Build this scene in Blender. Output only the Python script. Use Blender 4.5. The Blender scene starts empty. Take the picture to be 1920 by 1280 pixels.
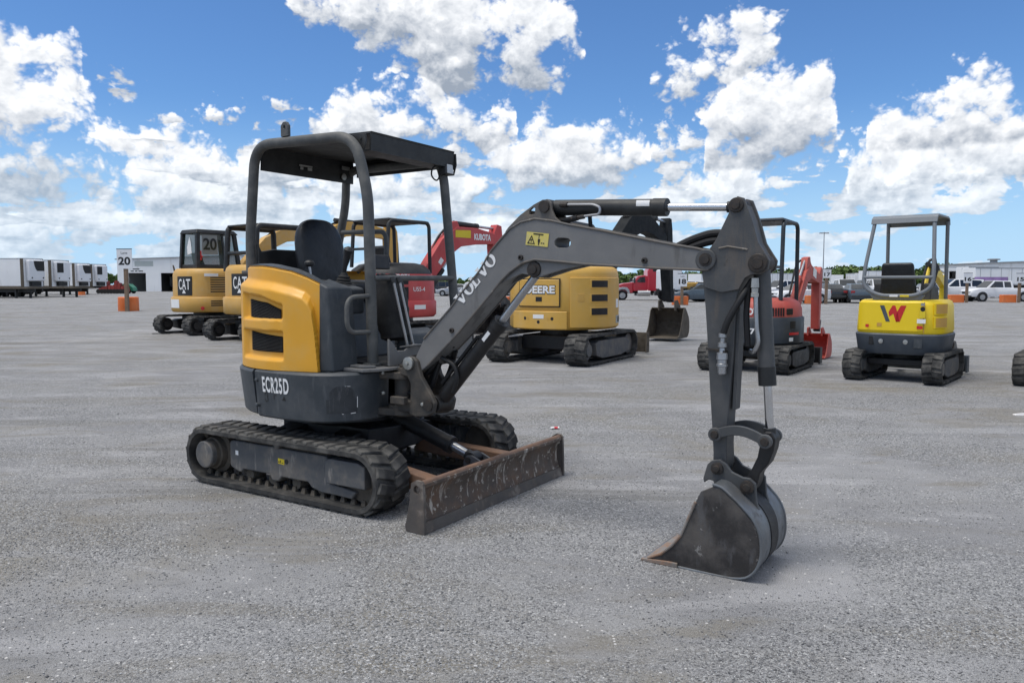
import bpy, bmesh, math, random
import numpy as np
from mathutils import Vector, Matrix
from mathutils.geometry import tessellate_polygon

R = math.radians
sc = bpy.context.scene
col = sc.collection

# ------------------------------------------------------------------ camera
CAM_H = 1.40
cam_d = bpy.data.cameras.new('camera')
cam_d.sensor_width = 36.0
cam_d.lens = 36.0 * 1442.0 / 1920.0
cam_d.clip_start = 0.05
cam_d.clip_end = 6000.0
cam = bpy.data.objects.new('camera', cam_d)
col.objects.link(cam)
cam.location = (0, 0, CAM_H)
cam.rotation_euler = (R(90 - 4.244), 0, 0)
sc.camera = cam

# ------------------------------------------------------------------ light
SUN_EL, SUN_AZ = 70.0, -112.0          # degrees; azimuth measured from +Y towards +X
EXPOSURE = 0.72
sun_dir = Vector((math.cos(R(SUN_EL)) * math.sin(R(SUN_AZ)), math.cos(R(SUN_EL)) * math.cos(R(SUN_AZ)), math.sin(R(SUN_EL))))
sun_d = bpy.data.lights.new('sun', 'SUN')
sun_d.energy = 1.5
sun_d.angle = R(22)
sun_d.color = (1.0, 0.95, 0.88)
sun = bpy.data.objects.new('sun', sun_d)
col.objects.link(sun)
sun.rotation_euler = (-sun_dir).to_track_quat('-Z', 'Y').to_euler()

vs = sc.view_settings
vs.view_transform = 'Standard'
vs.look = 'None'
vs.gamma = 1.0
vs.exposure = EXPOSURE
sc.render.engine = 'CYCLES'
sc.cycles.max_bounces = 5
sc.cycles.diffuse_bounces = 3
sc.cycles.glossy_bounces = 3
sc.cycles.transmission_bounces = 4
sc.cycles.transparent_max_bounces = 6
sc.cycles.caustics_reflective = False
sc.cycles.caustics_refractive = False
sc.cycles.use_denoising = True

# ------------------------------------------------------------------ sky with cumulus
world = bpy.data.worlds.new('World')
sc.world = world
world.use_nodes = True
SKY_STRENGTH = 0.1

class NT:
    """small helper that writes node maths as calls"""
    def __init__(s, tree):
        s.t = tree; s.n = tree.nodes; s.l = tree.links
    def node(s, kind, **kw):
        n = s.n.new(kind)
        for k, v in kw.items(): setattr(n, k, v)
        return n
    def put(s, sock, v):
        if isinstance(v, bpy.types.NodeSocket): s.l.new(v, sock)
        elif v is not None: sock.default_value = v
    def m(s, op, a, b=None, c=None, clamp=False):
        n = s.node('ShaderNodeMath', operation=op, use_clamp=clamp)
        s.put(n.inputs[0], a); s.put(n.inputs[1], b); s.put(n.inputs[2], c)
        return n.outputs[0]
    def mix(s, f, a, b, kind='RGBA', blend='MIX'):
        n = s.node('ShaderNodeMix', data_type=kind)
        if kind == 'RGBA': n.blend_type = blend
        i = {'FLOAT': (0, 2, 3), 'VECTOR': (0, 4, 5), 'RGBA': (0, 6, 7)}[kind]
        o = {'FLOAT': 0, 'VECTOR': 1, 'RGBA': 2}[kind]
        s.put(n.inputs[i[0]], f); s.put(n.inputs[i[1]], a); s.put(n.inputs[i[2]], b)
        return n.outputs[o]
    def ramp(s, x, a, b, c=0.0, d=1.0, smooth=True):
        n = s.node('ShaderNodeMapRange', interpolation_type='SMOOTHSTEP' if smooth else 'LINEAR')
        s.put(n.inputs['Value'], x)
        n.inputs['From Min'].default_value = a; n.inputs['From Max'].default_value = b
        n.inputs['To Min'].default_value = c; n.inputs['To Max'].default_value = d
        return n.outputs[0]
    def curve(s, x, pts):
        n = s.node('ShaderNodeFloatCurve')
        c = n.mapping.curves[0]
        pts = sorted(pts)
        c.points[0].location = pts[0]; c.points[1].location = pts[-1]
        for p in pts[1:-1]: c.points.new(*p)
        for p in c.points: p.handle_type = 'AUTO_CLAMPED'
        n.mapping.update()
        s.put(n.inputs['Value'], x)
        return n.outputs[0]
    def noise(s, vec, scale, detail=4, rough=0.5, dist=0.0, lac=2.0):
        n = s.node('ShaderNodeTexNoise', noise_dimensions='3D')
        s.put(n.inputs['Vector'], vec)
        n.inputs['Scale'].default_value = scale; n.inputs['Detail'].default_value = detail
        n.inputs['Roughness'].default_value = rough; n.inputs['Distortion'].default_value = dist
        n.inputs['Lacunarity'].default_value = lac
        return n.outputs['Fac']
    def vmul(s, vec, k, add=(0, 0, 0)):
        n = s.node('ShaderNodeVectorMath', operation='MULTIPLY_ADD')
        s.put(n.inputs[0], vec); n.inputs[1].default_value = k; n.inputs[2].default_value = add
        return n.outputs[0]

def build_sky():
    nt = NT(world.node_tree)
    for n in list(nt.n): nt.n.remove(n)
    out = nt.node('ShaderNodeOutputWorld')
    bg = nt.node('ShaderNodeBackground')
    bg.inputs['Strength'].default_value = SKY_STRENGTH
    nt.l.new(bg.outputs[0], out.inputs[0])
    sky = nt.node('ShaderNodeTexSky', sky_type='NISHITA')
    sky.sun_disc = False
    sky.sun_elevation = R(SUN_EL)
    sky.sun_rotation = R(SUN_AZ)
    sky.altitude = 20; sky.air_density = 1.0; sky.dust_density = 0.2; sky.ozone_density = 3.0
    tc = nt.node('ShaderNodeTexCoord')
    d = tc.outputs['Generated']
    sp = nt.node('ShaderNodeSeparateXYZ'); nt.l.new(d, sp.inputs[0])
    x, y, z = sp.outputs
    az = nt.m('MULTIPLY', nt.m('ARCTAN2', x, y), 57.2958)
    el = nt.m('MULTIPLY', nt.m('ARCSINE', z), 57.2958)
    # clouds repeat (mirrored) all round the horizon, with fresh noise
    t = nt.m('PINGPONG', nt.m('ADD', nt.m('DIVIDE', az, 67.2), 0.5), 1.0)
    E = 30.0
    def el_of(px, py):
        a = (px - 960) / 1442.0; b = -(py - 640) / 1442.0
        c, s_ = math.cos(R(4.244)), math.sin(R(4.244))
        v = Vector((a, c + b * s_, -s_ + b * c)).normalized()
        return math.degrees(math.asin(v.z)) / E
    def t_of(px):
        return math.degrees(math.atan2(px - 960, 1442.0)) / 67.2 + 0.5
    # each layer: (x, base y, top y) in the proportions of the photograph; base below top where there is a cloud
    layers = [
        [(0, 380, 40), (60, 385, 60), (120, 390, 100), (180, 390, 150), (205, 390, 215), (300, 395, 262), (350, 350, 250), (430, 330, 268), (470, 360, 300), (520, 340, 310),
         (565, 200, 340), (590, 262, 195), (720, 265, 180), (760, 260, 205), (820, 268, 172), (850, 262, 215), (915, 282, 180), (965, 270, 205), (985, 195, 335),
         (1190, 130, 265), (1230, 165, 125), (1330, 160, 95), (1420, 120, 45), (1450, 80, 78), (1520, 20, 200), (1590, 240, 380), (1620, 292, 245), (1700, 296, 205), (1790, 290, 140), (1880, 280, 185), (1920, 270, 200)],
        [(0, 150, 20), (60, 140, 40), (110, 130, 105), (170, 190, 115), (200, 150, 285), (300, 80, 240), (530, -20, 130), (560, 25, -20), (700, 70, -60), (770, 95, -60),
         (840, 165, -60), (950, 172, -60), (1020, 170, -20), (1090, 110, 70), (1110, 50, 185), (1200, 20, 180), (1290, 290, 425), (1320, 326, 255), (1390, 322, 150), (1440, 316, 135), (1500, 305, 150), (1540, 290, 152), (1565, 262, 255),
         (1620, 110, 280), (1800, 60, 230), (1920, 60, 230)],
        [(0, 470, 395), (120, 440, 390), (300, 405, 300), (400, 402, 325), (560, 400, 330), (700, 395, 300), (850, 390, 300), (890, 365, 330), (940, 345, 275), (1000, 344, 270), (1040, 345, 262), (1115, 346, 222), (1190, 330, 252), (1215, 300, 292),
         (1245, 350, 485), (1300, 384, 325), (1400, 372, 322), (1425, 350, 348), (1560, 310, 442), (1590, 352, 300), (1690, 350, 275), (1800, 350, 262), (1920, 335, 255)],
    ]
    def puffs(vec):
        """cauliflower relief: fractal cells warped a little, on top of soft noise"""
        w = nt.node('ShaderNodeTexNoise', noise_dimensions='3D'); nt.put(w.inputs['Vector'], vec)
        w.inputs['Scale'].default_value = 10.0; w.inputs['Detail'].default_value = 5; w.inputs['Roughness'].default_value = 0.6
        wv = nt.node('ShaderNodeVectorMath', operation='MULTIPLY_ADD'); nt.l.new(w.outputs['Color'], wv.inputs[0]); wv.inputs[1].default_value = (0.055, 0.055, 0.055); nt.put(wv.inputs[2], vec)
        v = nt.node('ShaderNodeTexVoronoi', feature='F1'); nt.put(v.inputs['Vector'], wv.outputs[0])
        v.inputs['Scale'].default_value = 24.0; v.inputs['Detail'].default_value = 2.6; v.inputs['Roughness'].default_value = 0.62; v.inputs['Lacunarity'].default_value = 2.3
        v.normalize = True
        return nt.m('ADD', nt.m('MULTIPLY', nt.m('SUBTRACT', 0.42, v.outputs['Distance']), 0.62), nt.m('MULTIPLY', nt.m('SUBTRACT', w.outputs['Fac'], 0.5), 0.75))
    n_big = puffs(nt.vmul(d, (1, 1, 1.2)))
    n_sh = puffs(nt.vmul(d, (1, 1, 1.2), (-0.007, -0.002, 0.014)))
    amp = nt.m('MULTIPLY', n_big, 14.0)
    best = None; ebest = None
    for lay in layers:
        B = nt.m('MULTIPLY', nt.curve(t, [(t_of(p[0]), max(0.0, el_of(p[0], p[1]))) for p in lay]), E)
        T = nt.m('MULTIPLY', nt.curve(t, [(t_of(p[0]), max(0.0, el_of(p[0], p[2]))) for p in lay]), E)
        up = nt.m('MULTIPLY', nt.m('SUBTRACT', el, B), 1.3)
        dn = nt.m('SUBTRACT', T, el)
        m_ = nt.m('MINIMUM', nt.m('MINIMUM', up, dn), 1.0)
        e_ = nt.m('DIVIDE', nt.m('SUBTRACT', nt.m('MULTIPLY_ADD', amp, 0.30, el), B), nt.m('MAXIMUM', nt.m('SUBTRACT', T, B), 0.6))
        if best is None: best, ebest = m_, e_
        else:
            g = nt.ramp(nt.m('SUBTRACT', m_, best), -0.9, 0.9)
            ebest = nt.mix(g, ebest, e_, 'FLOAT'); best = nt.m('MAXIMUM', m_, best)
    # broken low band towards the horizon
    n_low = nt.noise(nt.vmul(d, (1, 1, 4.2)), 7.5, 5, 0.55)
    cover = nt.ramp(t, 0.20, 0.80, 0.445, 0.53, False)
    low = nt.m('MULTIPLY', nt.m('SUBTRACT', n_low, cover), 30.0)
    low = nt.m('MINIMUM', nt.m('MINIMUM', low, nt.m('MULTIPLY', nt.m('SUBTRACT', nt.m('ADD', nt.ramp(t, 0.35, 0.75, 9.5, 6.5), nt.m('MULTIPLY', amp, 0.8)), el), 0.6)), 1.4)
    g = nt.ramp(nt.m('SUBTRACT', low, best), -0.9, 0.9)
    e_low = nt.ramp(n_low, 0.45, 0.75, 0.15, 1.0, False)
    ebest = nt.mix(g, ebest, e_low, 'FLOAT'); best = nt.m('MAXIMUM', low, best)
    # overhead deck, above the frame
    zz = nt.m('MAXIMUM', z, 0.08)
    cv = nt.node('ShaderNodeCombineXYZ'); nt.put(cv.inputs[0], nt.m('DIVIDE', x, zz)); nt.put(cv.inputs[1], nt.m('DIVIDE', y, zz)); cv.inputs[2].default_value = 3.7
    n_top = nt.noise(cv.outputs[0], 0.9, 3, 0.5)
    top = nt.m('MINIMUM', nt.m('MULTIPLY', nt.m('SUBTRACT', n_top, 0.5), 30.0), nt.m('SUBTRACT', el, 23.0))
    top = nt.m('MINIMUM', top, 3.0)
    g = nt.m('GREATER_THAN', top, best)
    ebest = nt.mix(g, ebest, nt.ramp(n_top, 0.5, 0.8, 0.9, 0.1, False), 'FLOAT'); best = nt.m('MAXIMUM', top, best)
    dens = nt.m('ADD', nt.m('SUBTRACT', best, 0.55), amp)
    alpha = nt.ramp(dens, -0.35, 1.0)
    # lit side of every billow; grey flat bases
    rel = nt.m('MULTIPLY', nt.m('SUBTRACT', n_big, n_sh), 3.0)
    lit = nt.m('ADD', nt.m('ADD', nt.ramp(ebest, 0.0, 0.75, 0.0, 0.74), rel), nt.ramp(dens, 2.6, 0.3, -0.04, 0.14), clamp=True)
    ccol = nt.mix(lit, (2.1, 2.45, 3.0, 1), (6.7, 6.8, 6.95, 1))
    # air between: low clouds fade towards the pale horizon
    base = nt.mix(1.0, sky.outputs[0], (0.44, 0.62, 0.82, 1), blend='MULTIPLY')
    hz = nt.ramp(el, -2.0, 13.0, 1.0, 0.0)
    base = nt.mix(hz, base, (3.0, 4.5, 6.1, 1))
    far = nt.ramp(el, 0.0, 9.0, 0.66, 0.0, False)
    ccol = nt.mix(far, ccol, (3.9, 5.1, 6.3, 1))
    colr = nt.mix(alpha, base, ccol)
    nt.l.new(colr, bg.inputs['Color'])
build_sky()
world.cycles.sampling_method = 'MANUAL'
world.cycles.sample_map_resolution = 512

# ------------------------------------------------------------------ materials
MATS = {}
def mk(name, c, rough=0.5, metal=0.0, var=0.18, vscale=5.0, bump=0.0, bscale=120.0, wear=None, dust=None, streak=None, spec=0.5, coat=0.0):
    """painted / rubber / metal surface: colour variation, patches of wear, a film of dust, fine relief"""
    m = bpy.data.materials.new(name); m.use_nodes = True
    nt = NT(m.node_tree)
    bsdf = nt.n['Principled BSDF']
    tc = nt.node('ShaderNodeTexCoord'); P = tc.outputs['Object']
    n1 = nt.noise(P, vscale, 5, 0.6)
    colr = nt.mix(nt.ramp(n1, 0.25, 0.75, 0, 1, False), tuple(x * (1 - var) for x in c) + (1,), tuple(min(1, x * (1 + var)) for x in c) + (1,))
    rg = nt.ramp(nt.noise(P, vscale * 2.3, 4, 0.6), 0.2, 0.8, max(0, rough - 0.1), min(1, rough + 0.12), False)
    if dust:                      # (colour, amount, scale)
        dc, da, ds = dust
        f = nt.m('MULTIPLY', nt.ramp(nt.noise(P, ds, 6, 0.65), 0.40, 0.72), da)
        colr = nt.mix(f, colr, tuple(dc) + (1,))
        rg = nt.mix(f, rg, 0.9, 'FLOAT')
    if streak:                    # (colour, amount, scale vector)
        stc, sa, sv = streak
        f = nt.m('MULTIPLY', nt.ramp(nt.noise(nt.vmul(P, sv), 1.0, 5, 0.6), 0.56, 0.68), sa)
        colr = nt.mix(f, colr, tuple(stc) + (1,))
        rg = nt.mix(f, rg, 0.85, 'FLOAT')
    if wear:                      # (colour, threshold, scale)
        wc, wt, ws = wear
        f = nt.ramp(nt.noise(P, ws, 7, 0.7), wt, wt + 0.05)
        colr = nt.mix(f, colr, tuple(wc) + (1,))
    nt.l.new(colr, bsdf.inputs['Base Color']); nt.put(bsdf.inputs['Roughness'], rg)
    bsdf.inputs['Metallic'].default_value = metal
    bsdf.inputs['Specular IOR Level'].default_value = spec
    if coat: bsdf.inputs['Coat Weight'].default_value = coat; bsdf.inputs['Coat Roughness'].default_value = 0.15
    if bump:
        b = nt.node('ShaderNodeBump'); b.inputs['Strength'].default_value = 1.0; b.inputs['Distance'].default_value = bump
        nt.put(b.inputs['Height'], nt.noise(P, bscale, 3, 0.6)); nt.l.new(b.outputs[0], bsdf.inputs['Normal'])
    MATS[name] = m
    return m

DUST = (0.30, 0.285, 0.26)
mk('yellow_paint', (0.74, 0.365, 0.026), 0.42, var=0.05, vscale=3, dust=((0.62, 0.42, 0.16), 0.35, 4), bump=0.0004, bscale=180)
mk('grey_paint', (0.150, 0.150, 0.150), 0.50, var=0.10, vscale=4, dust=(DUST, 0.22, 5), wear=((0.05, 0.048, 0.046), 0.72, 16), streak=((0.07, 0.068, 0.064), 0.5, (9, 9, 2)), bump=0.0005, bscale=220)
mk('boom_edge', (0.105, 0.10, 0.095), 0.6, var=0.2, wear=((0.22, 0.20, 0.18), 0.62, 20), dust=((0.20, 0.15, 0.10), 0.4, 7))
mk('dark_grey_paint', (0.040, 0.048, 0.056), 0.50, var=0.12, vscale=4, dust=((0.17, 0.17, 0.17), 0.25, 6), streak=((0.16, 0.165, 0.17), 0.25, (25, 25, 4)), bump=0.0006, bscale=260)
mk('scuff_paint', (0.034, 0.038, 0.043), 0.6, var=0.25, vscale=14, streak=((0.12, 0.12, 0.125), 0.5, (60, 60, 8)))
mk('post_paint', (0.066, 0.069, 0.068), 0.55, var=0.10, dust=(DUST, 0.25, 8), wear=((0.05, 0.045, 0.04), 0.74, 30), bump=0.0004, bscale=400)
mk('black_paint', (0.011, 0.012, 0.013), 0.5, var=0.2, dust=((0.10, 0.10, 0.095), 0.25, 6))
mk('roof_paint', (0.016, 0.017, 0.018), 0.55, var=0.2, dust=((0.12, 0.12, 0.11), 0.25, 6))
mk('stick_paint', (0.058, 0.061, 0.064), 0.52, var=0.14, vscale=5, dust=((0.15, 0.14, 0.13), 0.3, 5), wear=((0.030, 0.028, 0.026), 0.66, 9), streak=((0.14, 0.11, 0.085), 0.35, (14, 14, 2.2)), bump=0.0008, bscale=160)
mk('cast_metal', (0.045, 0.042, 0.038), 0.62, var=0.25, vscale=12, dust=((0.16, 0.13, 0.10), 0.5, 9), bump=0.0018, bscale=90)
mk('greasy_black', (0.008, 0.008, 0.009), 0.5, var=0.3, vscale=9, dust=((0.045, 0.04, 0.036), 0.35, 8), bump=0.001, bscale=80)
mk('rubber', (0.032, 0.032, 0.032), 0.8, var=0.2, vscale=8, dust=((0.155, 0.148, 0.135), 0.7, 6), bump=0.0012, bscale=150, spec=0.3)
mk('rubber_clean', (0.018, 0.018, 0.019), 0.7, var=0.2, dust=((0.08, 0.08, 0.075), 0.4, 5), spec=0.3)
mk('hose', (0.010, 0.010, 0.011), 0.55, var=0.2, spec=0.4)
mk('frame_paint', (0.078, 0.082, 0.088), 0.62, var=0.15, dust=((0.20, 0.175, 0.145), 0.8, 5), streak=((0.30, 0.28, 0.25), 0.5, (26, 26, 6)), bump=0.001, bscale=120)
mk('muddy', (0.105, 0.090, 0.072), 0.9, var=0.3, vscale=7, dust=((0.16, 0.14, 0.115), 0.6, 9), bump=0.004, bscale=60, spec=0.2)
mk('edge_steel', (0.075, 0.066, 0.060), 0.6, var=0.3, vscale=6, dust=((0.17, 0.13, 0.10), 0.5, 8), wear=((0.38, 0.36, 0.33), 0.68, 10), streak=((0.30, 0.27, 0.24), 0.4, (8, 8, 8)), bump=0.0012, bscale=70)
mk('blade_steel', (0.072, 0.054, 0.043), 0.55, var=0.35, vscale=6, dust=((0.19, 0.11, 0.065), 0.55, 7), wear=((0.36, 0.33, 0.29), 0.585, 22), streak=((0.46, 0.42, 0.37), 0.85, (9, 22, 6.0)), bump=0.0015, bscale=70)
mk('rusty_steel', (0.14, 0.085, 0.060), 0.7, var=0.35, vscale=8, dust=((0.24, 0.13, 0.07), 0.6, 9), wear=((0.34, 0.30, 0.26), 0.68, 14), bump=0.001, bscale=90)
mk('bucket_steel', (0.042, 0.039, 0.039), 0.40, metal=0.3, var=0.35, vscale=5, dust=((0.155, 0.14, 0.125), 0.6, 5), wear=((0.24, 0.23, 0.22), 0.63, 16), streak=((0.12, 0.12, 0.125), 0.55, (16, 16, 5)), bump=0.0012, bscale=60)
mk('worn_steel', (0.17, 0.185, 0.20), 0.40, metal=0.6, var=0.3, vscale=7, dust=((0.16, 0.14, 0.12), 0.5, 6), streak=((0.08, 0.08, 0.08), 0.5, (10, 10, 10)), bump=0.0008, bscale=60)
mk('lip_steel', (0.26, 0.24, 0.22), 0.5, metal=0.4, var=0.3, dust=((0.30, 0.16, 0.09), 0.8, 14), bump=0.002, bscale=50)
mk('chrome', (0.62, 0.63, 0.65), 0.12, metal=1.0, var=0.03)
mk('dull_chrome', (0.42, 0.43, 0.45), 0.28, metal=0.9, var=0.1, dust=((0.3, 0.28, 0.25), 0.3, 20))
mk('zinc', (0.40, 0.40, 0.38), 0.4, metal=0.7, var=0.2, vscale=20)
mk('pin_steel', (0.036, 0.032, 0.029), 0.55, metal=0.3, var=0.3, vscale=30, dust=((0.085, 0.058, 0.042), 0.4, 40))
mk('seat_vinyl', (0.012, 0.014, 0.017), 0.45, var=0.2, bump=0.012, bscale=7)
mk('plastic_black', (0.014, 0.015, 0.017), 0.55, var=0.2, dust=((0.09, 0.09, 0.09), 0.3, 8))
mk('mesh_black', (0.004, 0.004, 0.004), 0.9, var=0.1, spec=0.05)
mk('white_decal', (0.80, 0.80, 0.79), 0.5, var=0.03)
mk('black_decal', (0.012, 0.012, 0.012), 0.5, var=0.03)
mk('yellow_decal', (0.62, 0.52, 0.12), 0.5, var=0.06, dust=((0.5, 0.46, 0.34), 0.4, 30))
mk('bright_yellow_decal', (0.72, 0.55, 0.02), 0.5, var=0.05)
mk('red_decal', (0.55, 0.02, 0.02), 0.5, var=0.05)
mk('lamp_glass', (0.55, 0.57, 0.58), 0.15, var=0.05)

# ------------------------------------------------------------------ mesh helpers
def fillet(pts, r, n=6):
    """round the corners of an open polyline"""
    pts = [Vector(p) for p in pts]
    rs = r if isinstance(r, (list, tuple)) else [r] * len(pts)
    out = [pts[0]]
    for i in range(1, len(pts) - 1):
        a, b, c = pts[i - 1], pts[i], pts[i + 1]
        u = (a - b); v = (c - b)
        k = min(rs[i], u.length * 0.49, v.length * 0.49)
        if k < 1e-4: out.append(b); continue
        p, q = b + u.normalized() * k, b + v.normalized() * k
        for j in range(n + 1):
            s = j / n
            out.append(p * (1 - s) ** 2 + b * 2 * s * (1 - s) + q * s ** 2)
    out.append(pts[-1])
    return out

class MB:
    def __init__(s, M=None):
        s.v = []; s.f = []; s.M = M
    def add(s, vs, fs):
        n = len(s.v)
        if s.M is not None: vs = [s.M @ Vector(p) for p in vs]
        s.v += [tuple(p) for p in vs]
        s.f += [tuple(i + n for i in f) for f in fs]
        return s
    def box(s, x0, x1, y0, y1, z0, z1):
        return s.add([(x0, y0, z0), (x1, y0, z0), (x1, y1, z0), (x0, y1, z0), (x0, y0, z1), (x1, y0, z1), (x1, y1, z1), (x0, y1, z1)],
                     [(3, 2, 1, 0), (4, 5, 6, 7), (0, 1, 5, 4), (1, 2, 6, 5), (2, 3, 7, 6), (3, 0, 4, 7)])
    def hexa(s, b, t):
        """four bottom and four top corners"""
        return s.add(list(b) + list(t), [(3, 2, 1, 0), (4, 5, 6, 7), (0, 1, 5, 4), (1, 2, 6, 5), (2, 3, 7, 6), (3, 0, 4, 7)])
    def prism(s, pts, a0, a1, axis='y', holes=()):
        def P(p, a):
            return {'y': (p[0], a, p[1]), 'z': (p[0], p[1], a), 'x': (a, p[0], p[1])}[axis]
        loops = [list(pts)] + [list(h) for h in holes]
        flat = [p for l in loops for p in l]; n = len(flat)
        vs = [P(p, a0) for p in flat] + [P(p, a1) for p in flat]
        fs = []
        if holes:
            tris = tessellate_polygon([[Vector((p[0], p[1], 0)) for p in l] for l in loops])
            fs += [tuple(t) for t in tris] + [tuple(i + n for i in reversed(t)) for t in tris]
        else:
            fs += [tuple(range(n)), tuple(range(2 * n - 1, n - 1, -1))]
        o = 0
        for l in loops:
            k = len(l)
            for i in range(k):
                j = (i + 1) % k
                fs.append((o + i, o + j, o + j + n, o + i + n))
            o += k
        return s.add(vs, fs)
    def tube(s, path, r, n=10, caps=True, flat=1.0):
        path = [Vector(p) for p in path]
        k = len(path)
        rs = r if isinstance(r, (list, tuple)) else [r] * k
        tg = []
        for i in range(k):
            a = path[max(0, i - 1)]; b = path[min(k - 1, i + 1)]
            tg.append((b - a).normalized())
        up = Vector((0, 0, 1)) if abs(tg[0].z) < 0.9 else Vector((0, 1, 0))
        u = tg[0].cross(up).normalized()
        vs = []
        for i in range(k):
            u = (u - tg[i] * u.dot(tg[i])).normalized()
            w = tg[i].cross(u)
            for j in range(n):
                a = 2 * math.pi * j / n
                vs.append(path[i] + u * (math.cos(a) * rs[i]) + w * (math.sin(a) * rs[i] * flat))
        fs = []
        for i in range(k - 1):
            for j in range(n):
                j2 = (j + 1) % n
                fs.append((i * n + j, i * n + j2, (i + 1) * n + j2, (i + 1) * n + j))
        if caps:
            fs.append(tuple(range(n - 1, -1, -1))); fs.append(tuple((k - 1) * n + j for j in range(n)))
        return s.add(vs, fs)
    def cyl(s, p0, p1, r0, r1=None, n=18):
        return s.tube([p0, p1], [r0, r0 if r1 is None else r1], n)
    def lathe(s, p, axis, prof, n=20):
        """prof: list of (distance along axis, radius)"""
        p = Vector(p); ax = Vector(axis).normalized()
        return s.tube2(p, ax, prof, n)
    def tube2(s, p, ax, prof, n):
        up = Vector((0, 0, 1)) if abs(ax.z) < 0.9 else Vector((1, 0, 0))
        u = ax.cross(up).normalized(); w = ax.cross(u)
        vs = []
        for d, r in prof:
            for j in range(n):
                a = 2 * math.pi * j / n
                vs.append(p + ax * d + (u * math.cos(a) + w * math.sin(a)) * max(r, 1e-4))
        fs = []
        for i in range(len(prof) - 1):
            for j in range(n):
                j2 = (j + 1) % n
                fs.append((i * n + j, i * n + j2, (i + 1) * n + j2, (i + 1) * n + j))
        fs.append(tuple(range(n - 1, -1, -1))); fs.append(tuple((len(prof) - 1) * n + j for j in range(n)))
        return s.add(vs, fs)
    def grid(s, f, nu, nv, close_u=False):
        vs = [f(i / nu, j / nv) for j in range(nv + 1) for i in range(nu + (0 if close_u else 1))]
        w = nu if close_u else nu + 1
        fs = []
        for j in range(nv):
            for i in range(nu):
                i2 = (i + 1) % w
                fs.append((j * w + i, j * w + i2, (j + 1) * w + i2, (j + 1) * w + i))
        return s.add(vs, fs)
    def mesh(s, name):
        me = bpy.data.meshes.new(name)
        me.from_pydata(s.v, [], s.f)
        bm = bmesh.new(); bm.from_mesh(me)
        bmesh.ops.recalc_face_normals(bm, faces=bm.faces)
        bm.to_mesh(me); bm.free()
        return me
    def build(s, name, mat, parent=None, bevel=0.0, ang=35, segs=2, label=None):
        me = s.mesh(name)
        return mobj(name, me, mat, parent, bevel, ang, segs, label)

def mobj(name, me, mat, parent=None, bevel=0.0, ang=35, segs=2, label=None):
    if mat is not None and not me.materials: me.materials.append(MATS[mat])
    me.polygons.foreach_set('use_smooth', [True] * len(me.polygons))
    me.set_sharp_from_angle(angle=R(ang))
    o = bpy.data.objects.new(name, me)
    col.objects.link(o)
    if parent is not None: o.parent = parent
    if bevel:
        b = o.modifiers.new('bevel', 'BEVEL'); b.width = bevel; b.segments = segs; b.limit_method = 'ANGLE'; b.angle_limit = R(30)
        b.harden_normals = True
    if label: o['label'] = label
    return o

def thing(name, label, cat, loc=(0, 0, 0), rz=0.0, group=None):
    o = bpy.data.objects.new(name, None)
    o.empty_display_size = 0.3
    col.objects.link(o)
    o.location = loc; o.rotation_euler = (0, 0, R(rz))
    tag(o, label, cat, group)
    return o
def tag(o, label=None, cat=None, group=None, kind=None):
    if label: o['label'] = label
    if cat: o['category'] = cat
    if group: o['group'] = group
    if kind: o['kind'] = kind
    return o
def share(o, parent=None, M=None):
    """another object with the same mesh data"""
    c = o.copy(); col.objects.link(c)
    if parent is not None: c.parent = parent
    if M is not None: c.matrix_local = M
    return c

_tc = {}
def text_geo(txt, bold=0.0, space=1.0):
    k = (txt, bold, space)
    if k in _tc: return _tc[k]
    cu = bpy.data.curves.new('t', 'FONT'); cu.body = txt; cu.size = 1.0; cu.offset = bold; cu.space_character = space
    cu.resolution_u = 4; cu.align_x = 'CENTER'
    o = bpy.data.objects.new('t', cu); col.objects.link(o)
    dg = bpy.context.evaluated_depsgraph_get()
    me = o.evaluated_get(dg).to_mesh()
    vs = [tuple(v.co[:2]) for v in me.vertices]; fs = [tuple(p.vertices) for p in me.polygons]
    o.evaluated_get(dg).to_mesh_clear()
    bpy.data.objects.remove(o); bpy.data.curves.remove(cu)
    x0, x1 = min(v[0] for v in vs), max(v[0] for v in vs); y0, y1 = min(v[1] for v in vs), max(v[1] for v in vs)
    vs = [((v[0] - (x0 + x1) / 2) / (x1 - x0), (v[1] - (y0 + y1) / 2) / (y1 - y0)) for v in vs]
    _tc[k] = (vs, fs)
    return vs, fs
def lettering(txt, w, h, place, mat, parent, bold=0.02, space=1.0, shear=0.0, name='lettering'):
    """place(u, v): metres right / up on the surface -> point"""
    vs, fs = text_geo(txt, bold, space)
    mb = MB(); mb.add([place(v[0] * w + v[1] * h * shear, v[1] * h) for v in vs], fs)
    return mb.build(name, mat, parent)
def poly_marks(polys, place, mat, parent, name):
    mb = MB()
    for p in polys: mb.add([place(*q) for q in p], [tuple(range(len(p)))])
    return mb.build(name, mat, parent)
def circle(cx, cz, r, n=16, sx=1.0):
    return [(cx + r * sx * math.cos(2 * math.pi * i / n), cz + r * math.sin(2 * math.pi * i / n)) for i in range(n)]
def sstep(a, b, x):
    t = min(1, max(0, (x - a) / (b - a))); return t * t * (3 - 2 * t)
def interp(x, pts):
    if x <= pts[0][0]: return pts[0][1]
    for (a, b), (c, d) in zip(pts, pts[1:]):
        if x <= c: return b + (d - b) * (x - a) / (c - a)
    return pts[-1][1]

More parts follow.
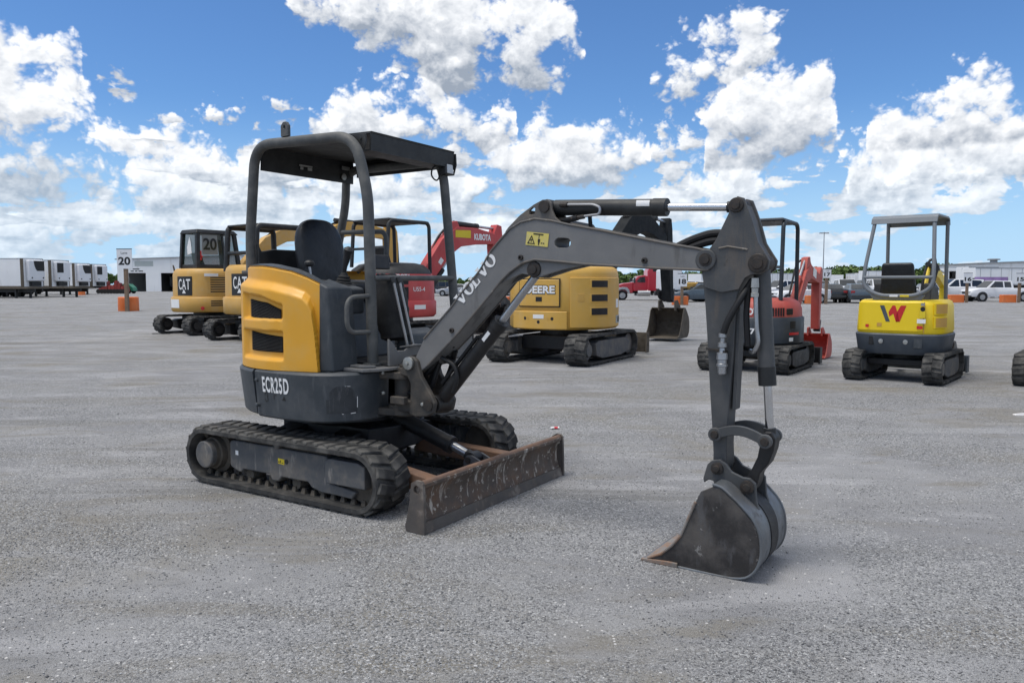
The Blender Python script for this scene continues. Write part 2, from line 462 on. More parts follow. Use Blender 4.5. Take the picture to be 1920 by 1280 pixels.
# ------------------------------------------------------------------ ground
def gravel_material():
    m = bpy.data.materials.new('gravel_lot'); m.use_nodes = True
    nt = NT(m.node_tree); bsdf = nt.n['Principled BSDF']
    tc = nt.node('ShaderNodeTexCoord'); P = tc.outputs['Object']
    vo = nt.node('ShaderNodeTexVoronoi', feature='F1'); nt.put(vo.inputs['Vector'], P); vo.inputs['Scale'].default_value = 115.0
    cell = nt.node('ShaderNodeSeparateColor'); nt.l.new(vo.outputs['Color'], cell.inputs[0])
    vo2 = nt.node('ShaderNodeTexVoronoi', feature='F1'); nt.put(vo2.inputs['Vector'], P); vo2.inputs['Scale'].default_value = 52.0
    cell2 = nt.node('ShaderNodeSeparateColor'); nt.l.new(vo2.outputs['Color'], cell2.inputs[0])
    big = nt.noise(P, 0.16, 6, 0.62, 0.6)
    mid = nt.noise(P, 0.9, 6, 0.65, 0.4)
    fin = nt.noise(P, 260.0, 3, 0.6)
    # fines between the stones: pale dust, tan sand
    fines = nt.mix(nt.ramp(mid, 0.35, 0.68), (0.208, 0.208, 0.217, 1), (0.284, 0.283, 0.289, 1))
    fines = nt.mix(nt.ramp(nt.noise(nt.vmul(P, (1, 1, 1), (7, 3, 0)), 0.42, 5, 0.6, 0.8), 0.52, 0.70), fines, (0.208, 0.193, 0.165, 1))
    # long thin tyre marks
    tm = nt.noise(nt.vmul(P, (0.13, 1.5, 1), (1, 4, 0)), 1.0, 4, 0.55, 0.6)
    # turning marks: curved tan and dark swaths
    sw = nt.noise(nt.vmul(P, (0.55, 1.7, 1), (5, 2, 0)), 0.8, 6, 0.6, 1.2)
    fines = nt.mix(nt.m('MULTIPLY', nt.ramp(sw, 0.50, 0.64), 0.7), fines, (0.178, 0.163, 0.136, 1))
    fines = nt.mix(nt.m('MULTIPLY', nt.ramp(sw, 0.46, 0.36), 0.8), fines, (0.326, 0.324, 0.335, 1))
    fines = nt.mix(nt.m('MULTIPLY', nt.ramp(big, 0.52, 0.72), 0.75), fines, (0.375, 0.374, 0.387, 1))
    fines = nt.mix(nt.m('MULTIPLY', nt.ramp(nt.noise(nt.vmul(P, (0.35, 2.0, 1), (2, 9, 0)), 0.30, 5, 0.6), 0.60, 0.70), 0.45), fines, (0.132, 0.128, 0.126, 1))
    fines = nt.mix(nt.m('MULTIPLY', nt.ramp(tm, 0.60, 0.66), 0.55), fines, (0.135, 0.132, 0.125, 1))
    fines = nt.mix(nt.m('MULTIPLY', nt.ramp(tm, 0.37, 0.32), 0.5), fines, (0.36, 0.36, 0.37, 1))
    stone = nt.mix(cell.outputs[0], (0.083, 0.086, 0.092, 1), (0.458, 0.456, 0.459, 1))
    stone = nt.mix(nt.ramp(cell.outputs[1], 0.965, 0.975), stone, (0.56, 0.56, 0.56, 1))
    loose = nt.ramp(nt.noise(nt.vmul(P, (1, 1, 1), (3, 1, 0)), 0.55, 6, 0.65, 0.5), 0.42, 0.58, 0.12, 0.92)
    f = nt.m('MULTIPLY', nt.ramp(cell.outputs[2], 0.15, 0.45), loose)
    c = nt.mix(f, fines, stone)
    c = nt.mix(nt.m('MULTIPLY', nt.ramp(cell2.outputs[0], 0.95, 0.96), nt.ramp(vo2.outputs['Distance'], 0.34, 0.26)), c, (0.583, 0.571, 0.564, 1))
    c = nt.mix(0.75, c, nt.mix(nt.ramp(fin, 0.3, 0.7), (0.12, 0.12, 0.12, 1), (0.88, 0.88, 0.88, 1)), blend='SOFT_LIGHT')
    c = nt.mix(0.35, c, nt.mix(fin, (0.0, 0.0, 0.0, 1), (1, 1, 1, 1)), blend='SOFT_LIGHT')
    c = nt.mix(1.0, c, (0.965, 0.97, 0.965, 1), blend='MULTIPLY')
    nt.l.new(c, bsdf.inputs['Base Color'])
    bsdf.inputs['Roughness'].default_value = 0.92; bsdf.inputs['Specular IOR Level'].default_value = 0.2
    hgt = nt.m('ADD', nt.m('MULTIPLY', nt.m('SUBTRACT', 0.6, vo.outputs['Distance']), nt.m('MULTIPLY', f, 0.014)), nt.m('MULTIPLY', fin, 0.0025))
    hgt = nt.m('ADD', hgt, nt.m('MULTIPLY', mid, 0.06))
    b = nt.node('ShaderNodeBump'); b.inputs['Strength'].default_value = 0.8; b.inputs['Distance'].default_value = 1.0
    nt.put(b.inputs['Height'], hgt); nt.l.new(b.outputs[0], bsdf.inputs['Normal'])
    MATS['gravel_lot'] = m
    s = bpy.data.materials.new('loose_stone'); s.use_nodes = True
    nt = NT(s.node_tree); bsdf = nt.n['Principled BSDF']
    g = nt.node('ShaderNodeNewGeometry')
    r_ = g.outputs['Random Per Island']
    c = nt.mix(nt.ramp(r_, 0, 0.9, 0, 1, False), (0.10, 0.10, 0.105, 1), (0.40, 0.40, 0.40, 1))
    c = nt.mix(nt.ramp(r_, 0.93, 0.94), c, (0.48, 0.48, 0.48, 1))
    nt.l.new(c, bsdf.inputs['Base Color']); bsdf.inputs['Roughness'].default_value = 0.85; bsdf.inputs['Specular IOR Level'].default_value = 0.25
    MATS['loose_stone'] = s
gravel_material()
g = MB(); g.add([(-4000, -600, 0), (4000, -600, 0), (4000, 5000, 0), (-4000, 5000, 0)], [(0, 1, 2, 3)])
ground = g.build('ground', 'gravel_lot')
tag(ground, 'wide grey crushed-stone sales yard', 'ground', kind='structure')

def loose_stones():
    rng = np.random.default_rng(5)
    N = 210000
    # denser near the camera, thinning out; clumped in drifts
    y = 2.3 + 10.0 * rng.random(N) ** 1.7
    x = (rng.random(N) * 2 - 1) * (0.74 * y + 0.3)
    def drift(x, y):
        return (np.sin(x * 1.9 + 0.7 * np.sin(y * 1.3)) * np.sin(y * 2.3 + 1.2 * np.sin(x * 0.9 + 1.0)) + np.sin(x * 4.1 + y * 3.3) * 0.5 + np.sin(x * 0.7 - y * 1.1 + 2) * 0.8)
    keep = rng.random(N) < np.clip(0.40 + 0.34 * drift(x, y), 0.08, 1.0)
    x, y = x[keep], y[keep]; n = len(x)
    s = 0.0022 + 0.0036 * rng.random(n) ** 2.2
    s[rng.random(n) < 0.008] *= 1.8
    base = np.array([[1, 0, 0], [0, 1, 0], [-1, 0, 0], [0, -1, 0], [0, 0, 1], [0, 0, -0.6]], float)
    v = base[None] * (0.65 + 0.7 * rng.random((n, 6, 1))) + (rng.random((n, 6, 3)) - 0.5) * 0.5
    a = rng.random(n) * 6.283
    ca, sa = np.cos(a), np.sin(a)
    vx = v[..., 0] * ca[:, None] - v[..., 1] * sa[:, None]; vy = v[..., 0] * sa[:, None] + v[..., 1] * ca[:, None]
    V = np.stack([vx * s[:, None] + x[:, None], vy * s[:, None] * 0.8 + y[:, None], v[..., 2] * s[:, None] * 0.7 + s[:, None] * 0.25], -1).reshape(-1, 3)
    F = np.array([[0, 1, 4], [1, 2, 4], [2, 3, 4], [3, 0, 4], [1, 0, 5], [2, 1, 5], [3, 2, 5], [0, 3, 5]])
    F = (F[None] + 6 * np.arange(n)[:, None, None]).reshape(-1, 3)
    me = bpy.data.meshes.new('loose_gravel')
    me.vertices.add(len(V)); me.vertices.foreach_set('co', V.ravel())
    me.loops.add(F.size); me.loops.foreach_set('vertex_index', F.ravel())
    me.polygons.add(len(F)); me.polygons.foreach_set('loop_start', np.arange(0, F.size, 3)); me.polygons.foreach_set('loop_total', np.full(len(F), 3))
    me.update(); me.validate()
    me.materials.append(MATS['loose_stone'])
    o = bpy.data.objects.new('loose_gravel', me); col.objects.link(o)
    tag(o, 'loose grey and white gravel stones strewn over the yard', 'gravel', kind='stuff')
loose_stones()

# ------------------------------------------------------------------ crawler track (shared by all the excavators)
def track_station(xr, xf, rad, zc):
    """walk round a stadium: returns f(s) -> (x, z, angle of outward normal) and its length"""
    L = xf - xr; arc = math.pi * rad
    tot = 2 * L + 2 * arc
    def f(s):
        s %= tot
        if s < L: return xr + s, zc + rad, math.pi / 2                       # top, moving forward
        s -= L
        if s < arc: a = math.pi / 2 - s / rad; return xf + rad * math.cos(a), zc + rad * math.sin(a), a
        s -= arc
        if s < L: return xf - s, zc - rad, -math.pi / 2
        s -= L
        a = -math.pi / 2 - s / rad
        return xr + rad * math.cos(a), zc + rad * math.sin(a), a
    return f, tot
def belt(mb, xr, xf, rad, zc, y0, y1, th, n=88):
    """closed rubber belt, outer radius rad"""
    f, tot = track_station(xr, xf, rad, zc)
    prof = [(0.0, y0 + 0.012), (-0.010, y0), (-th, y0), (-th, y1), (-0.010, y1), (0.0, y1 - 0.012)]
    k = len(prof); vs = []; fs = []
    for i in range(n):
        x, z, a = f(tot * i / n)
        for d, y in prof: vs.append((x + d * math.cos(a), y, z + d * math.sin(a)))
    for i in range(n):
        i2 = (i + 1) % n
        for j in range(k):
            j2 = (j + 1) % k
            fs.append((i * k + j, i * k + j2, i2 * k + j2, i2 * k + j))
    mb.add(vs, fs)
def lug_mesh(w, l, h):
    mb = MB(); k = 0.006
    # slightly skewed bar with sloping flanks
    mb.hexa([(-l / 2, -w / 2, -0.004), (l / 2, -w / 2, -0.004), (l / 2, w / 2, -0.004), (-l / 2, w / 2, -0.004)],
            [(-l / 2 + k, -w / 2 + 0.006, h), (l / 2 - k, -w / 2 + 0.006, h), (l / 2 - k, w / 2 - 0.01, h), (-l / 2 + k, w / 2 - 0.01, h)])
    return mb
def lug_matrix(f, s, y, skew=0.0):
    x, z, a = f(s)
    # local z -> outward normal, local x -> along the belt
    return Matrix.Translation((x, y, z)) @ Matrix.Rotation(math.pi / 2 - a, 4, 'Y') @ Matrix.Rotation(skew, 4, 'Z')
def simple_track(root, xr, xf, rad, y0, y1, frame_mat, out=-1, lugs=34):
    """whole track of a machine further off: belt with its lugs in one mesh, frame, wheels"""
    zc = rad + 0.018
    mb = MB(); belt(mb, xr, xf, rad, zc, y0, y1, 0.035, 60)
    f, tot = track_station(xr, xf, rad, zc)
    w = (y1 - y0) * 0.52
    for i in range(lugs):
        for j, yy in enumerate((y0 + w * 0.5, y1 - w * 0.5)):
            mb2 = lug_mesh(w, tot / lugs * 0.72, 0.014)
            M = lug_matrix(f, tot * (i + 0.5 * j) / lugs, yy, 0.12 if j else -0.12)
            mb.add([M @ Vector(v) for v in mb2.v], mb2.f)
    t = mb.build('track', 'rubber', root)
    yo = y0 if out < 0 else y1
    ym = (y0 + y1) / 2
    fr = MB()
    zt = zc + rad * 0.55; zb = zc - rad * 0.45; L = xf - xr
    fr.prism([(xr + 0.16 * L, zb), (xr + 0.30 * L, zb - 0.25 * rad), (xf - 0.26 * L, zb - 0.25 * rad), (xf - 0.05 * L, zb), (xf - 0.05 * L, zt * 0.8), (xf - 0.18 * L, zt), (xr + 0.20 * L, zt), (xr + 0.14 * L, zt * 0.9)], y0 + 0.03, y1 - 0.03)
    fr.build('track_frame', frame_mat, t, bevel=0.012)
    wh = MB(); wh.lathe((xr, ym, zc), (0, 1, 0), [(-0.5 * (y1 - y0) * 0.86, rad * 0.42), (-0.5 * (y1 - y0) * 0.6, rad * 0.5), (-0.5 * (y1 - y0) * 0.55, rad * 0.74), (0.5 * (y1 - y0) * 0.55, rad * 0.74), (0.5 * (y1 - y0) * 0.86, rad * 0.42)], 18)
    wh.build('sprocket', frame_mat, t)
    wi = MB(); wi.lathe((xf, ym, zc), (0, 1, 0), [(-0.5 * (y1 - y0) * 0.6, rad * 0.3), (-0.5 * (y1 - y0) * 0.5, rad * 0.76), (0.5 * (y1 - y0) * 0.5, rad * 0.76), (0.5 * (y1 - y0) * 0.6, rad * 0.3)], 18)
    wi.build('idler', frame_mat, t)
    return t

# ------------------------------------------------------------------ the grey and yellow excavator in front
def main_excavator():
    root = thing('compact_excavator', 'grey and yellow compact excavator with open dark canopy, large in front of the row', 'excavator', (-1.16, 5.601, 0), -33.5)
    UM = Matrix.Rotation(R(1.0), 4, 'Z')          # the undercarriage stands turned by a degree
    # ---- tracks
    for side in (-1, 1):
        y0, y1 = (-0.775, -0.475) if side < 0 else (0.475, 0.775)
        xr, xf, rad, zc, th = -0.705, 0.735, 0.196, 0.204, 0.038
        mb = MB(UM); belt(mb, xr, xf, rad, zc, y0, y1, th, 110)
        tr = mb.build('track', 'rubber', root)
        f, tot = track_station(xr, xf, rad, zc)
        n = 44; w = 0.150
        lug = None
        for i in range(n):
            for j, yy in enumerate((y0 + w / 2 + 0.006, y1 - w / 2 - 0.006)):
                M = UM @ lug_matrix(f, tot * (i + 0.5 * j) / n, yy, 0.30 if j else -0.30)
                if lug is None:
                    lug = lug_mesh(w, 0.072, 0.013).build('tread_lug', 'rubber', tr, bevel=0.004); lug.matrix_local = M
                else: share(lug, tr, M)
        # guide lugs on the inside of the belt
        gl = None; fi, ti = track_station(xr, xf, rad - th, zc)
        for i in range(44):
            for yy in ((y0 + y1) / 2 - 0.055, (y0 + y1) / 2 + 0.055):
                x, z, a = fi(ti * i / 44)
                M = UM @ Matrix.Translation((x, yy, z)) @ Matrix.Rotation(-math.pi / 2 - a, 4, 'Y')
                if gl is None:
                    b_ = MB(); b_.hexa([(-0.020, -0.016, -0.004), (0.020, -0.016, -0.004), (0.020, 0.016, -0.004), (-0.020, 0.016, -0.004)], [(-0.013, -0.008, 0.034), (0.013, -0.008, 0.034), (0.013, 0.008, 0.034), (-0.013, 0.008, 0.034)])
                    gl = b_.build('guide_lug', 'muddy', tr, bevel=0.003); gl.matrix_local = M
                else: share(gl, tr, M)
        # frame: long box beam with sloping top, roller cut-outs below
        so = -1 if side < 0 else 1
        def Y(a, b): return (so * a, so * b) if so > 0 else (-b, -a)
        fr = MB(UM)
        ya, yb = Y(0.56, 0.715)
        fr.prism([(-0.47, 0.135), (-0.40, 0.115), (-0.37, 0.115), (-0.35, 0.138), (-0.09, 0.138), (-0.06, 0.100), (0.0, 0.100), (0.03, 0.135), (0.28, 0.135), (0.31, 0.105), (0.40, 0.085), (0.52, 0.085), (0.66, 0.080), (0.70, 0.13), (0.46, 0.16),
                  (0.46, 0.315), (0.44, 0.325), (-0.46, 0.330), (-0.49, 0.315), (-0.49, 0.15)], ya, yb)
        tf = fr.build('track_frame', 'frame_paint', root, bevel=0.012)
        sl = MB(UM)   # dirt-covered sloping shelf on top of the beam
        yc, yd = Y(0.53, 0.69)
        if so < 0: sl.prism([(yd, 0.322), (yd - 0.012, 0.334), (yc, 0.372), (yc, 0.322)], -0.45, 0.43, 'x')
        else: sl.prism([(yc, 0.322), (yc + 0.012, 0.334), (yd, 0.372), (yd, 0.322)], -0.45, 0.43, 'x')
        sl.build('mud_shelf', 'muddy', tf, bevel=0.01)
        ga = MB(UM); ga.prism([(0.465, 0.165), (0.80, 0.165), (0.80, 0.300), (0.74, 0.322), (0.50, 0.322), (0.465, 0.30)], *Y(0.60, 0.745))
        ga.build('idler_guard', 'frame_paint', tf, bevel=0.008)
        ym = so * 0.625
        hub = MB(UM); hub.lathe((-0.705, ym, 0.208), (0, so, 0), [(-0.10, 0.10), (-0.06, 0.148), (0.02, 0.148), (0.03, 0.118), (0.07, 0.112), (0.075, 0.098), (0.128, 0.094), (0.135, 0.086)], 28)
        hb = hub.build('drive_hub', 'muddy', tf)
        hf = MB(UM); hf.lathe((-0.705, ym, 0.208), (0, so, 0), [(0.100, 0.096), (0.136, 0.095), (0.142, 0.088), (0.143, 0.001)], 28); hf.build('hub_cover', 'frame_paint', hb)
        idl = MB(UM); idl.lathe((0.735, ym, 0.208), (0, so, 0), [(-0.06, 0.05), (-0.06, 0.10), (-0.05, 0.150), (0.05, 0.150), (0.06, 0.10), (0.06, 0.05)], 28); idl.build('idler_wheel', 'muddy', tf)
        for x in (-0.33, -0.10, 0.13, 0.36):
            ro = MB(UM); ro.lathe((x, ym, 0.100), (0, so, 0), [(-0.06, 0.038), (-0.03, 0.042), (0.02, 0.042), (0.05, 0.038)], 16); ro.build('roller', 'muddy', tf)
        cr = MB(UM); cr.lathe((0.0, ym, 0.352), (0, so, 0), [(-0.05, 0.03), (0.10, 0.030), (0.105, 0.024), (0.106, 0.0)], 16); cr.build('carrier_roller', 'frame_paint', tf)
        hole = MB(UM); hole.lathe((0.085, so * 0.714, 0.245), (0, so, 0), [(-0.01, 0.017), (0.0025, 0.017)], 14); hole.build('frame_hole', 'black_paint', tf)
        if so < 0:
            def pl(u, v): return UM @ Vector((u, -0.7175, v))
            poly_marks([[(0.005, 0.225), (0.065, 0.222), (0.065, 0.258), (0.005, 0.261)]], pl, 'bright_yellow_decal', tf, 'warning_label')
            poly_marks([[(-0.425, 0.232), (-0.395, 0.231), (-0.395, 0.262), (-0.425, 0.263)]], pl, 'white_decal', tf, 'label')
            def pl2(u, v): return UM @ Vector((u, -0.7195, v))
            poly_marks([[(0.010, 0.232), (0.022, 0.232), (0.016, 0.248)], [(0.028, 0.231), (0.034, 0.231), (0.034, 0.250), (0.028, 0.250)], [(0.042, 0.231), (0.058, 0.231), (0.058, 0.235), (0.042, 0.235)]], pl2, 'black_decal', tf, 'label_print')
    # ---- centre frame and slew ring
    cf = MB(UM)
    cf.prism([(-0.42, -0.30), (0.42, -0.30), (0.50, -0.12), (0.50, 0.12), (0.42, 0.30), (-0.42, 0.30)], 0.26, 0.43, 'z')
    for s in (-1, 1):
        for x in (-0.26, 0.26):
            cf.hexa([(x - 0.10, s * 0.25, 0.25), (x + 0.10, s * 0.25, 0.25), (x + 0.08, s * 0.58, 0.20), (x - 0.08, s * 0.58, 0.20)],
                    [(x - 0.10, s * 0.25, 0.42), (x + 0.10, s * 0.25, 0.42), (x + 0.08, s * 0.58, 0.34), (x - 0.08, s * 0.58, 0.34)])
    cfo = cf.build('centre_frame', 'greasy_black', root, bevel=0.012)
    sr = MB(); sr.lathe((0, 0, 0.42), (0, 0, 1), [(0, 0.33), (0.03, 0.36), (0.10, 0.36), (0.115, 0.40), (0.13, 0.40)], 36)
    sr.build('slew_ring', 'greasy_black', root)
    # ---- dozer blade
    bw = 0.805
    n = 14
    prof_f = [(1.300, 0.004), (1.285, 0.050), (1.268, 0.110), (1.262, 0.165), (1.268, 0.215), (1.288, 0.252), (1.300, 0.262)]
    prof = prof_f + [(1.300, 0.284), (1.262, 0.290), (1.238, 0.270), (1.232, 0.165), (1.242, 0.100), (1.262, 0.04), (1.278, 0.004)]
    bl = MB(UM); bl.prism(prof, -bw + 0.01, bw - 0.01)
    blo = bl.build('blade', 'blade_steel', root, bevel=0.004, ang=50)
    rim = MB(UM); rim.tube([(1.276, -bw + 0.011, 0.279), (1.276, bw - 0.011, 0.279)], 0.021, 12); rim.build('top_rim', 'rusty_steel', blo)
    ce = MB(UM); ce.hexa([(1.290, -bw + 0.012, 0.003), (1.312, -bw + 0.012, 0.001), (1.312, bw - 0.012, 0.001), (1.290, bw - 0.012, 0.003)],
                         [(1.284, -bw + 0.012, 0.062), (1.296, -bw + 0.012, 0.062), (1.296, bw - 0.012, 0.062), (1.284, bw - 0.012, 0.062)])
    ce.build('cutting_edge', 'edge_steel', blo, bevel=0.003)
    for s in (-1, 1):
        ep = MB(UM)
        ep.prism([(1.315, 0.002), (1.310, 0.20), (1.305, 0.288), (1.292, 0.302), (1.255, 0.305), (1.222, 0.285), (1.205, 0.16), (1.175, 0.03), (1.180, 0.004)],
                 s * bw - 0.011, s * bw + 0.011, holes=[circle(1.262, 0.252, 0.024)])
        ep.build('end_plate', 'edge_steel', blo, bevel=0.003)
    for s in (-1, 1):
        am = MB(UM)
        am.hexa([(0.34, s * 0.33 - 0.05, 0.17), (1.235, s * 0.44 - 0.05, 0.09), (1.235, s * 0.44 + 0.05, 0.09), (0.34, s * 0.33 + 0.05, 0.17)],
                [(0.34, s * 0.33 - 0.05, 0.27), (1.235, s * 0.44 - 0.05, 0.20), (1.235, s * 0.44 + 0.05, 0.20), (0.34, s * 0.33 + 0.05, 0.27)])
        am.build('blade_arm', 'rusty_steel', root, bevel=0.010)
    cb = MB(UM); cb.box(1.02, 1.235, -0.40, 0.40, 0.10, 0.19); cb.build('blade_cross_plate', 'rusty_steel', root, bevel=0.008)
    for s in (-1, 1):
        lg = MB(UM); lg.prism([(1.04, 0.185), (1.232, 0.185), (1.232, 0.23), (1.10, 0.285), (1.06, 0.280), (1.035, 0.24)], s * 0.055 - 0.009, s * 0.055 + 0.009)
        lg.build('cylinder_lug', 'frame_paint', root, bevel=0.003)
    bc = MB(UM); bc.cyl((0.42, 0, 0.47), (0.88, 0, 0.325), 0.055, n=22); bc.cyl((0.86, 0, 0.331), (0.90, 0, 0.319), 0.060, n=22)
    bco = bc.build('blade_cylinder', 'greasy_black', root, bevel=0.004)
    br = MB(UM); br.cyl((0.90, 0, 0.319), (1.05, 0, 0.265), 0.028); br.build('rod', 'dull_chrome', bco)
    be = MB(UM); be.cyl((1.075, -0.044, 0.253), (1.075, 0.044, 0.253), 0.046, n=22); be.cyl((1.02, 0, 0.275), (1.06, 0, 0.262), 0.036)
    be.build('rod_eye', 'greasy_black', bco, bevel=0.003)
    bp = MB(UM); bp.cyl((1.075, -0.075, 0.253), (1.075, 0.075, 0.253), 0.020); bp.build('pin', 'pin_steel', bco)
    # ---- counterweight skirt: round tail, bulging front corner
    def plan(a):
        """radius of the upper structure's outline at angle a (degrees)"""
        return interp(a, [(-360, 0.775), (-88, 0.775), (-74, 0.800), (-63, 0.835), (-55, 0.845), (-48, 0.835), (-40, 0.790), (-32, 0.720), (-24, 0.640)])
    def skirt(a0, a1, z0, z1, off0, off1, n, taper=0.02):
        """curved slab between two angles"""
        mb = MB(); vs = []; fs = []
        zs = [(z0, -taper - 0.012), (z0 + 0.012, -taper), (z1 - 0.015, 0.0), (z1, -0.015)]
        k = len(zs)
        for i in range(n + 1):
            a = a0 + (a1 - a0) * i / n; r_ = plan(a); c, s = math.cos(R(a)), math.sin(R(a))
            for z, o in zs: vs.append(((r_ + o + off1) * c, (r_ + o + off1) * s, z))
            for z, o in reversed(zs): vs.append(((r_ + off0) * c, (r_ + off0) * s, z))
        w = 2 * k
        for i in range(n):
            for j in range(w):
                j2 = (j + 1) % w
                fs.append((i * w + j, i * w + j2, (i + 1) * w + j2, (i + 1) * w + j))
        fs.append(tuple(range(w))); fs.append(tuple(n * w + j for j in range(w - 1, -1, -1)))
        return mb.add(vs, fs)
    sk = skirt(-100.4, -24, 0.530, 0.845, -0.16, 0.0, 44).build('skirt_panel', 'dark_grey_paint', root)
    rb = skirt(-262, -101.4, 0.540, 0.842, -0.16, 0.010, 60, 0.03).build('rear_bumper', 'dark_grey_paint', root)
    skl = skirt(24 - 0, 97, 0.535, 0.845, -0.16, 0.0, 24); 
    # left side mirrors the right
    skl.v = [(v[0], abs(v[1]), v[2]) for v in skl.v]
    skl.build('skirt_panel', 'dark_grey_paint', root)
    dk = MB()
    pts = [((plan(a) - 0.02) * math.cos(R(a)), (plan(a) - 0.02) * math.sin(R(a))) for a in range(-262, -22, 6)] + [(0.62, 0.20), (0.60, 0.45), (0.45, 0.62), (0.10, 0.745)]
    dk.prism(pts, 0.828, 0.842, 'z'); dk.prism([(p[0] * 0.82, p[1] * 0.82) for p in pts], 0.548, 0.60, 'z')
    dk.build('deck', 'dark_grey_paint', root)
    def on_skirt(a_c, z_c, off=0.0022):
        def place(u, v):
            a = a_c + math.degrees(u / 0.775); r_ = plan(a) + off - 0.02 * max(0, min(1, (0.83 - (z_c + v)) / 0.29)) 
            return (r_ * math.cos(R(a)), r_ * math.sin(R(a)), z_c + v)
        return place
    lettering('ECR25D', 0.250, 0.104, on_skirt(-84.8, 0.752, 0.003), 'white_decal', sk, bold=0.028, space=1.16)
    for (a, z) in ((-98.6, 0.775), (-98.6, 0.610)):
        b_ = MB(); r_ = plan(a); c, s = math.cos(R(a)), math.sin(R(a))
        b_.lathe((r_ * c - 0.016 * c, r_ * s - 0.016 * s, z), (c, s, 0), [(0, 0.014), (0.022, 0.013), (0.027, 0.007), (0.028, 0.0)], 14); b_.build('bolt', 'dark_grey_paint', sk)
    # worn-off remains of old lettering, scraped access patch, white dish of a reflector
    mk_ = on_skirt(-84.0, 0.672, 0.0020)
    def ring(cx, cy, r0, r1, a0, a1, n=10):
        o = [(cx + r1 * math.cos(R(a0 + (a1 - a0) * i / n)), cy + r1 * math.sin(R(a0 + (a1 - a0) * i / n))) for i in range(n + 1)]
        i_ = [(cx + r0 * math.cos(R(a1 + (a0 - a1) * i / n)), cy + r0 * math.sin(R(a1 + (a0 - a1) * i / n))) for i in range(n + 1)]
        return o + i_
    poly_marks([ring(-0.105, 0.012, 0.011, 0.017, -60, 200), ring(-0.105, -0.018, 0.012, 0.018, -190, 60), [(-0.03, 0.018), (0.0, 0.018), (0.0, 0.012), (-0.024, 0.012), (-0.024, -0.012), (-0.03, -0.012)],
                [(0.05, -0.015), (0.085, -0.015), (0.07, 0.015)]], mk_, 'black_decal', sk, 'worn_lettering')
    pa = on_skirt(-50, 0.675, 0.0025)
    rows = [(-0.085, -0.090, 0.090), (0.005, -0.090, 0.090), (0.006, -0.072, 0.078), (0.05, -0.068, 0.074), (0.075, -0.05, 0.058), (0.09, -0.025, 0.03)]
    sp_ = MB()
    for (v0, l0, r0), (v1, l1, r1) in zip(rows, rows[1:]):
        sp_.grid(lambda u, v: pa((l0 + (r0 - l0) * u) * (1 - v) + (l1 + (r1 - l1) * u) * v, v0 + (v1 - v0) * v), 14, 2)
    sp_.build('scuffed_patch', 'scuff_paint', sk)
    pb = on_skirt(-50, 0.675, 0.0032)
    poly_marks([[(0.088, -0.05), (0.092, -0.05), (0.093, 0.02), (0.089, 0.02)], [(0.05, -0.088), (0.08, -0.086), (0.08, -0.081), (0.05, -0.083)], [(0.02, 0.088), (0.05, 0.086), (0.05, 0.089), (0.02, 0.091)], [(-0.001, -0.089), (0.01, -0.089), (0.01, -0.086), (-0.001, -0.086)]], pb, 'white_decal', sk, 'scratches')
    cap = MB(); cap.prism(circle(0.40, -0.60, 0.034), 0.842, 0.8475, 'z'); cap.build('filler_cap', 'white_decal', sk)
    # ---- yellow engine hood
    def hood_plan(a):
        # round tail up to a soft corner at -78 degrees, then a flat panel running to the front edge
        if a < -78.5: return 0.765
        p, q = Vector((0.765 * math.cos(R(-78.5)), 0.765 * math.sin(R(-78.5)))), Vector((0.415, -0.680))
        dv = Vector((math.cos(R(a)), math.sin(R(a)))); e = q - p
        den = dv.x * e.y - dv.y * e.x
        return (p.x * e.y - p.y * e.x) / den
    A0, A1 = -235.0, -58.6
    def top_z(a): return interp(a, [(-235, 1.50), (-127, 1.527), (-100, 1.522), (-91, 1.513), (-77.4, 1.486), (-68, 1.447), (-58, 1.392)])
    def sh_z(a): return interp(a, [(-235, 1.40), (-127, 1.425), (-111, 1.415), (-88, 1.392), (-76, 1.362), (-69, 1.335), (-66, 1.30), (-64, 1.24), (-62.5, 1.10), (-61.2, 0.90), (-60.4, 0.75)])
    def hood_off(a, z):
        s = sh_z(a)
        o = -0.050 + 0.050 * sstep(s + 0.028, s - 0.035, z)                    # bulge below the shoulder
        if a < -78 and a > -128:
            fl = sstep(-117.5, -114.0, a) * sstep(-79.2, -82.0, a)             # sunken frame round the grilles
            zt = interp(a, [(-116, 1.343), (-95, 1.322), (-82, 1.272)])
            fz = sstep(zt + 0.012, zt - 0.012, z) * sstep(0.905, 0.930, z)
            bar = sstep(1.185, 1.165, z) * sstep(1.088, 1.108, z)              # rib between the grilles
            o -= 0.034 * fl * fz * (1 - 0.85 * bar)
        return o
    NU, NV = 320, 90
    def hood_pt(u, v):
        a = A0 + (-130 - A0) * u / 0.15 if u < 0.15 else -130 + (A1 + 130) * (u - 0.15) / 0.85
        zt = top_z(a); z = 0.848 + (zt - 0.848) * v
        r_ = hood_plan(a) + hood_off(a, z)
        if v > 0.985: r_ -= 0.012
        return (r_ * math.cos(R(a)), r_ * math.sin(R(a)), z)
    hd = MB(); hd.grid(hood_pt, NU, NV)
    # thickness: front edge return and top return
    ft = [hood_pt(1, j / 20) for j in range(21)]
    hd.add([p for p in ft] + [(p[0] - 0.03, p[1] + 0.10, p[2]) for p in ft], [(j, j + 1, j + 22, j + 21) for j in range(20)])
    tp = [hood_pt(i / 80, 1) for i in range(81)]
    hd.add([p for p in tp] + [(p[0] * 0.86, p[1] * 0.86, p[2] + 0.004) for p in tp], [(i, i + 1, i + 82, i + 81) for i in range(80)])
    hood = hd.build('engine_hood', 'yellow_paint', root, ang=50)
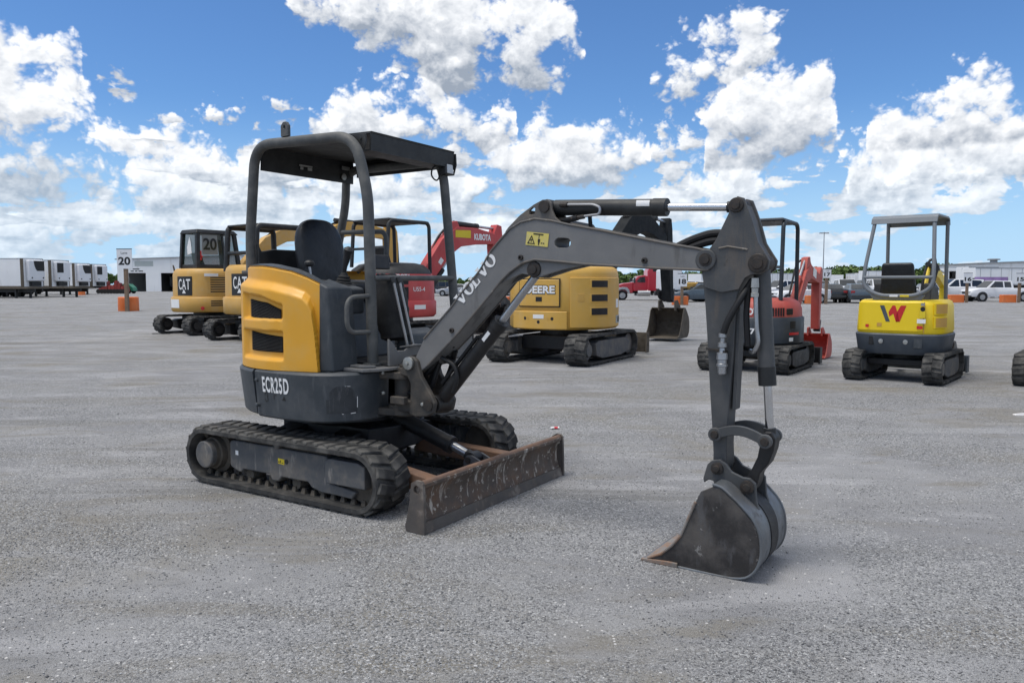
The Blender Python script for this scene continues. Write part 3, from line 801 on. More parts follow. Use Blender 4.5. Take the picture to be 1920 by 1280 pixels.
    # grilles: black woven mesh panels set into the two openings
    for quad in ([(-109.6, 1.186), (-82.4, 1.150), (-82.8, 1.240), (-92, 1.281), (-108.6, 1.303)], [(-107.2, 0.962), (-81.8, 0.962), (-82.0, 1.064), (-109.0, 1.092)]):
        gm = MB()
        a_lo, a_hi = min(q[0] for q in quad), max(q[0] for q in quad)
        low = sorted([q for q in quad if q[1] < 1.19 and (q[1] > 1.1 or q[1] < 1.0)]); high = sorted([q for q in quad if q not in low])
        for layer, (mat, off) in enumerate((('mesh_black', -0.030),)):
            def gp(u, v):
                a = a_lo + (a_hi - a_lo) * u
                z = interp(a, low) * (1 - v) + interp(a, high) * v
                r_ = 0.765 + off
                return (r_ * math.cos(R(a)), r_ * math.sin(R(a)), z)
            gm.grid(gp, 16, 4)
        go = gm.build('vent_grille', 'mesh_black', hood)
        wm = MB()
        na, nz = 34, 12
        for i in range(na + 1):
            a = a_lo + (a_hi - a_lo) * i / na
            z0_, z1_ = interp(a, low), interp(a, high)
            r_ = 0.765 - 0.027
            c, s = math.cos(R(a)), math.sin(R(a))
            wm.tube([(r_ * c, r_ * s, z0_), (r_ * c, r_ * s, z1_)], 0.0012, 4, caps=False)
        for j in range(1, nz):
            pth = []
            for i in range(13):
                a = a_lo + (a_hi - a_lo) * i / 12
                r_ = 0.765 - 0.026; z = interp(a, low) * (1 - j / nz) + interp(a, high) * j / nz
                pth.append((r_ * math.cos(R(a)), r_ * math.sin(R(a)), z))
            wm.tube(pth, 0.0012, 4, caps=False)
        wm.build('grille_wire', 'plastic_black', go)
    # dark trim running along the hood's inner edge, and the panel in front of it
    tr_ = MB()
    n = 30; pa_, pb_ = [], []
    for i in range(n + 1):
        a = -150 + (-58.6 + 150) * i / n; r_ = hood_plan(a) - 0.055; zt = top_z(a) + 0.004
        pa_.append((r_ * math.cos(R(a)), r_ * math.sin(R(a)), zt)); r2 = r_ - 0.075
        pb_.append((r2 * math.cos(R(a)), r2 * math.sin(R(a)), zt + 0.012))
    tr_.add(pa_ + pb_ + [(p[0], p[1], p[2] - 0.05) for p in pb_], [(i, i + 1, n + 2 + i, n + 1 + i) for i in range(n)] + [(n + 1 + i, n + 2 + i, 2 * n + 3 + i, 2 * n + 2 + i) for i in range(n)])
    tr_.build('hood_trim', 'dark_grey_paint', root)
    sp = MB()   # upright side panel in front of the hood
    pl_ = [(0.385, -0.640), (0.418, -0.652), (0.430, -0.600), (0.470, -0.52), (0.455, -0.46), (0.44, -0.40), (0.10, -0.40), (0.10, -0.50)]
    sp.hexa([(0.36, -0.66, 0.845), (0.455, -0.628, 0.845), (0.47, -0.42, 0.845), (0.20, -0.42, 0.845)], [(0.37, -0.655, 1.41), (0.425, -0.64, 1.38), (0.425, -0.42, 1.38), (0.20, -0.42, 1.44)])
    spo = sp.build('side_panel', 'dark_grey_paint', root, bevel=0.014, segs=3)
    sp2 = MB(); sp2.hexa([(0.452, -0.56, 0.845), (0.590, -0.44, 0.845), (0.56, -0.36, 0.845), (0.42, -0.36, 0.845)], [(0.452, -0.58, 1.385), (0.620, -0.46, 1.365), (0.58, -0.36, 1.365), (0.42, -0.36, 1.385)])
    # ---- operator platform
    fl = MB()
    fl.prism([(-0.10, -0.42), (0.42, -0.545), (0.62, -0.54), (0.675, -0.46), (0.70, -0.35), (0.70, 0.40), (0.62, 0.60), (-0.10, 0.62)], 0.846, 0.868, 'z')
    fl.build('floor_plate', 'grey_paint', root, bevel=0.006)
    fm = MB(); fm.box(0.16, 0.64, -0.33, 0.52, 0.869, 0.880); fm.build('floor_mat', 'rubber_clean', root)
    fu = MB(); fu.prism([(0.47, -0.50), (0.60, -0.51), (0.645, -0.44), (0.60, -0.43), (0.47, -0.43)], 0.869, 0.884, 'z'); fu.build('foot_plate', 'grey_paint', root, bevel=0.004)
    fw = MB()   # front wall low, with a dip for the pedals
    fw.prism([(-0.35, 0.872), (0.55, 0.872), (0.55, 1.02), (0.30, 1.02), (0.20, 0.995), (-0.02, 0.99), (-0.10, 1.005), (-0.20, 0.965), (-0.27, 0.968), (-0.31, 1.02), (-0.35, 1.05)], 0.655, 0.675, 'x')
    fw.build('front_wall', 'grey_paint', root, bevel=0.006)
    # seat base box with side faces
    sb = MB(); sb.hexa([(-0.55, -0.40, 0.87), (0.10, -0.30, 0.87), (0.10, 0.36, 0.87), (-0.55, 0.50, 0.87)], [(-0.55, -0.42, 1.44), (0.03, -0.32, 1.27), (0.03, 0.36, 1.27), (-0.55, 0.50, 1.44)])
    sbo = sb.build('seat_base', 'dark_grey_paint', root, bevel=0.015)
    lt = MB(); lt.add([(0.1045, -0.24, 0.98), (0.1045, -0.10, 0.98), (0.098, -0.10, 1.03), (0.098, -0.24, 1.03)], [(0, 1, 2, 3)]); lt.build('warning_label', 'yellow_decal', sbo)
    bkw = MB(); bkw.prism([(-0.34, 1.43), (0.52, 1.43), (0.55, 1.62), (0.45, 1.66), (-0.20, 1.66), (-0.31, 1.64), (-0.345, 1.70)], -0.63, -0.60, 'x')
    bkw.build('rear_cowl', 'black_paint', root, bevel=0.01)
    # seat
    def cushion(c, sx, sy, sz, tilt, name, parent, pw=3.2):
        mb = MB(Matrix.Translation(c) @ Matrix.Rotation(R(tilt), 4, 'Y'))
        def f(u, v):
            th, ph = 2 * math.pi * u, -math.pi / 2 + math.pi * v
            e = 2.0 / pw
            sg = lambda t: math.copysign(abs(t) ** e, t)
            x, y, z = sg(math.cos(ph)) * sg(math.cos(th)), sg(math.cos(ph)) * sg(math.sin(th)), sg(math.sin(ph))
            return (x * sx, y * sy * (1 - 0.16 * max(0, z) ** 2 if name == 'backrest' else 1), z * sz)
        mb.grid(f, 32, 20, True)
        return mb.build(name, 'seat_vinyl', parent, ang=80)
    se = thing_part('seat', root)
    cushion((-0.10, 0.05, 1.36), 0.27, 0.235, 0.065, -4, 'seat_cushion', se)
    bk = cushion((-0.375, 0.05, 1.62), 0.062, 0.225, 0.270, -10, 'backrest', se, 3.4)
    for s in (-0.14, 0.0, 0.14):          # stitched folds
        q = MB(); q.tube([(-0.355 + 0.04, 0.05 + s * 0.7, 1.42), (-0.345 + 0.02, 0.05 + s * 0.85, 1.60), (-0.375, 0.05 + s * 0.5, 1.74)], 0.008, 6); q.build('seam', 'seat_vinyl', bk)
    # right console, joystick, blade lever; left console mirrored
    for s in (-1, 1):
        cy = 0.05 + s * 0.33
        CM = Matrix.Translation((0 if s < 0 else -0.30, 0, 0))
        co = MB(CM); co.hexa([(-0.22, cy - 0.07, 1.26), (0.30, cy - 0.07, 1.22), (0.30, cy + 0.07, 1.22), (-0.22, cy + 0.07, 1.26)], [(-0.22, cy - 0.07, 1.45), (0.27, cy - 0.06, 1.40), (0.27, cy + 0.06, 1.40), (-0.22, cy + 0.07, 1.45)])
        con = co.build('console', 'plastic_black', root, bevel=0.02, segs=3)
        bo = MB(CM); bo.lathe((0.20, cy, 1.40), (0.1, 0, 1), [(0, 0.055), (0.015, 0.058), (0.02, 0.046), (0.035, 0.048), (0.04, 0.038), (0.055, 0.040), (0.06, 0.028), (0.08, 0.020)], 16)
        bo.build('bellows', 'rubber_clean', con)
        dz = 0.0 if s < 0 else -0.17
        js = MB(CM); js.tube([(0.205, cy, 1.46 + dz), (0.215, cy, 1.52 + dz), (0.225, cy + 0.003, 1.56 + dz), (0.235, cy + 0.004, 1.60 + dz), (0.255, cy, 1.635 + dz), (0.262, cy, 1.65 + dz)], [0.012, 0.017, 0.024, 0.025, 0.034, 0.014], 12)
        js.build('joystick', 'plastic_black', con)
    bv = MB(); bv.tube([(0.02, -0.40, 1.36), (0.0, -0.40, 1.52)], 0.009, 8); bvo = bv.build('blade_lever', 'dull_chrome', root)
    kb = MB(); kb.lathe((0.0, -0.40, 1.52), (0, 0, 1), [(0, 0.014), (0.012, 0.034), (0.028, 0.036), (0.042, 0.022), (0.045, 0)], 14); kb.build('knob', 'plastic_black', bvo)
    dash = MB(); dash.hexa([(0.10, -0.42, 1.25), (0.36, -0.40, 1.20), (0.36, -0.24, 1.20), (0.10, -0.24, 1.25)], [(0.12, -0.42, 1.40), (0.36, -0.40, 1.375), (0.36, -0.24, 1.375), (0.12, -0.24, 1.42)])
    dash.build('control_box', 'dark_grey_paint', root, bevel=0.02, segs=3)
    mo = MB(); mo.hexa([(0.42, -0.25, 1.50), (0.46, -0.25, 1.50), (0.47, -0.10, 1.50), (0.43, -0.10, 1.50)], [(0.40, -0.25, 1.60), (0.44, -0.25, 1.60), (0.45, -0.10, 1.60), (0.41, -0.10, 1.60)])
    mo.build('display', 'plastic_black', root, bevel=0.012)
    # rubber bellows boot round the control column
    bt = MB(); bt.lathe((0.50, -0.10, 1.02), (-0.10, -0.04, 1), [(0.0, 0.06)] + [(0.02 + 0.03 * i, 0.095 + 0.025 * math.sin(i / 13 * 3.1) - 0.006 * (i % 2)) for i in range(14)] + [(0.45, 0.05)], 22)
    bt.build('rubber_boot', 'rubber_clean', root)
    col_ = MB(); col_.hexa([(0.46, -0.09, 0.87), (0.62, -0.09, 0.87), (0.62, 0.30, 0.87), (0.46, 0.30, 0.87)], [(0.50, -0.05, 1.10), (0.60, -0.05, 1.06), (0.60, 0.24, 1.06), (0.50, 0.24, 1.10)])
    col_.build('pedal_box', 'dark_grey_paint', root, bevel=0.015)
    for dy in (0.0, 0.058):
        tl = MB(); tl.tube([(0.63, -0.125 + dy, 0.99), (0.613, -0.228 + dy, 1.39), (0.612, -0.232 + dy, 1.41)], 0.0105, 10); tlo = tl.build('travel_lever', 'dull_chrome', root)
        kk = MB(); kk.tube([(0.612, -0.232 + dy, 1.41), (0.60, -0.235 + dy, 1.445)], [0.016, 0.017], 10); kk.build('grip', 'plastic_black', tlo)
        pd = MB(); pd.hexa([(0.60, -0.17 + dy * 1.6, 0.975), (0.74, -0.17 + dy * 1.6, 0.995), (0.74, -0.105 + dy * 1.6, 0.995), (0.60, -0.105 + dy * 1.6, 0.975)], [(0.60, -0.17 + dy * 1.6, 0.987), (0.74, -0.17 + dy * 1.6, 1.007), (0.74, -0.105 + dy * 1.6, 1.007), (0.60, -0.105 + dy * 1.6, 0.987)])
        pd.build('pedal', 'grey_paint', root, bevel=0.004)
    # ---- canopy
    tubeR = 0.036
    hp = MB(); hp.tube(fillet([(-0.665, -0.36, 1.49), (-0.665, -0.36, 1.75), (-0.60, -0.35, 2.400), (0.395, -0.35, 2.365), (0.505, -0.35, 1.98), (0.535, -0.355, 0.872)], [0, 0.1, 0.17, 0.17, 0.12, 0], 10), tubeR, 18)
    hpo = hp.build('canopy_hoop', 'post_paint', root)
    ft_ = MB(); ft_.box(0.49, 0.585, -0.405, -0.31, 0.868, 0.888); ft_.build('post_foot', 'post_paint', hpo, bevel=0.006)
    ft2 = MB(); ft2.box(-0.715, -0.615, -0.41, -0.31, 1.478, 1.50); ft2.build('post_foot', 'post_paint', hpo, bevel=0.006)
    hl = MB(); hl.tube(fillet([(-0.80, 0.58, 1.45), (-0.775, 0.58, 1.60), (-0.665, 0.60, 2.06), (-0.655, 0.60, 2.335), (0.33, 0.60, 2.325), (0.375, 0.60, 2.20), (0.475, 0.60, 1.20), (0.49, 0.60, 0.872)], [0, 0.1, 0.12, 0.14, 0.10, 0.1, 0.1, 0], 10), tubeR * 0.95, 18)
    hlo = hl.build('canopy_hoop', 'post_paint', root)
    rf = MB()
    rf.hexa([(-0.585, -0.33, 2.396), (0.455, -0.265, 2.385), (0.425, 0.665, 2.385), (-0.60, 0.66, 2.396)], [(-0.585, -0.33, 2.412), (0.462, -0.265, 2.402), (0.432, 0.665, 2.402), (-0.60, 0.66, 2.412)])
    roof = rf.build('roof', 'roof_paint', root, bevel=0.004)
    fa = MB()   # front fascia folding down and under
    fa.hexa([(0.440, -0.262, 2.285), (0.452, -0.262, 2.285), (0.422, 0.663, 2.285), (0.410, 0.663, 2.285)], [(0.445, -0.262, 2.386), (0.459, -0.262, 2.386), (0.429, 0.663, 2.386), (0.415, 0.663, 2.386)])
    fa.hexa([(0.28, -0.262, 2.278), (0.452, -0.262, 2.278), (0.422, 0.663, 2.278), (0.26, 0.663, 2.278)], [(0.28, -0.262, 2.286), (0.452, -0.262, 2.286), (0.422, 0.663, 2.286), (0.26, 0.663, 2.286)])
    fa.build('front_fascia', 'roof_paint', roof)
    re_ = MB(); re_.hexa([(-0.60, -0.31, 2.225), (-0.585, -0.31, 2.225), (-0.595, 0.62, 2.225), (-0.61, 0.62, 2.225)], [(-0.59, -0.31, 2.398), (-0.575, -0.31, 2.398), (-0.59, 0.62, 2.398), (-0.605, 0.62, 2.398)])
    reo = re_.build('rear_fascia', 'black_paint', roof)
    for (yy, zz, w, h, m_) in ((0.10, 2.30, 0.13, 0.012, 'white_decal'), (0.06, 2.275, 0.03, 0.022, 'white_decal'), (0.14, 2.275, 0.045, 0.022, 'white_decal'), (0.52, 2.325, 0.09, 0.030, 'white_decal')):
        mbk = MB(); xx = -0.5835 - (zz - 2.225) * -0.03; mbk.add([(xx + 0.004, yy - w / 2, zz), (xx + 0.004, yy + w / 2, zz), (xx + 0.005, yy + w / 2, zz + h), (xx + 0.005, yy - w / 2, zz + h)], [(0, 1, 2, 3)]); mbk.build('small_label', 'zinc', reo)
    rd = MB(); rd.lathe((-0.582, 0.50, 2.27), (1, 0, 0.0), [(0, 0.026), (0.006, 0.026), (0.007, 0.0)], 16); rd.build('round_label', 'zinc', reo)
    ls = MB(); ls.hexa([(-0.58, 0.645, 2.28), (0.41, 0.648, 2.28), (0.41, 0.662, 2.28), (-0.58, 0.66, 2.28)], [(-0.58, 0.645, 2.397), (0.41, 0.648, 2.387), (0.41, 0.662, 2.387), (-0.58, 0.66, 2.397)]); ls.build('side_fascia', 'roof_paint', roof)
    gs = MB(); gs.prism([(0.20, 2.385), (0.44, 2.384), (0.445, 2.330), (0.425, 2.285), (0.405, 2.255), (0.36, 2.33)], -0.300, -0.288); gs.build('corner_gusset', 'roof_paint', roof, bevel=0.002)
    for p in ((0.40, 2.355), (0.395, 2.30)):
        b_ = MB(); b_.lathe((p[0], -0.301, p[1]), (0, -1, 0), [(0, 0.010), (0.006, 0.009), (0.007, 0)], 8); b_.build('bolt', 'black_paint', roof)
    lb = MB()   # lamp bracket at the far front corner
    lb.prism([(0.31, 2.385), (0.435, 2.385), (0.44, 2.30), (0.415, 2.225), (0.36, 2.225), (0.30, 2.26)], 0.668, 0.678, holes=[circle(0.405, 2.33, 0.011, 10), circle(0.405, 2.26, 0.011, 10)]); lb.build('lamp_bracket', 'roof_paint', roof)
    lm = MB(); lm.hexa([(0.36, 0.545, 2.215), (0.44, 0.545, 2.22), (0.44, 0.645, 2.22), (0.36, 0.645, 2.215)], [(0.36, 0.55, 2.30), (0.43, 0.55, 2.305), (0.43, 0.64, 2.305), (0.36, 0.64, 2.30)])
    lmo = lm.build('work_lamp', 'plastic_black', roof, bevel=0.012)
    lg = MB(); lg.hexa([(0.436, 0.558, 2.228), (0.446, 0.558, 2.228), (0.446, 0.632, 2.228), (0.436, 0.632, 2.228)], [(0.430, 0.562, 2.296), (0.440, 0.562, 2.296), (0.440, 0.628, 2.296), (0.430, 0.628, 2.296)]); lg.build('lamp_lens', 'lamp_glass', lmo, bevel=0.006)
    wr = MB(); wr.tube(fillet([(0.40, 0.545, 2.27), (0.39, 0.46, 2.28), (0.385, 0.43, 2.20), (0.39, 0.50, 2.16), (0.39, 0.54, 2.22)], 0.05, 6), 0.006, 8); wr.build('lamp_cable', 'hose', roof)
    ey = MB(); ey.prism(fillet2([(-0.30, 2.425), (-0.30, 2.50), (-0.275, 2.525), (-0.245, 2.525), (-0.225, 2.50), (-0.225, 2.425)]), -0.37, -0.345, holes=[circle(-0.262, 2.488, 0.013, 10, 0.8)])
    ey.build('lifting_eye', 'post_paint', hpo, bevel=0.004)
    # rails and handles
    ra = MB(); ra.tube([(0.545, -0.35, 1.440), (0.50, 0.125, 1.443), (0.462, 0.60, 1.447)], 0.019, 12); ra.build('front_rail', 'post_paint', root)
    dl = MB(); dl.tube(fillet([(0.530, -0.36, 1.325), (0.535, -0.585, 1.318), (0.538, -0.585, 1.095), (0.535, -0.36, 1.090)], 0.085, 8), 0.0155, 12); dl.build('grab_handle', 'post_paint', hpo)
    bh = MB(); bh.tube(fillet([(-0.69, 0.58, 1.83), (-0.20, 0.58, 1.82), (-0.20, 0.58, 1.59), (-0.35, 0.58, 1.585), (-0.45, 0.50, 1.50)], 0.07, 6), 0.020, 10); bh.build('grab_handle', 'post_paint', hlo)
    # ---- swing post: yoke and casting
    YC = -0.24
    sw = MB()
    out_ = [(0.877, 0.942), (0.907, 0.920), (0.937, 0.827), (1.021, 0.714), (1.050, 0.664), (1.034, 0.600), (0.985, 0.575), (0.897, 0.563), (0.835, 0.575), (0.842, 0.640), (0.848, 0.686), (0.850, 0.773), (0.825, 0.815), (0.762, 0.825), (0.765, 0.862), (0.800, 0.885), (0.810, 0.925), (0.842, 0.948)]
    for s in (-1, 1): sw.prism(out_, YC + s * 0.095 - 0.018, YC + s * 0.095 + 0.018)
    sw.box(0.70, 0.86, YC - 0.10, YC + 0.10, 0.585, 0.66)
    swo = sw.build('swing_post', 'cast_metal', root, bevel=0.010, segs=3)
    kp = MB(); kp.cyl((0.70, YC, 0.54), (0.70, YC, 0.86), 0.062, n=22); kp.cyl((0.70, YC, 0.79), (0.70, YC, 0.835), 0.105, n=24); kp.cyl((0.70, YC, 0.555), (0.70, YC, 0.62), 0.105, n=24)
    kp.cyl((0.70, YC, 0.86), (0.70, YC, 0.88), 0.035)
    kp.build('king_pin', 'cast_metal', swo, bevel=0.004)
    tb = MB(); tb.hexa([(0.40, YC - 0.20, 0.79), (0.72, YC - 0.10, 0.79), (0.72, YC + 0.10, 0.79), (0.40, YC + 0.20, 0.79)], [(0.40, YC - 0.20, 0.835), (0.72, YC - 0.10, 0.835), (0.72, YC + 0.10, 0.835), (0.40, YC + 0.20, 0.835)])
    tb.hexa([(0.40, YC - 0.20, 0.55), (0.72, YC - 0.10, 0.55), (0.72, YC + 0.10, 0.55), (0.40, YC + 0.20, 0.55)], [(0.40, YC - 0.20, 0.60), (0.72, YC - 0.10, 0.60), (0.72, YC + 0.10, 0.60), (0.40, YC + 0.20, 0.60)])
    tb.build('swing_bracket', 'cast_metal', root, bevel=0.01)
    cl = MB(); cl.box(0.715, 0.835, YC - 0.155, YC - 0.115, 0.640, 0.688); cl.build('stop_block', 'cast_metal', swo, bevel=0.006)
    for (x, z) in ((0.640, 0.83), (0.640, 0.70)):
        b_ = MB(); a = -27.0; b_.lathe((x - 0.01, -0.37, z), (0.9, -0.4, 0), [(0, 0.012), (0.016, 0.011), (0.018, 0)], 10); b_.build('bolt', 'zinc', sk)
    p1 = MB(); p1.lathe((0.846, YC - 0.112, 0.903), (0, -1, 0), [(-0.25, 0.022), (0.0, 0.022), (0.004, 0.040), (0.020, 0.040), (0.022, 0.032), (0.023, 0.0)], 24); p1o = p1.build('boom_pin', 'zinc', swo)
    p1b = MB(); p1b.lathe((0.846, YC - 0.134, 0.903), (0, -1, 0), [(0, 0.013), (0.012, 0.012), (0.013, 0)], 6); p1b.build('pin_bolt', 'zinc', p1o)
    p2 = MB(); p2.lathe((1.000, YC - 0.112, 0.648), (0, -1, 0), [(-0.25, 0.02), (0.0, 0.02), (0.002, 0.036), (0.012, 0.036), (0.013, 0)], 20); p2.build('cylinder_pin', 'pin_steel', swo)
    p2b = MB(); p2b.lathe((0.955, YC - 0.113, 0.652), (0, -1, 0), [(0, 0.012), (0.012, 0.011), (0.014, 0)], 8); p2b.build('bolt', 'zinc', swo)
    # ---- boom
    bf = 0.085
    web = [(0.868, 0.930), (0.945, 1.060), (1.158, 1.257), (1.240, 1.345), (1.379, 1.482), (1.460, 1.595), (1.532, 1.663), (1.590, 1.716), (1.664, 1.751), (1.759, 1.767), (1.868, 1.751), (1.973, 1.726), (2.177, 1.686), (2.518, 1.612), (2.600, 1.596), (2.704, 1.577), (2.770, 1.560), (2.800, 1.525), (2.797, 1.493), (2.768, 1.473), (2.727, 1.471), (2.507, 1.482), (2.077, 1.509), (1.921, 1.525), (1.759, 1.539), (1.675, 1.521), (1.590, 1.471), (1.532, 1.423), (1.460, 1.347), (1.214, 1.105), (0.973, 0.895), (0.925, 0.860), (0.870, 0.855), (0.830, 0.880), (0.830, 0.915)]
    slot = [(1.915 + 0.027 * math.cos(R(a)), 1.628 + 0.027 * math.sin(R(a))) for a in range(90, 271, 20)] + [(1.962 + 0.027 * math.cos(R(a)), 1.626 + 0.027 * math.sin(R(a))) for a in range(-90, 91, 20)]
    bm_ = MB(); bm_.prism(web, YC - bf, YC + bf, holes=[slot])
    boom = bm_.build('boom', 'grey_paint', root, bevel=0.004)
    # weld beads / flange edges standing proud along the plates
    for nm, pts in (('upper_weld', web[1:17]), ('lower_weld', web[19:31])):
        for s in (-1, 1):
            e = MB(); e.tube([(p[0], YC + s * bf, p[1]) for p in pts], 0.007, 8); e.build(nm, 'boom_edge', boom)
    gus = [(1.500, 1.395), (1.551, 1.445), (1.675, 1.525), (1.758, 1.540), (1.958, 1.525), (2.085, 1.510), (1.921, 1.479), (1.800, 1.446), (1.770, 1.436), (1.735, 1.436), (1.712, 1.452), (1.661, 1.461), (1.588, 1.432)]
    for s in (-1, 1):
        gsb = MB(); gsb.prism(gus, YC + s * 0.060 - 0.010, YC + s * 0.060 + 0.010); gsb.build('lower_gusset', 'grey_paint', boom, bevel=0.004)
    pp = MB(); pp.lathe((1.747, YC, 1.484), (0, -1, 0), [(-0.088, 0.03), (-0.088, 0.045), (-0.07, 0.047), (0.070, 0.047), (0.080, 0.043), (0.082, 0.026), (0.092, 0.024), (0.093, 0)], 20); pp.build('pin_boss', 'pin_steel', boom)
    cyb = [(1.545, 1.700), (1.567, 1.726), (1.648, 1.793), (1.741, 1.848), (1.800, 1.872), (1.838, 1.870), (1.858, 1.850), (1.862, 1.815), (1.880, 1.775), (1.917, 1.744), (1.985, 1.715), (1.868, 1.735), (1.759, 1.750), (1.640, 1.725)]
    hol = [(1.715, 1.792), (1.748, 1.796), (1.752, 1.828), (1.736, 1.832), (1.715, 1.815)]
    for s in (-1, 1):
        cbk = MB(); cbk.prism(cyb, YC + s * 0.062 - 0.009, YC + s * 0.062 + 0.009, holes=[hol]); cbk.build('cylinder_bracket', 'boom_edge', boom, bevel=0.004)
    cbk = MB()
    cbk.prism([(1.545, 1.700), (1.567, 1.724), (1.648, 1.790), (1.700, 1.822), (1.695, 1.808), (1.600, 1.735)], YC - 0.053, YC + 0.053)
    cbk.build('bracket_web', 'boom_edge', boom, bevel=0.004)
    cpn = MB(); cpn.lathe((1.815, YC, 1.832), (0, -1, 0), [(-0.085, 0.028), (0.072, 0.028), (0.074, 0.034), (0.084, 0.033), (0.085, 0)], 18); cpn.build('pin', 'pin_steel', boom)
    for (x, z) in ((1.668, 1.552), (2.428, 1.522), (1.168, 1.120), (2.150, 1.600)):
        if x == 2.150: continue
        b_ = MB(); b_.lathe((x, YC - bf, z), (0, -1, 0), [(-0.002, 0.016), (0.012, 0.015), (0.013, 0.008), (0.004, 0.008), (0.004, 0)], 12); b_.build('threaded_boss', 'pin_steel', boom)
    tpn = MB(); tpn.lathe((2.752, YC, 1.521), (0, -1, 0), [(-0.096, 0.02), (-0.096, 0.035), (0.086, 0.035), (0.094, 0.033), (0.0945, 0.022), (0.102, 0.020), (0.103, 0)], 22); tpn.build('arm_pin', 'pin_steel', boom)
    tip = MB(); tip.lathe((2.752, YC, 1.521), (0, -1, 0), [(-0.090, 0.05), (0.089, 0.052), (0.092, 0.048), (0.092, 0.0)], 26); tip.build('tip_boss', 'stick_paint', boom)
    # marks on the boom
    def on_boom(o, ux, uz, off=0.003):
        o = Vector(o); u = Vector((ux, uz)).normalized(); w = Vector((-u.y, u.x))
        def place(a, b):
            p = Vector(o) + u * a + w * b
            return (p.x, YC - bf - off, p.y)
        return place
    V = [[(0.0, 1.0), (0.42, 1.0), (0.42, 0.92), (0.34, 0.92), (0.56, 0.30), (0.76, 0.92), (0.68, 0.92), (0.68, 1.0), (1.0, 1.0), (1.0, 0.92), (0.92, 0.92), (0.60, 0.0), (0.40, 0.0), (0.08, 0.92), (0.0, 0.92)]]
    L = [[(0.0, 1.0), (0.46, 1.0), (0.46, 0.91), (0.36, 0.91), (0.36, 0.10), (0.62, 0.10), (0.72, 0.36), (0.80, 0.36), (0.78, 0.0), (0.0, 0.0), (0.0, 0.09), (0.10, 0.09), (0.10, 0.91), (0.0, 0.91)]]
    def O():
        n = 20; q = []
        for i in range(n):
            a0, a1 = 2 * math.pi * i / n, 2 * math.pi * (i + 1) / n
            q.append([(0.5 + 0.5 * math.cos(a0), 0.5 + 0.52 * math.sin(a0)), (0.5 + 0.5 * math.cos(a1), 0.5 + 0.52 * math.sin(a1)), (0.5 + 0.22 * math.cos(a1), 0.5 + 0.40 * math.sin(a1)), (0.5 + 0.22 * math.cos(a0), 0.5 + 0.40 * math.sin(a0))])
        return q
    pl_v = on_boom((1.236, 1.262), 0.262, 0.267)
    xo = 0.0; polys = []
    for ch, w in ((V, 0.088), (O(), 0.078), (L, 0.072), (V, 0.088), (O(), 0.078)):
        polys += [[(xo + q[0] * w, q[1] * 0.076) for q in p] for p in ch]; xo += w - 0.004
    poly_marks(polys, pl_v, 'white_decal', boom, 'lettering')
    wl = on_boom((1.700, 1.624), 0.144, -0.0175)
    poly_marks([[(0.0, 0.0), (0.147, 0.0), (0.147, 0.074), (0.0, 0.074)]], wl, 'yellow_decal', boom, 'warning_label')
    wl2 = on_boom((1.700, 1.624), 0.144, -0.0175, 0.0045)
    tri = [(0.010, 0.008), (0.062, 0.008), (0.036, 0.058)]; ti_ = [(0.019, 0.013), (0.053, 0.013), (0.036, 0.047)]
    poly_marks([[tri[0], tri[1], ti_[1], ti_[0]], [tri[1], tri[2], ti_[2], ti_[1]], [tri[2], tri[0], ti_[0], ti_[2]], [(0.034, 0.018), (0.038, 0.018), (0.038, 0.036), (0.034, 0.036)], [(0.028, 0.030), (0.044, 0.034), (0.044, 0.030), (0.028, 0.026)],
                [(0.046, 0.062), (0.112, 0.062), (0.112, 0.069), (0.046, 0.069)], [(0.082, 0.044), (0.086, 0.044), (0.088, 0.062), (0.084, 0.062)], [(0.080, 0.020), (0.093, 0.020), (0.094, 0.040), (0.079, 0.040)], [(0.083, 0.005), (0.090, 0.005), (0.090, 0.020), (0.083, 0.020)],
                [(0.101, 0.015), (0.110, 0.015), (0.110, 0.021), (0.101, 0.021)], [(0.114, 0.015), (0.123, 0.015), (0.123, 0.021), (0.114, 0.021)]], wl2, 'black_decal', boom, 'label_print')
    # ---- boom cylinder
    a_, b_ = Vector((1.000, YC, 0.650)), Vector((1.747, YC, 1.484)); dr = (b_ - a_).normalized()
    pb = lambda t: a_ + dr * t
    bc2 = MB(); bc2.cyl(pb(0.05), pb(0.70), 0.046, n=24); bc2.cyl(pb(0.655), pb(0.715), 0.053, n=24); bc2.cyl(a_ + Vector((0, -0.07, 0)), a_ + Vector((0, 0.07, 0)), 0.055, n=22)
    bcy = bc2.build('boom_cylinder', 'greasy_black', root, bevel=0.004)
    rd2 = MB(); rd2.cyl(pb(0.71), pb(1.07), 0.0235, n=20); rd2.build('rod', 'dull_chrome', bcy)
    re2 = MB(); re2.cyl(b_ + Vector((0, -0.048, 0)), b_ + Vector((0, 0.048, 0)), 0.042, n=20); re2.build('rod_eye', 'pin_steel', bcy)
    w_ = Vector((-dr.z, 0, dr.x))
    pi_ = MB(); pi_.tube([pb(0.12) + w_ * 0.058 + Vector((0, -0.02, 0)), pb(0.52) + w_ * 0.056 + Vector((0, -0.02, 0)), pb(0.56) + w_ * 0.03 + Vector((0, -0.02, 0))], 0.013, 10); pi_.build('hydraulic_pipe', 'hose', bcy)
    mbk = MB(); mbk.box(-0.02, 0.02, -0.002, 0.002, -0.03, 0.03); 
    lbm = MB(); q0 = pb(0.59)
    lbm.add([q0 + dr * -0.035 + Vector((0, -0.0475, 0)) + w_ * -0.012, q0 + dr * 0.035 + Vector((0, -0.0475, 0)) + w_ * -0.012, q0 + dr * 0.035 + Vector((0, -0.0475, 0)) + w_ * 0.012, q0 + dr * -0.035 + Vector((0, -0.0475, 0)) + w_ * 0.012], [(0, 1, 2, 3)]); lbm.build('label', 'white_decal', bcy)
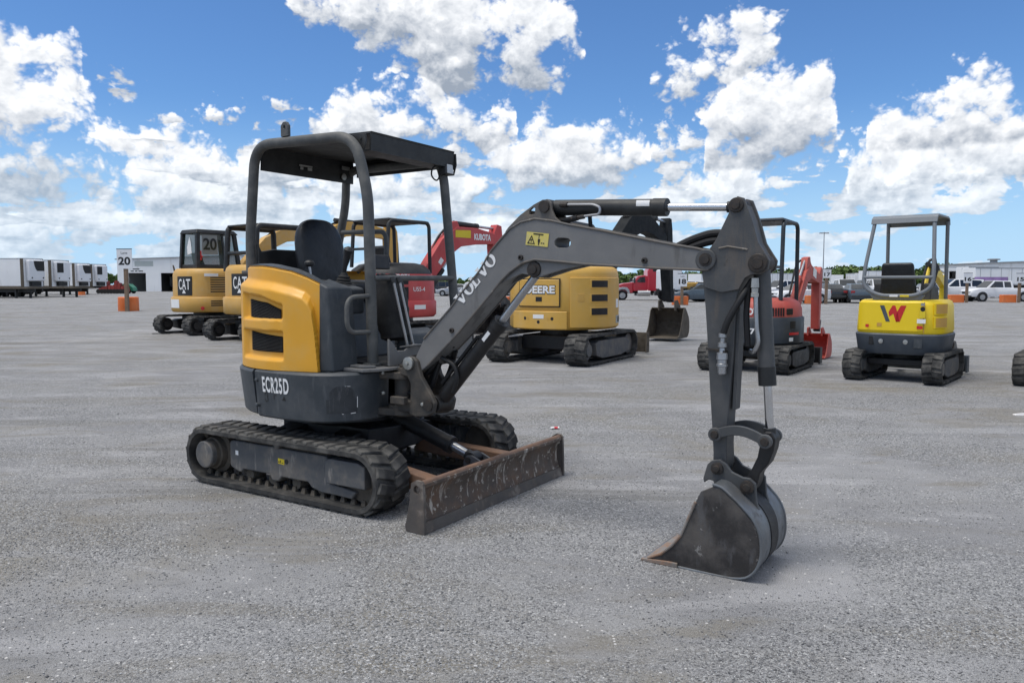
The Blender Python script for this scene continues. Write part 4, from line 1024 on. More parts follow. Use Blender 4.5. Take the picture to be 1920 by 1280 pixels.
    # hoses looping from the deck into the boom
    for k, (pts, r_) in enumerate(((
            [(0.72, YC + 0.06, 0.92), (0.98, YC + 0.05, 0.96), (1.10, YC + 0.03, 0.90), (1.14, YC + 0.02, 0.80), (1.10, YC + 0.0, 0.72)], 0.016),
            ([(0.70, YC + 0.0, 0.90), (0.86, YC - 0.02, 0.80), (0.95, YC - 0.02, 0.86), (1.02, YC, 0.98), (1.10, YC + 0.02, 1.02)], 0.016),
            ([(0.72, YC + 0.12, 0.84), (0.90, YC + 0.12, 0.72), (1.00, YC + 0.10, 0.82), (1.08, YC + 0.06, 0.98)], 0.018),
            ([(1.06, YC - 0.055, 0.945), (1.17, YC - 0.060, 0.905), (1.19, YC - 0.06, 0.82), (1.15, YC - 0.055, 0.735)], 0.014),
            ([(0.74, YC + 0.05, 0.62), (0.86, YC + 0.03, 0.70), (0.92, YC + 0.02, 0.80), (0.98, YC + 0.02, 0.94)], 0.018),
            ([(0.76, YC - 0.02, 0.70), (0.87, YC - 0.03, 0.66), (0.94, YC - 0.01, 0.74), (1.0, YC, 0.90)], 0.016))):
        h = MB(); h.tube(fillet(pts, 0.09, 6), r_, 10); h.build('hose', 'hose', boom)
    # ---- arm cylinder on top of the boom
    a_, b_ = Vector((1.815, YC, 1.832)), Vector((2.880, YC, 1.778)); dr = (b_ - a_).normalized(); pb = lambda t: a_ + dr * t
    ac = MB(); ac.cyl(pb(0.03), pb(0.685), 0.044, n=24); ac.cyl(pb(0.62), pb(0.70), 0.047, n=24); ac.cyl(a_ + Vector((0, -0.05, 0)), a_ + Vector((0, 0.05, 0)), 0.044, n=20)
    aco = ac.build('arm_cylinder', 'black_paint', root, bevel=0.004)
    rr = MB(); rr.cyl(pb(0.69), pb(1.03), 0.0205, n=20); rr.build('rod', 'chrome', aco)
    re3 = MB(); re3.cyl(b_ + Vector((0, -0.046, 0)), b_ + Vector((0, 0.046, 0)), 0.036, n=20); re3.cyl(pb(1.015), pb(1.05), 0.028, n=16); re3.build('rod_eye', 'black_paint', aco)
    pipe = MB(); pipe.tube(fillet([pb(0.12) + Vector((0, -0.052, 0.012)), pb(0.30) + Vector((0, -0.054, 0.012)), pb(0.34) + Vector((0, -0.054, -0.005)), pb(0.335) + Vector((0, -0.054, -0.040)), pb(0.24) + Vector((0, -0.052, -0.050)), pb(0.15) + Vector((0, -0.045, -0.066))], 0.03, 6), 0.0075, 8)
    pipe.build('hydraulic_pipe', 'dull_chrome', aco)
    ff = MB(); ff.cyl(pb(0.09) + Vector((0, -0.052, 0.012)), pb(0.135) + Vector((0, -0.052, 0.012)), 0.014, n=8); ff.build('fitting', 'pin_steel', aco); ff = MB(); ff.cyl(pb(0.16) + Vector((0, -0.047, -0.064)), pb(0.24) + Vector((0, -0.050, -0.052)), 0.013, n=8); ff.build('fitting', 'pin_steel', aco)
    hs = MB(); hs.tube(fillet([pb(0.20) + Vector((0, -0.05, -0.058)), pb(0.10) + Vector((0, -0.03, -0.075)), pb(0.02) + Vector((0, 0.0, -0.07)), pb(-0.06) + Vector((0, 0.01, -0.03))], 0.05), 0.016, 10); hs.build('hose', 'hose', aco)
    hs = MB(); hs.tube([pb(0.235) + Vector((0, 0.02, -0.03)), pb(0.245) + Vector((0, 0.02, -0.12))], 0.012, 8); hs.build('hose', 'hose', aco)
    lb_ = MB(); q0 = pb(0.58); lb_.grid(lambda u, v: tuple(q0 + dr * (0.075 * (u - 0.5)) + Vector((0, -0.0447 * math.cos((v - 0.5) * 1.0), 0.0447 * math.sin((v - 0.5) * 1.0) + 0.012))), 2, 6); lb_.build('label', 'white_decal', aco)
    # ---- dipper arm
    sy = 0.062
    st = [(2.857, 1.749), (2.874, 1.786), (2.882, 1.803), (2.902, 1.814), (2.924, 1.805), (2.939, 1.765), (2.962, 1.709), (2.991, 1.601), (3.022, 1.546), (3.040, 1.521), (3.043, 1.493), (3.024, 1.462), (2.987, 1.452), (2.953, 1.440), (2.931, 1.415), (2.905, 1.346), (2.899, 1.226), (2.893, 1.080), (2.882, 0.911), (2.872, 0.751), (2.866, 0.600), (2.872, 0.500), (2.860, 0.465), (2.835, 0.452), (2.808, 0.462), (2.800, 0.490), (2.800, 0.560), (2.789, 0.713), (2.774, 0.903), (2.759, 1.116), (2.745, 1.289), (2.728, 1.440), (2.715, 1.500), (2.730, 1.545), (2.759, 1.575), (2.809, 1.640)]
    sm = MB(); sm.prism(st, YC - sy, YC + sy)
    stick = sm.build('dipper_arm', 'stick_paint', root, bevel=0.006)
    for s in (-1, 1):
        ck = MB(); ck.prism([(2.860, 1.745), (2.872, 1.795), (2.900, 1.822), (2.932, 1.812), (2.952, 1.762), (2.978, 1.690), (3.004, 1.600), (3.034, 1.552), (3.058, 1.515), (3.052, 1.470), (3.018, 1.448), (2.975, 1.446), (2.945, 1.430), (2.915, 1.375), (2.83, 1.36), (2.745, 1.385), (2.732, 1.45), (2.80, 1.62)], YC + s * (sy + 0.009) - 0.009, YC + s * (sy + 0.009) + 0.009)
        ck.build('cheek_plate', 'stick_paint', stick, bevel=0.003)
        rw = MB(); rw.tube([(2.815, YC + s * (sy + 0.017), 1.575), (2.86, YC + s * (sy + 0.019), 1.583), (2.92, YC + s * (sy + 0.019), 1.572), (2.955, YC + s * (sy + 0.017), 1.566)], 0.006, 6); rw.build('weld', 'boom_edge', stick)
    for (x, z, r_) in ((2.897, 1.780, 0.036), (3.006, 1.500, 0.046)):
        pn = MB(); pn.lathe((x, YC, z), (0, -1, 0), [(-0.098, 0.02), (-0.098, r_ * 0.62), (-0.09, r_), (0.088, r_), (0.092, r_ * 0.92), (0.093, r_ * 0.6), (0.100, r_ * 0.55), (0.101, 0)], 22); pn.build('pin', 'pin_steel', stick)
    fpl = MB(); fpl.hexa([(2.883, YC - 0.040, 0.78), (2.900, YC - 0.040, 0.78), (2.900, YC + 0.040, 0.78), (2.883, YC + 0.040, 0.78)], [(2.900, YC - 0.045, 1.30), (2.915, YC - 0.045, 1.30), (2.915, YC + 0.045, 1.30), (2.900, YC + 0.045, 1.30)]); fpl.build('front_plate', 'stick_paint', stick, bevel=0.003)
    # auxiliary line: hose down the side to a quick coupler
    ho = MB(); ho.tube(fillet([(2.965, YC - 0.02, 1.42), (2.930, YC - 0.075, 1.34), (2.87, YC - 0.098, 1.22), (2.850, YC - 0.10, 1.155)], 0.10, 8), 0.0165, 12); ho.build('hose', 'hose', stick)
    qc = MB(); qc.lathe((2.848, YC - 0.098, 1.165), (0, 0, -1), [(0, 0.012), (0.005, 0.020), (0.022, 0.020), (0.026, 0.012), (0.045, 0.012), (0.05, 0.022), (0.07, 0.022), (0.075, 0.013), (0.095, 0.015), (0.098, 0.026), (0.13, 0.027), (0.133, 0.023), (0.15, 0.023), (0.153, 0.027), (0.165, 0.027), (0.168, 0.022), (0.20, 0.021), (0.205, 0.016)], 16); qc.build('quick_coupler', 'dull_chrome', stick)
    cpb = MB(); cpb.hexa([(2.762, YC - 0.075, 1.075), (2.865, YC - 0.115, 1.070), (2.865, YC - sy, 1.070), (2.762, YC - sy, 1.075)], [(2.762, YC - 0.075, 1.083), (2.865, YC - 0.115, 1.078), (2.865, YC - sy, 1.078), (2.762, YC - sy, 1.083)]); cpb.build('coupler_bracket', 'pin_steel', stick)
    # hose bundle arching over the boom tip
    for k in range(5):
        y_ = YC + 0.02 + 0.034 * (k % 3); zo = -0.012 - 0.036 * (k // 3)
        hh = MB(); hh.tube(fillet([(2.54, y_ - 0.04, 1.585 + zo), (2.64, y_ - 0.03, 1.635 + 0.006 * (k % 3) + zo), (2.76, y_ - 0.02, 1.672 + zo), (2.86, y_ - 0.02, 1.655 + zo), (2.90, y_ - 0.03, 1.56 + zo)], 0.10, 8), 0.020, 10); hh.build('hose', 'hose', stick)
    # ---- bucket cylinder
    a_, b_ = Vector((3.000, YC, 1.500)), Vector((3.062, YC, 0.650)); dr = (b_ - a_).normalized(); pb = lambda t: a_ + dr * t
    uc = MB(); uc.cyl(pb(0.03), pb(0.585), 0.040, n=24); uc.cyl(a_ + Vector((0, -0.05, 0)), a_ + Vector((0, 0.05, 0)), 0.046, n=20); 
    uco = uc.build('bucket_cylinder', 'stick_paint', root, bevel=0.004)
    gl_ = MB(); gl_.cyl(pb(0.50), pb(0.592), 0.0425, n=24); gl_.build('gland', 'black_paint', uco)
    r3 = MB(); r3.cyl(pb(0.585), pb(0.83), 0.0205, n=20); r3.build('rod', 'chrome', uco)
    e3 = MB(); e3.cyl(b_ + Vector((0, -0.045, 0)), b_ + Vector((0, 0.045, 0)), 0.036, n=20); e3.cyl(pb(0.80), pb(0.83), 0.030, n=16); e3.build('rod_eye', 'black_paint', uco, bevel=0.003)
    pq = MB(); pq.tube(fillet([(2.992, YC - 0.065, 1.38), (3.000, YC - 0.065, 1.20), (3.012, YC - 0.062, 1.115), (2.990, YC - 0.055, 1.075), (2.965, YC - 0.03, 1.075)], 0.04, 6), 0.011, 10); pq.build('hydraulic_pipe', 'dull_chrome', uco)
    pf = MB(); pf.lathe((2.990, YC - 0.066, 1.40), (0, 0, -1), [(-0.03, 0.017), (0.015, 0.020), (0.018, 0.016), (0.04, 0.016), (0.042, 0.019), (0.06, 0.019)], 8); pf.build('fitting', 'zinc', uco)
    hq = MB(); hq.tube(fillet([(2.985, YC - 0.063, 1.42), (2.955, YC - 0.05, 1.40), (2.945, YC - 0.045, 1.25), (2.955, YC - 0.04, 1.10)], 0.04), 0.015, 10); hq.build('hose', 'hose', uco)
    # ---- linkage
    for s in (-1, 1):
        li = MB(); yl = YC + s * 0.088
        arc = []
        p0, p1_ = Vector((2.818, 0.659)), Vector((3.062, 0.650))
        up_, lo_ = [], []
        for i in range(13):
            t = i / 12; c = p0.lerp(p1_, t) + Vector((0.0, 0.035 * math.sin(math.pi * t)))
            wdt = 0.024 + 0.004 * abs(t - 0.5)
            up_.append((c.x, c.y + wdt)); lo_.append((c.x, c.y - wdt))
        li.prism(up_ + lo_[::-1], yl - 0.011, yl + 0.011)
        for c in (p0, p1_): li.lathe((c.x, yl, c.y), (0, -1, 0), [(-0.014, 0.034), (0.014, 0.034)], 20)
        lio = li.build('side_link', 'stick_paint', root, bevel=0.004)
        for c in (p0, p1_):
            pn = MB(); pn.lathe((c.x, yl, c.y), (0, s, 0), [(-0.02, 0.02), (0.016, 0.021), (0.024, 0.018), (0.025, 0)], 16); pn.build('pin', 'pin_steel', lio)
    bk_l = MB()
    bk_l.prism([(3.030, 0.665), (3.050, 0.690), (3.080, 0.690), (3.100, 0.660), (3.092, 0.600), (3.070, 0.535), (3.030, 0.480), (3.020, 0.430), (3.005, 0.392), (2.978, 0.385), (2.955, 0.400), (2.952, 0.430), (2.985, 0.490), (3.015, 0.560), (3.025, 0.620)], YC - 0.050, YC + 0.050)
    bk_l.build('bucket_link', 'greasy_black', root, bevel=0.008)
    # ---- bucket
    by0, by1 = YC - 0.232, YC + 0.215
    side = [(2.862, 0.433), (2.800, 0.400), (2.775, 0.345), (2.703, 0.165), (2.657, 0.105), (2.600, 0.052), (2.545, 0.022), (2.500, 0.010), (2.510, 0.003), (2.690, 0.003), (2.853, 0.002), (2.965, 0.003), (3.030, 0.022), (3.074, 0.074), (3.090, 0.143), (3.082, 0.232), (3.050, 0.296), (2.990, 0.355), (2.900, 0.428)]
    shell = [(2.505, 0.003), (2.690, 0.002), (2.853, 0.000), (2.970, 0.001), (3.036, 0.018), (3.080, 0.072), (3.096, 0.143), (3.088, 0.235), (3.056, 0.302), (2.995, 0.362), (2.902, 0.436), (2.858, 0.442)]
    shell = [(p.x, p.y) for p in fillet([(a, b, 0) for a, b in shell], 0.04, 3)]
    bs = MB(); nn = len(shell)
    inner = []
    for i, p in enumerate(shell):
        q0, q1 = Vector(shell[max(0, i - 1)]), Vector(shell[min(nn - 1, i + 1)]); t = (q1 - q0).normalized(); w = Vector((-t.y, t.x)); inner.append((p[0] + w.x * 0.012, p[1] + w.y * 0.012))
    bs.prism(shell + inner[::-1], by0 + 0.004, by1 - 0.004)
    bucket = bs.build('bucket', 'worn_steel', root, ang=40)
    for y_ in (by0, by1 - 0.014):
        sd = MB(); sd.prism(side, y_, y_ + 0.014); sd.build('side_plate', 'bucket_steel', bucket, bevel=0.003)
    lp = MB(); lp.prism([(2.492, 0.001), (2.500, 0.014), (2.640, 0.024), (2.690, 0.024), (2.690, 0.001)], by0 - 0.012, by1 + 0.012); lp.build('cutting_edge', 'lip_steel', bucket, bevel=0.003)
    for y_ in (by0 + 0.001, by1 - 0.001):
        rm = MB(); rm.tube([(q[0], y_, q[1] + 0.002) for q in shell[2:]], 0.0065, 8); rm.build('worn_rim', 'worn_steel', bucket)
    sc_ = MB(); sc_.tube([(2.775, by0 - 0.002, 0.345), (2.703, by0 - 0.002, 0.165), (2.657, by0 - 0.002, 0.105), (2.600, by0 - 0.002, 0.052), (2.530, by0 - 0.002, 0.018)], 0.007, 8); sc_.build('side_edge', 'lip_steel', bucket)
    ws = MB()   # wear strap over the back between the ears
    sub = shell[9:]
    ws.prism([(p[0] + 0.0, p[1]) for p in sub] + [(p[0] + 0.004, p[1] + 0.003) for p in sub][::-1], YC - 0.055, YC + 0.065); ws.build('wear_strap', 'greasy_black', bucket)
    for s in (-1, 1):
        er = MB()
        er.prism([(2.775, 0.478), (2.762, 0.430), (2.768, 0.410), (2.790, 0.428), (2.815, 0.425), (2.822, 0.395), (2.862, 0.425), (2.900, 0.428), (2.990, 0.350), (3.040, 0.292), (3.048, 0.300), (3.030, 0.350), (3.026, 0.395), (3.022, 0.440), (2.995, 0.462), (2.960, 0.462), (2.905, 0.482), (2.878, 0.515), (2.845, 0.537), (2.805, 0.527), (2.783, 0.505)], YC + s * 0.085 - 0.011, YC + s * 0.085 + 0.011)
        er.build('ear', 'stick_paint', bucket, bevel=0.004)
        for (x, z, r_) in ((2.835, 0.492, 0.030), (2.985, 0.419, 0.033)):
            pn = MB(); pn.lathe((x, YC + s * 0.094, z), (0, s, 0), [(-0.03, r_ * 0.6), (0.0, r_), (0.016, r_), (0.018, r_ * 0.6), (0.028, r_ * 0.5), (0.029, 0)], 18); pn.build('pin', 'pin_steel', bucket)
    tu = MB(); tu.cyl((2.835, YC - 0.085, 0.492), (2.835, YC + 0.085, 0.492), 0.022); tu.cyl((2.985, YC - 0.085, 0.419), (2.985, YC + 0.085, 0.419), 0.022); tu.build('pivot_pin', 'pin_steel', bucket)
    return root

def thing_part(name, parent):
    o = bpy.data.objects.new(name, None); col.objects.link(o); o.parent = parent; o.empty_display_size = 0.1
    return o
def fillet2(pts): return pts
main_excavator()

# ------------------------------------------------------------------ the row of excavators behind
ROW = 'excavators parked in a row behind the grey and yellow one'
mk('tan_paint', (0.56, 0.32, 0.07), 0.5, var=0.08, vscale=2, dust=((0.50, 0.40, 0.26), 0.35, 3))
mk('dark_yellow_paint', (0.62, 0.36, 0.065), 0.5, var=0.07, vscale=2, dust=((0.55, 0.40, 0.20), 0.35, 3))
mk('deep_yellow_paint', (0.58, 0.33, 0.06), 0.5, var=0.10, vscale=2, dust=((0.45, 0.33, 0.18), 0.3, 3))
mk('lemon_paint', (0.84, 0.60, 0.012), 0.45, var=0.05, vscale=2)
mk('red_paint', (0.50, 0.055, 0.055), 0.45, var=0.12, vscale=2, dust=((0.50, 0.16, 0.14), 0.4, 3))
mk('faded_red_paint', (0.42, 0.062, 0.046), 0.55, var=0.12, vscale=2, dust=((0.52, 0.20, 0.16), 0.4, 3))
mk('slate_paint', (0.055, 0.068, 0.085), 0.5, var=0.12, vscale=3, dust=((0.13, 0.14, 0.15), 0.3, 5))
mk('silver_grey_paint', (0.165, 0.182, 0.20), 0.45, var=0.06, vscale=3)
mk('black_steel', (0.012, 0.014, 0.016), 0.75, spec=0.15, var=0.2, dust=((0.06, 0.06, 0.058), 0.3, 4))
mk('navy_paint', (0.018, 0.025, 0.034), 0.5, var=0.12, vscale=3, dust=((0.07, 0.075, 0.08), 0.3, 5))
mk('grille_paint', (0.010, 0.010, 0.011), 0.6, var=0.1)
def glass(name, tint, rough=0.05, alpha=0.45):
    m = bpy.data.materials.new(name); m.use_nodes = True
    nt = NT(m.node_tree); b = nt.n['Principled BSDF']
    b.inputs['Base Color'].default_value = tuple(tint) + (1,); b.inputs['Roughness'].default_value = rough
    b.inputs['Alpha'].default_value = alpha; b.inputs['Specular IOR Level'].default_value = 0.8
    MATS[name] = m
glass('cab_glass', (0.02, 0.045, 0.04), 0.05, 0.5)
glass('car_glass', (0.012, 0.016, 0.020), 0.05, 0.9)

def sup(Rr, n):
    """rounded-box outline: radius at angle a"""
    if n == 2: return lambda a: Rr
    return lambda a: Rr * 1.0 / (abs(math.cos(R(a))) ** n + abs(math.sin(R(a))) ** n) ** (1.0 / n)
def drum(mb, rf, prof, xmax=None, n=72, a0=0, a1=360):
    """body of revolution-like outline rf(a); prof: (z, offset)"""
    vs, fs = [], []
    for z, o in prof:
        for i in range(n):
            a = 360.0 * i / n; r_ = rf(a) + o
            x, y = r_ * math.cos(R(a)), r_ * math.sin(R(a))
            if xmax is not None: x = min(x, xmax)
            vs.append((x, y, z))
    k = len(prof)
    for j in range(k - 1):
        for i in range(n):
            i2 = (i + 1) % n
            fs.append((j * n + i, j * n + i2, (j + 1) * n + i2, (j + 1) * n + i))
    fs.append(tuple(range(n - 1, -1, -1))); fs.append(tuple((k - 1) * n + i for i in range(n)))
    return mb.add(vs, fs)
def arcplate(mb, rf, a0, a1, z0, z1, d0, d1, n=10):
    vs, fs = [], []
    for i in range(n + 1):
        a = a0 + (a1 - a0) * i / n; r_ = rf(a); c, s = math.cos(R(a)), math.sin(R(a))
        vs += [((r_ + d0) * c, (r_ + d0) * s, z0), ((r_ + d1) * c, (r_ + d1) * s, z0), ((r_ + d1) * c, (r_ + d1) * s, z1), ((r_ + d0) * c, (r_ + d0) * s, z1)]
    for i in range(n):
        for j in range(4):
            j2 = (j + 1) % 4
            fs.append((4 * i + j, 4 * i + j2, 4 * i + 4 + j2, 4 * i + 4 + j))
    fs.append((0, 1, 2, 3)); fs.append((4 * n + 3, 4 * n + 2, 4 * n + 1, 4 * n))
    return mb.add(vs, fs)
def on_arc(rf, a_c, z_c, off):
    def place(u, v):
        a = a_c + math.degrees(u / rf(a_c)); r_ = rf(a) + off
        return (r_ * math.cos(R(a)), r_ * math.sin(R(a)), z_c + v)
    return place
def plate(rf, a0, a1, z0, z1, d, name, mat, parent, bevel=0.0, n=10, d0=-0.01):
    mb = MB(); arcplate(mb, rf, a0, a1, z0, z1, d0, d, n)
    return mb.build(name, mat, parent, bevel=bevel)
def limb(path):
    """outline of a tapering bent beam; path: (x, z, half width)"""
    up, lo = [], []
    P = [Vector((p[0], p[1])) for p in path]
    for i, p in enumerate(path):
        t = (P[min(i + 1, len(P) - 1)] - P[max(i - 1, 0)]).normalized(); w = Vector((-t.y, t.x))
        up.append(tuple(P[i] + w * p[2])); lo.append(tuple(P[i] - w * p[2]))
    return up + lo[::-1]
BUCKET = [(2.862, 0.433), (2.800, 0.400), (2.703, 0.165), (2.615, 0.045), (2.500, 0.004), (2.690, 0.000), (2.965, 0.003), (3.030, 0.022), (3.074, 0.074), (3.090, 0.143), (3.082, 0.232), (3.050, 0.296), (2.990, 0.355), (2.900, 0.428)]
def small_bucket(root, px, pz, s, Y, w, mat, name='bucket'):
    """bucket hung from the pivot (px, pz), its mouth turned back to the machine"""
    P = [(px + (x - 2.835) * s, pz + (z - 0.492) * s) for x, z in BUCKET]
    sh = P[4:] + [P[0]]
    inn = []
    for i, p in enumerate(sh):
        t = (Vector(sh[min(i + 1, len(sh) - 1)]) - Vector(sh[max(0, i - 1)])).normalized(); inn.append((p[0] - t.y * 0.02, p[1] + t.x * 0.02))
    mb = MB(); mb.prism(sh + inn[::-1], Y - w / 2, Y + w / 2)
    b = mb.build(name, mat, root, ang=40)
    for yy in (Y - w / 2 - 0.008, Y + w / 2 - 0.008):
        q = MB(); q.prism(P, yy, yy + 0.016); q.build('side_plate', mat, b, bevel=0.003)
    for yy in (Y - 0.12 * s - 0.015, Y + 0.12 * s - 0.015):
        q = MB(); q.prism([(px - 0.05 * s, pz - 0.10 * s), (px + 0.20 * s, pz - 0.14 * s), (px + 0.19 * s, pz - 0.04 * s), (px + 0.06 * s, pz + 0.05 * s), (px - 0.05 * s, pz + 0.04 * s)], yy, yy + 0.03); q.build('ear', mat, b, bevel=0.004)
    return b
def cylinder(root, a, b, r, split, name, body, rodmat='dull_chrome'):
    a, b = Vector(a), Vector(b); d = (b - a)
    m = MB(); m.cyl(a, a + d * split, r, n=14); m.cyl(a + d * (split - 0.06), a + d * split, r * 1.12, n=14)
    o = m.build(name, body, root)
    q = MB(); q.cyl(a + d * split, b, r * 0.5, n=12); q.build('rod', rodmat, o)
    return o
def hose(root, pts, r=0.018, name='hose'):
    m = MB(); m.tube(fillet(pts, 0.15, 5), r, 8); m.build(name, 'hose', root)
def dozer(root, x, w, h, z, mat, arm_mat, ax=0.5):
    m = MB(); m.prism([(x + 0.04, z), (x, z + h * 0.35), (x, z + h * 0.7), (x + 0.04, z + h), (x - 0.03, z + h), (x - 0.05, z + h * 0.5), (x, z)], -w / 2, w / 2)
    b = m.build('blade', mat, root, bevel=0.004)
    for s in (-1, 1):
        e = MB(); e.prism([(x + 0.05, z), (x + 0.05, z + h), (x - 0.10, z + h), (x - 0.12, z)], s * w / 2 - 0.012, s * w / 2 + 0.012); e.build('end_plate', mat, b)
        q = MB(); q.hexa([(ax, s * 0.3 - 0.05, 0.25), (x - 0.03, s * 0.4 - 0.05, z + 0.08), (x - 0.03, s * 0.4 + 0.05, z + 0.08), (ax, s * 0.3 + 0.05, 0.25)], [(ax, s * 0.3 - 0.05, 0.36), (x - 0.03, s * 0.4 - 0.05, z + 0.2), (x - 0.03, s * 0.4 + 0.05, z + 0.2), (ax, s * 0.3 + 0.05, 0.36)]); q.build('blade_arm', arm_mat, root, bevel=0.01)
def centre(root, hw, r, z, mat='greasy_black'):
    m = MB(); m.box(-0.45 * hw / 0.5, 0.45 * hw / 0.5, -hw, hw, 0.22, z - 0.12); m.build('centre_frame', mat, root, bevel=0.02)
    m = MB(); m.cyl((0, 0, z - 0.14), (0, 0, z), r, n=24); m.build('slew_ring', mat, root)
def seat_small(root, x, y, z, mat='seat_vinyl', w=0.24, h=0.30):
    s = thing_part('seat', root)
    m = MB(); m.hexa([(x - 0.05, y - w, z), (x + 0.48, y - w, z - 0.02), (x + 0.48, y + w, z - 0.02), (x - 0.05, y + w, z)], [(x - 0.05, y - w, z + 0.12), (x + 0.46, y - w, z + 0.11), (x + 0.46, y + w, z + 0.11), (x - 0.05, y + w, z + 0.12)]); m.build('seat_cushion', mat, s, bevel=0.04, segs=3)
    m = MB(); m.hexa([(x - 0.08, y - w, z + 0.05), (x + 0.06, y - w, z + 0.05), (x + 0.06, y + w, z + 0.05), (x - 0.08, y + w, z + 0.05)], [(x - 0.20, y - w * 0.86, z + 2 * h), (x - 0.10, y - w * 0.86, z + 2 * h), (x - 0.10, y + w * 0.86, z + 2 * h), (x - 0.20, y + w * 0.86, z + 2 * h)]); m.build('backrest', mat, s, bevel=0.045, segs=3)
    return s

# ---- black-lettered tan machines at the left
def tan_body(root, zb):
    rf = sup(0.97, 2.6)
    cw = MB(); drum(cw, rf, [(zb, -0.05), (zb + 0.04, -0.005), (zb + 0.40, 0.0), (zb + 0.43, -0.03)], 0.8); cwo = cw.build('counterweight', 'tan_paint', root, ang=50)
    bd = MB(); drum(bd, rf, [(zb + 0.42, -0.06), (zb + 1.05, -0.07), (zb + 1.15, -0.10), (zb + 1.22, -0.18)], 0.75); bo = bd.build('engine_hood', 'tan_paint', root, ang=50)
    rf2 = lambda a: rf(a) - 0.068
    plate(rf2, -186, -148, zb + 0.47, zb + 1.00, 0.012, 'badge_panel', 'black_decal', bo, 0.004)
    pl_ = on_arc(rf2, -166, zb + 0.78, 0.016)
    lettering('CAT', 0.48, 0.30, pl_, 'white_decal', bo, bold=0.015, space=1.12)
    poly_marks([[(-0.08, -0.25), (0.08, -0.25), (0.0, -0.13)]], on_arc(rf2, -166, zb + 0.78, 0.017), 'white_decal', bo, 'badge_mark')
    plate(rf2, -124, -84, zb + 0.44, zb + 1.04, 0.008, 'side_door', 'tan_paint', bo, 0.006)
    for k in range(7):
        plate(rf2, -119, -89, zb + 0.56 + 0.065 * k, zb + 0.59 + 0.065 * k, 0.011, 'louvre', 'grille_paint', bo, n=6)
    for k in range(3):
        plate(lambda a: rf(a), -119, -89, zb + 0.18 + 0.06 * k, zb + 0.21 + 0.06 * k, 0.004, 'louvre', 'grille_paint', cwo, n=6)
    plate(rf2, -128, -106, zb + 1.00, zb + 1.08, 0.014, 'white_plate', 'white_decal', bo)
    return rf, cwo, bo
def tan_front(root, Y, paint, dr=0.0):
    b = MB(); b.prism(limb([(0.55, 1.15, 0.14), (1.25, 2.0, 0.19), (1.95, 2.66, 0.21), (2.55, 2.93, 0.21), (3.1, 2.97, 0.19), (3.9, 2.90, 0.15), (4.25, 2.84, 0.12)]), Y - 0.13, Y + 0.13)
    b.build('boom', paint, root, bevel=0.015)
    cylinder(root, (0.95, Y, 0.95), (2.2, Y, 2.45), 0.07, 0.6, 'boom_cylinder', 'greasy_black')
    cylinder(root, (2.3, Y, 3.17), (4.25, Y, 3.10), 0.06, 0.62, 'arm_cylinder', 'black_paint')
    a = MB(); a.prism(limb([(4.34, 3.18, 0.10), (4.36, 2.95, 0.20), (4.38, 2.6, 0.21), (4.40, 1.9, 0.17), (4.42, 1.0, 0.10)]), Y - 0.12, Y + 0.12); a.build('dipper_arm', paint, root, bevel=0.012)
    cylinder(root, (4.62, Y, 2.65), (4.70, Y, 1.30), 0.06, 0.62, 'bucket_cylinder', 'greasy_black')
    l_ = MB(); l_.prism(limb([(4.44, 1.25, 0.05), (4.70, 1.28, 0.05), (4.64, 0.95, 0.05)]), Y - 0.09, Y + 0.09); l_.build('bucket_link', 'greasy_black', root, bevel=0.006)
    small_bucket(root, 4.44, 0.97, 1.9, Y, 0.75, 'bucket_steel')
    hose(root, [(1.7, Y, 2.66), (2.2, Y + 0.03, 3.06), (2.7, Y, 3.2), (3.3, Y, 3.12)], 0.025)

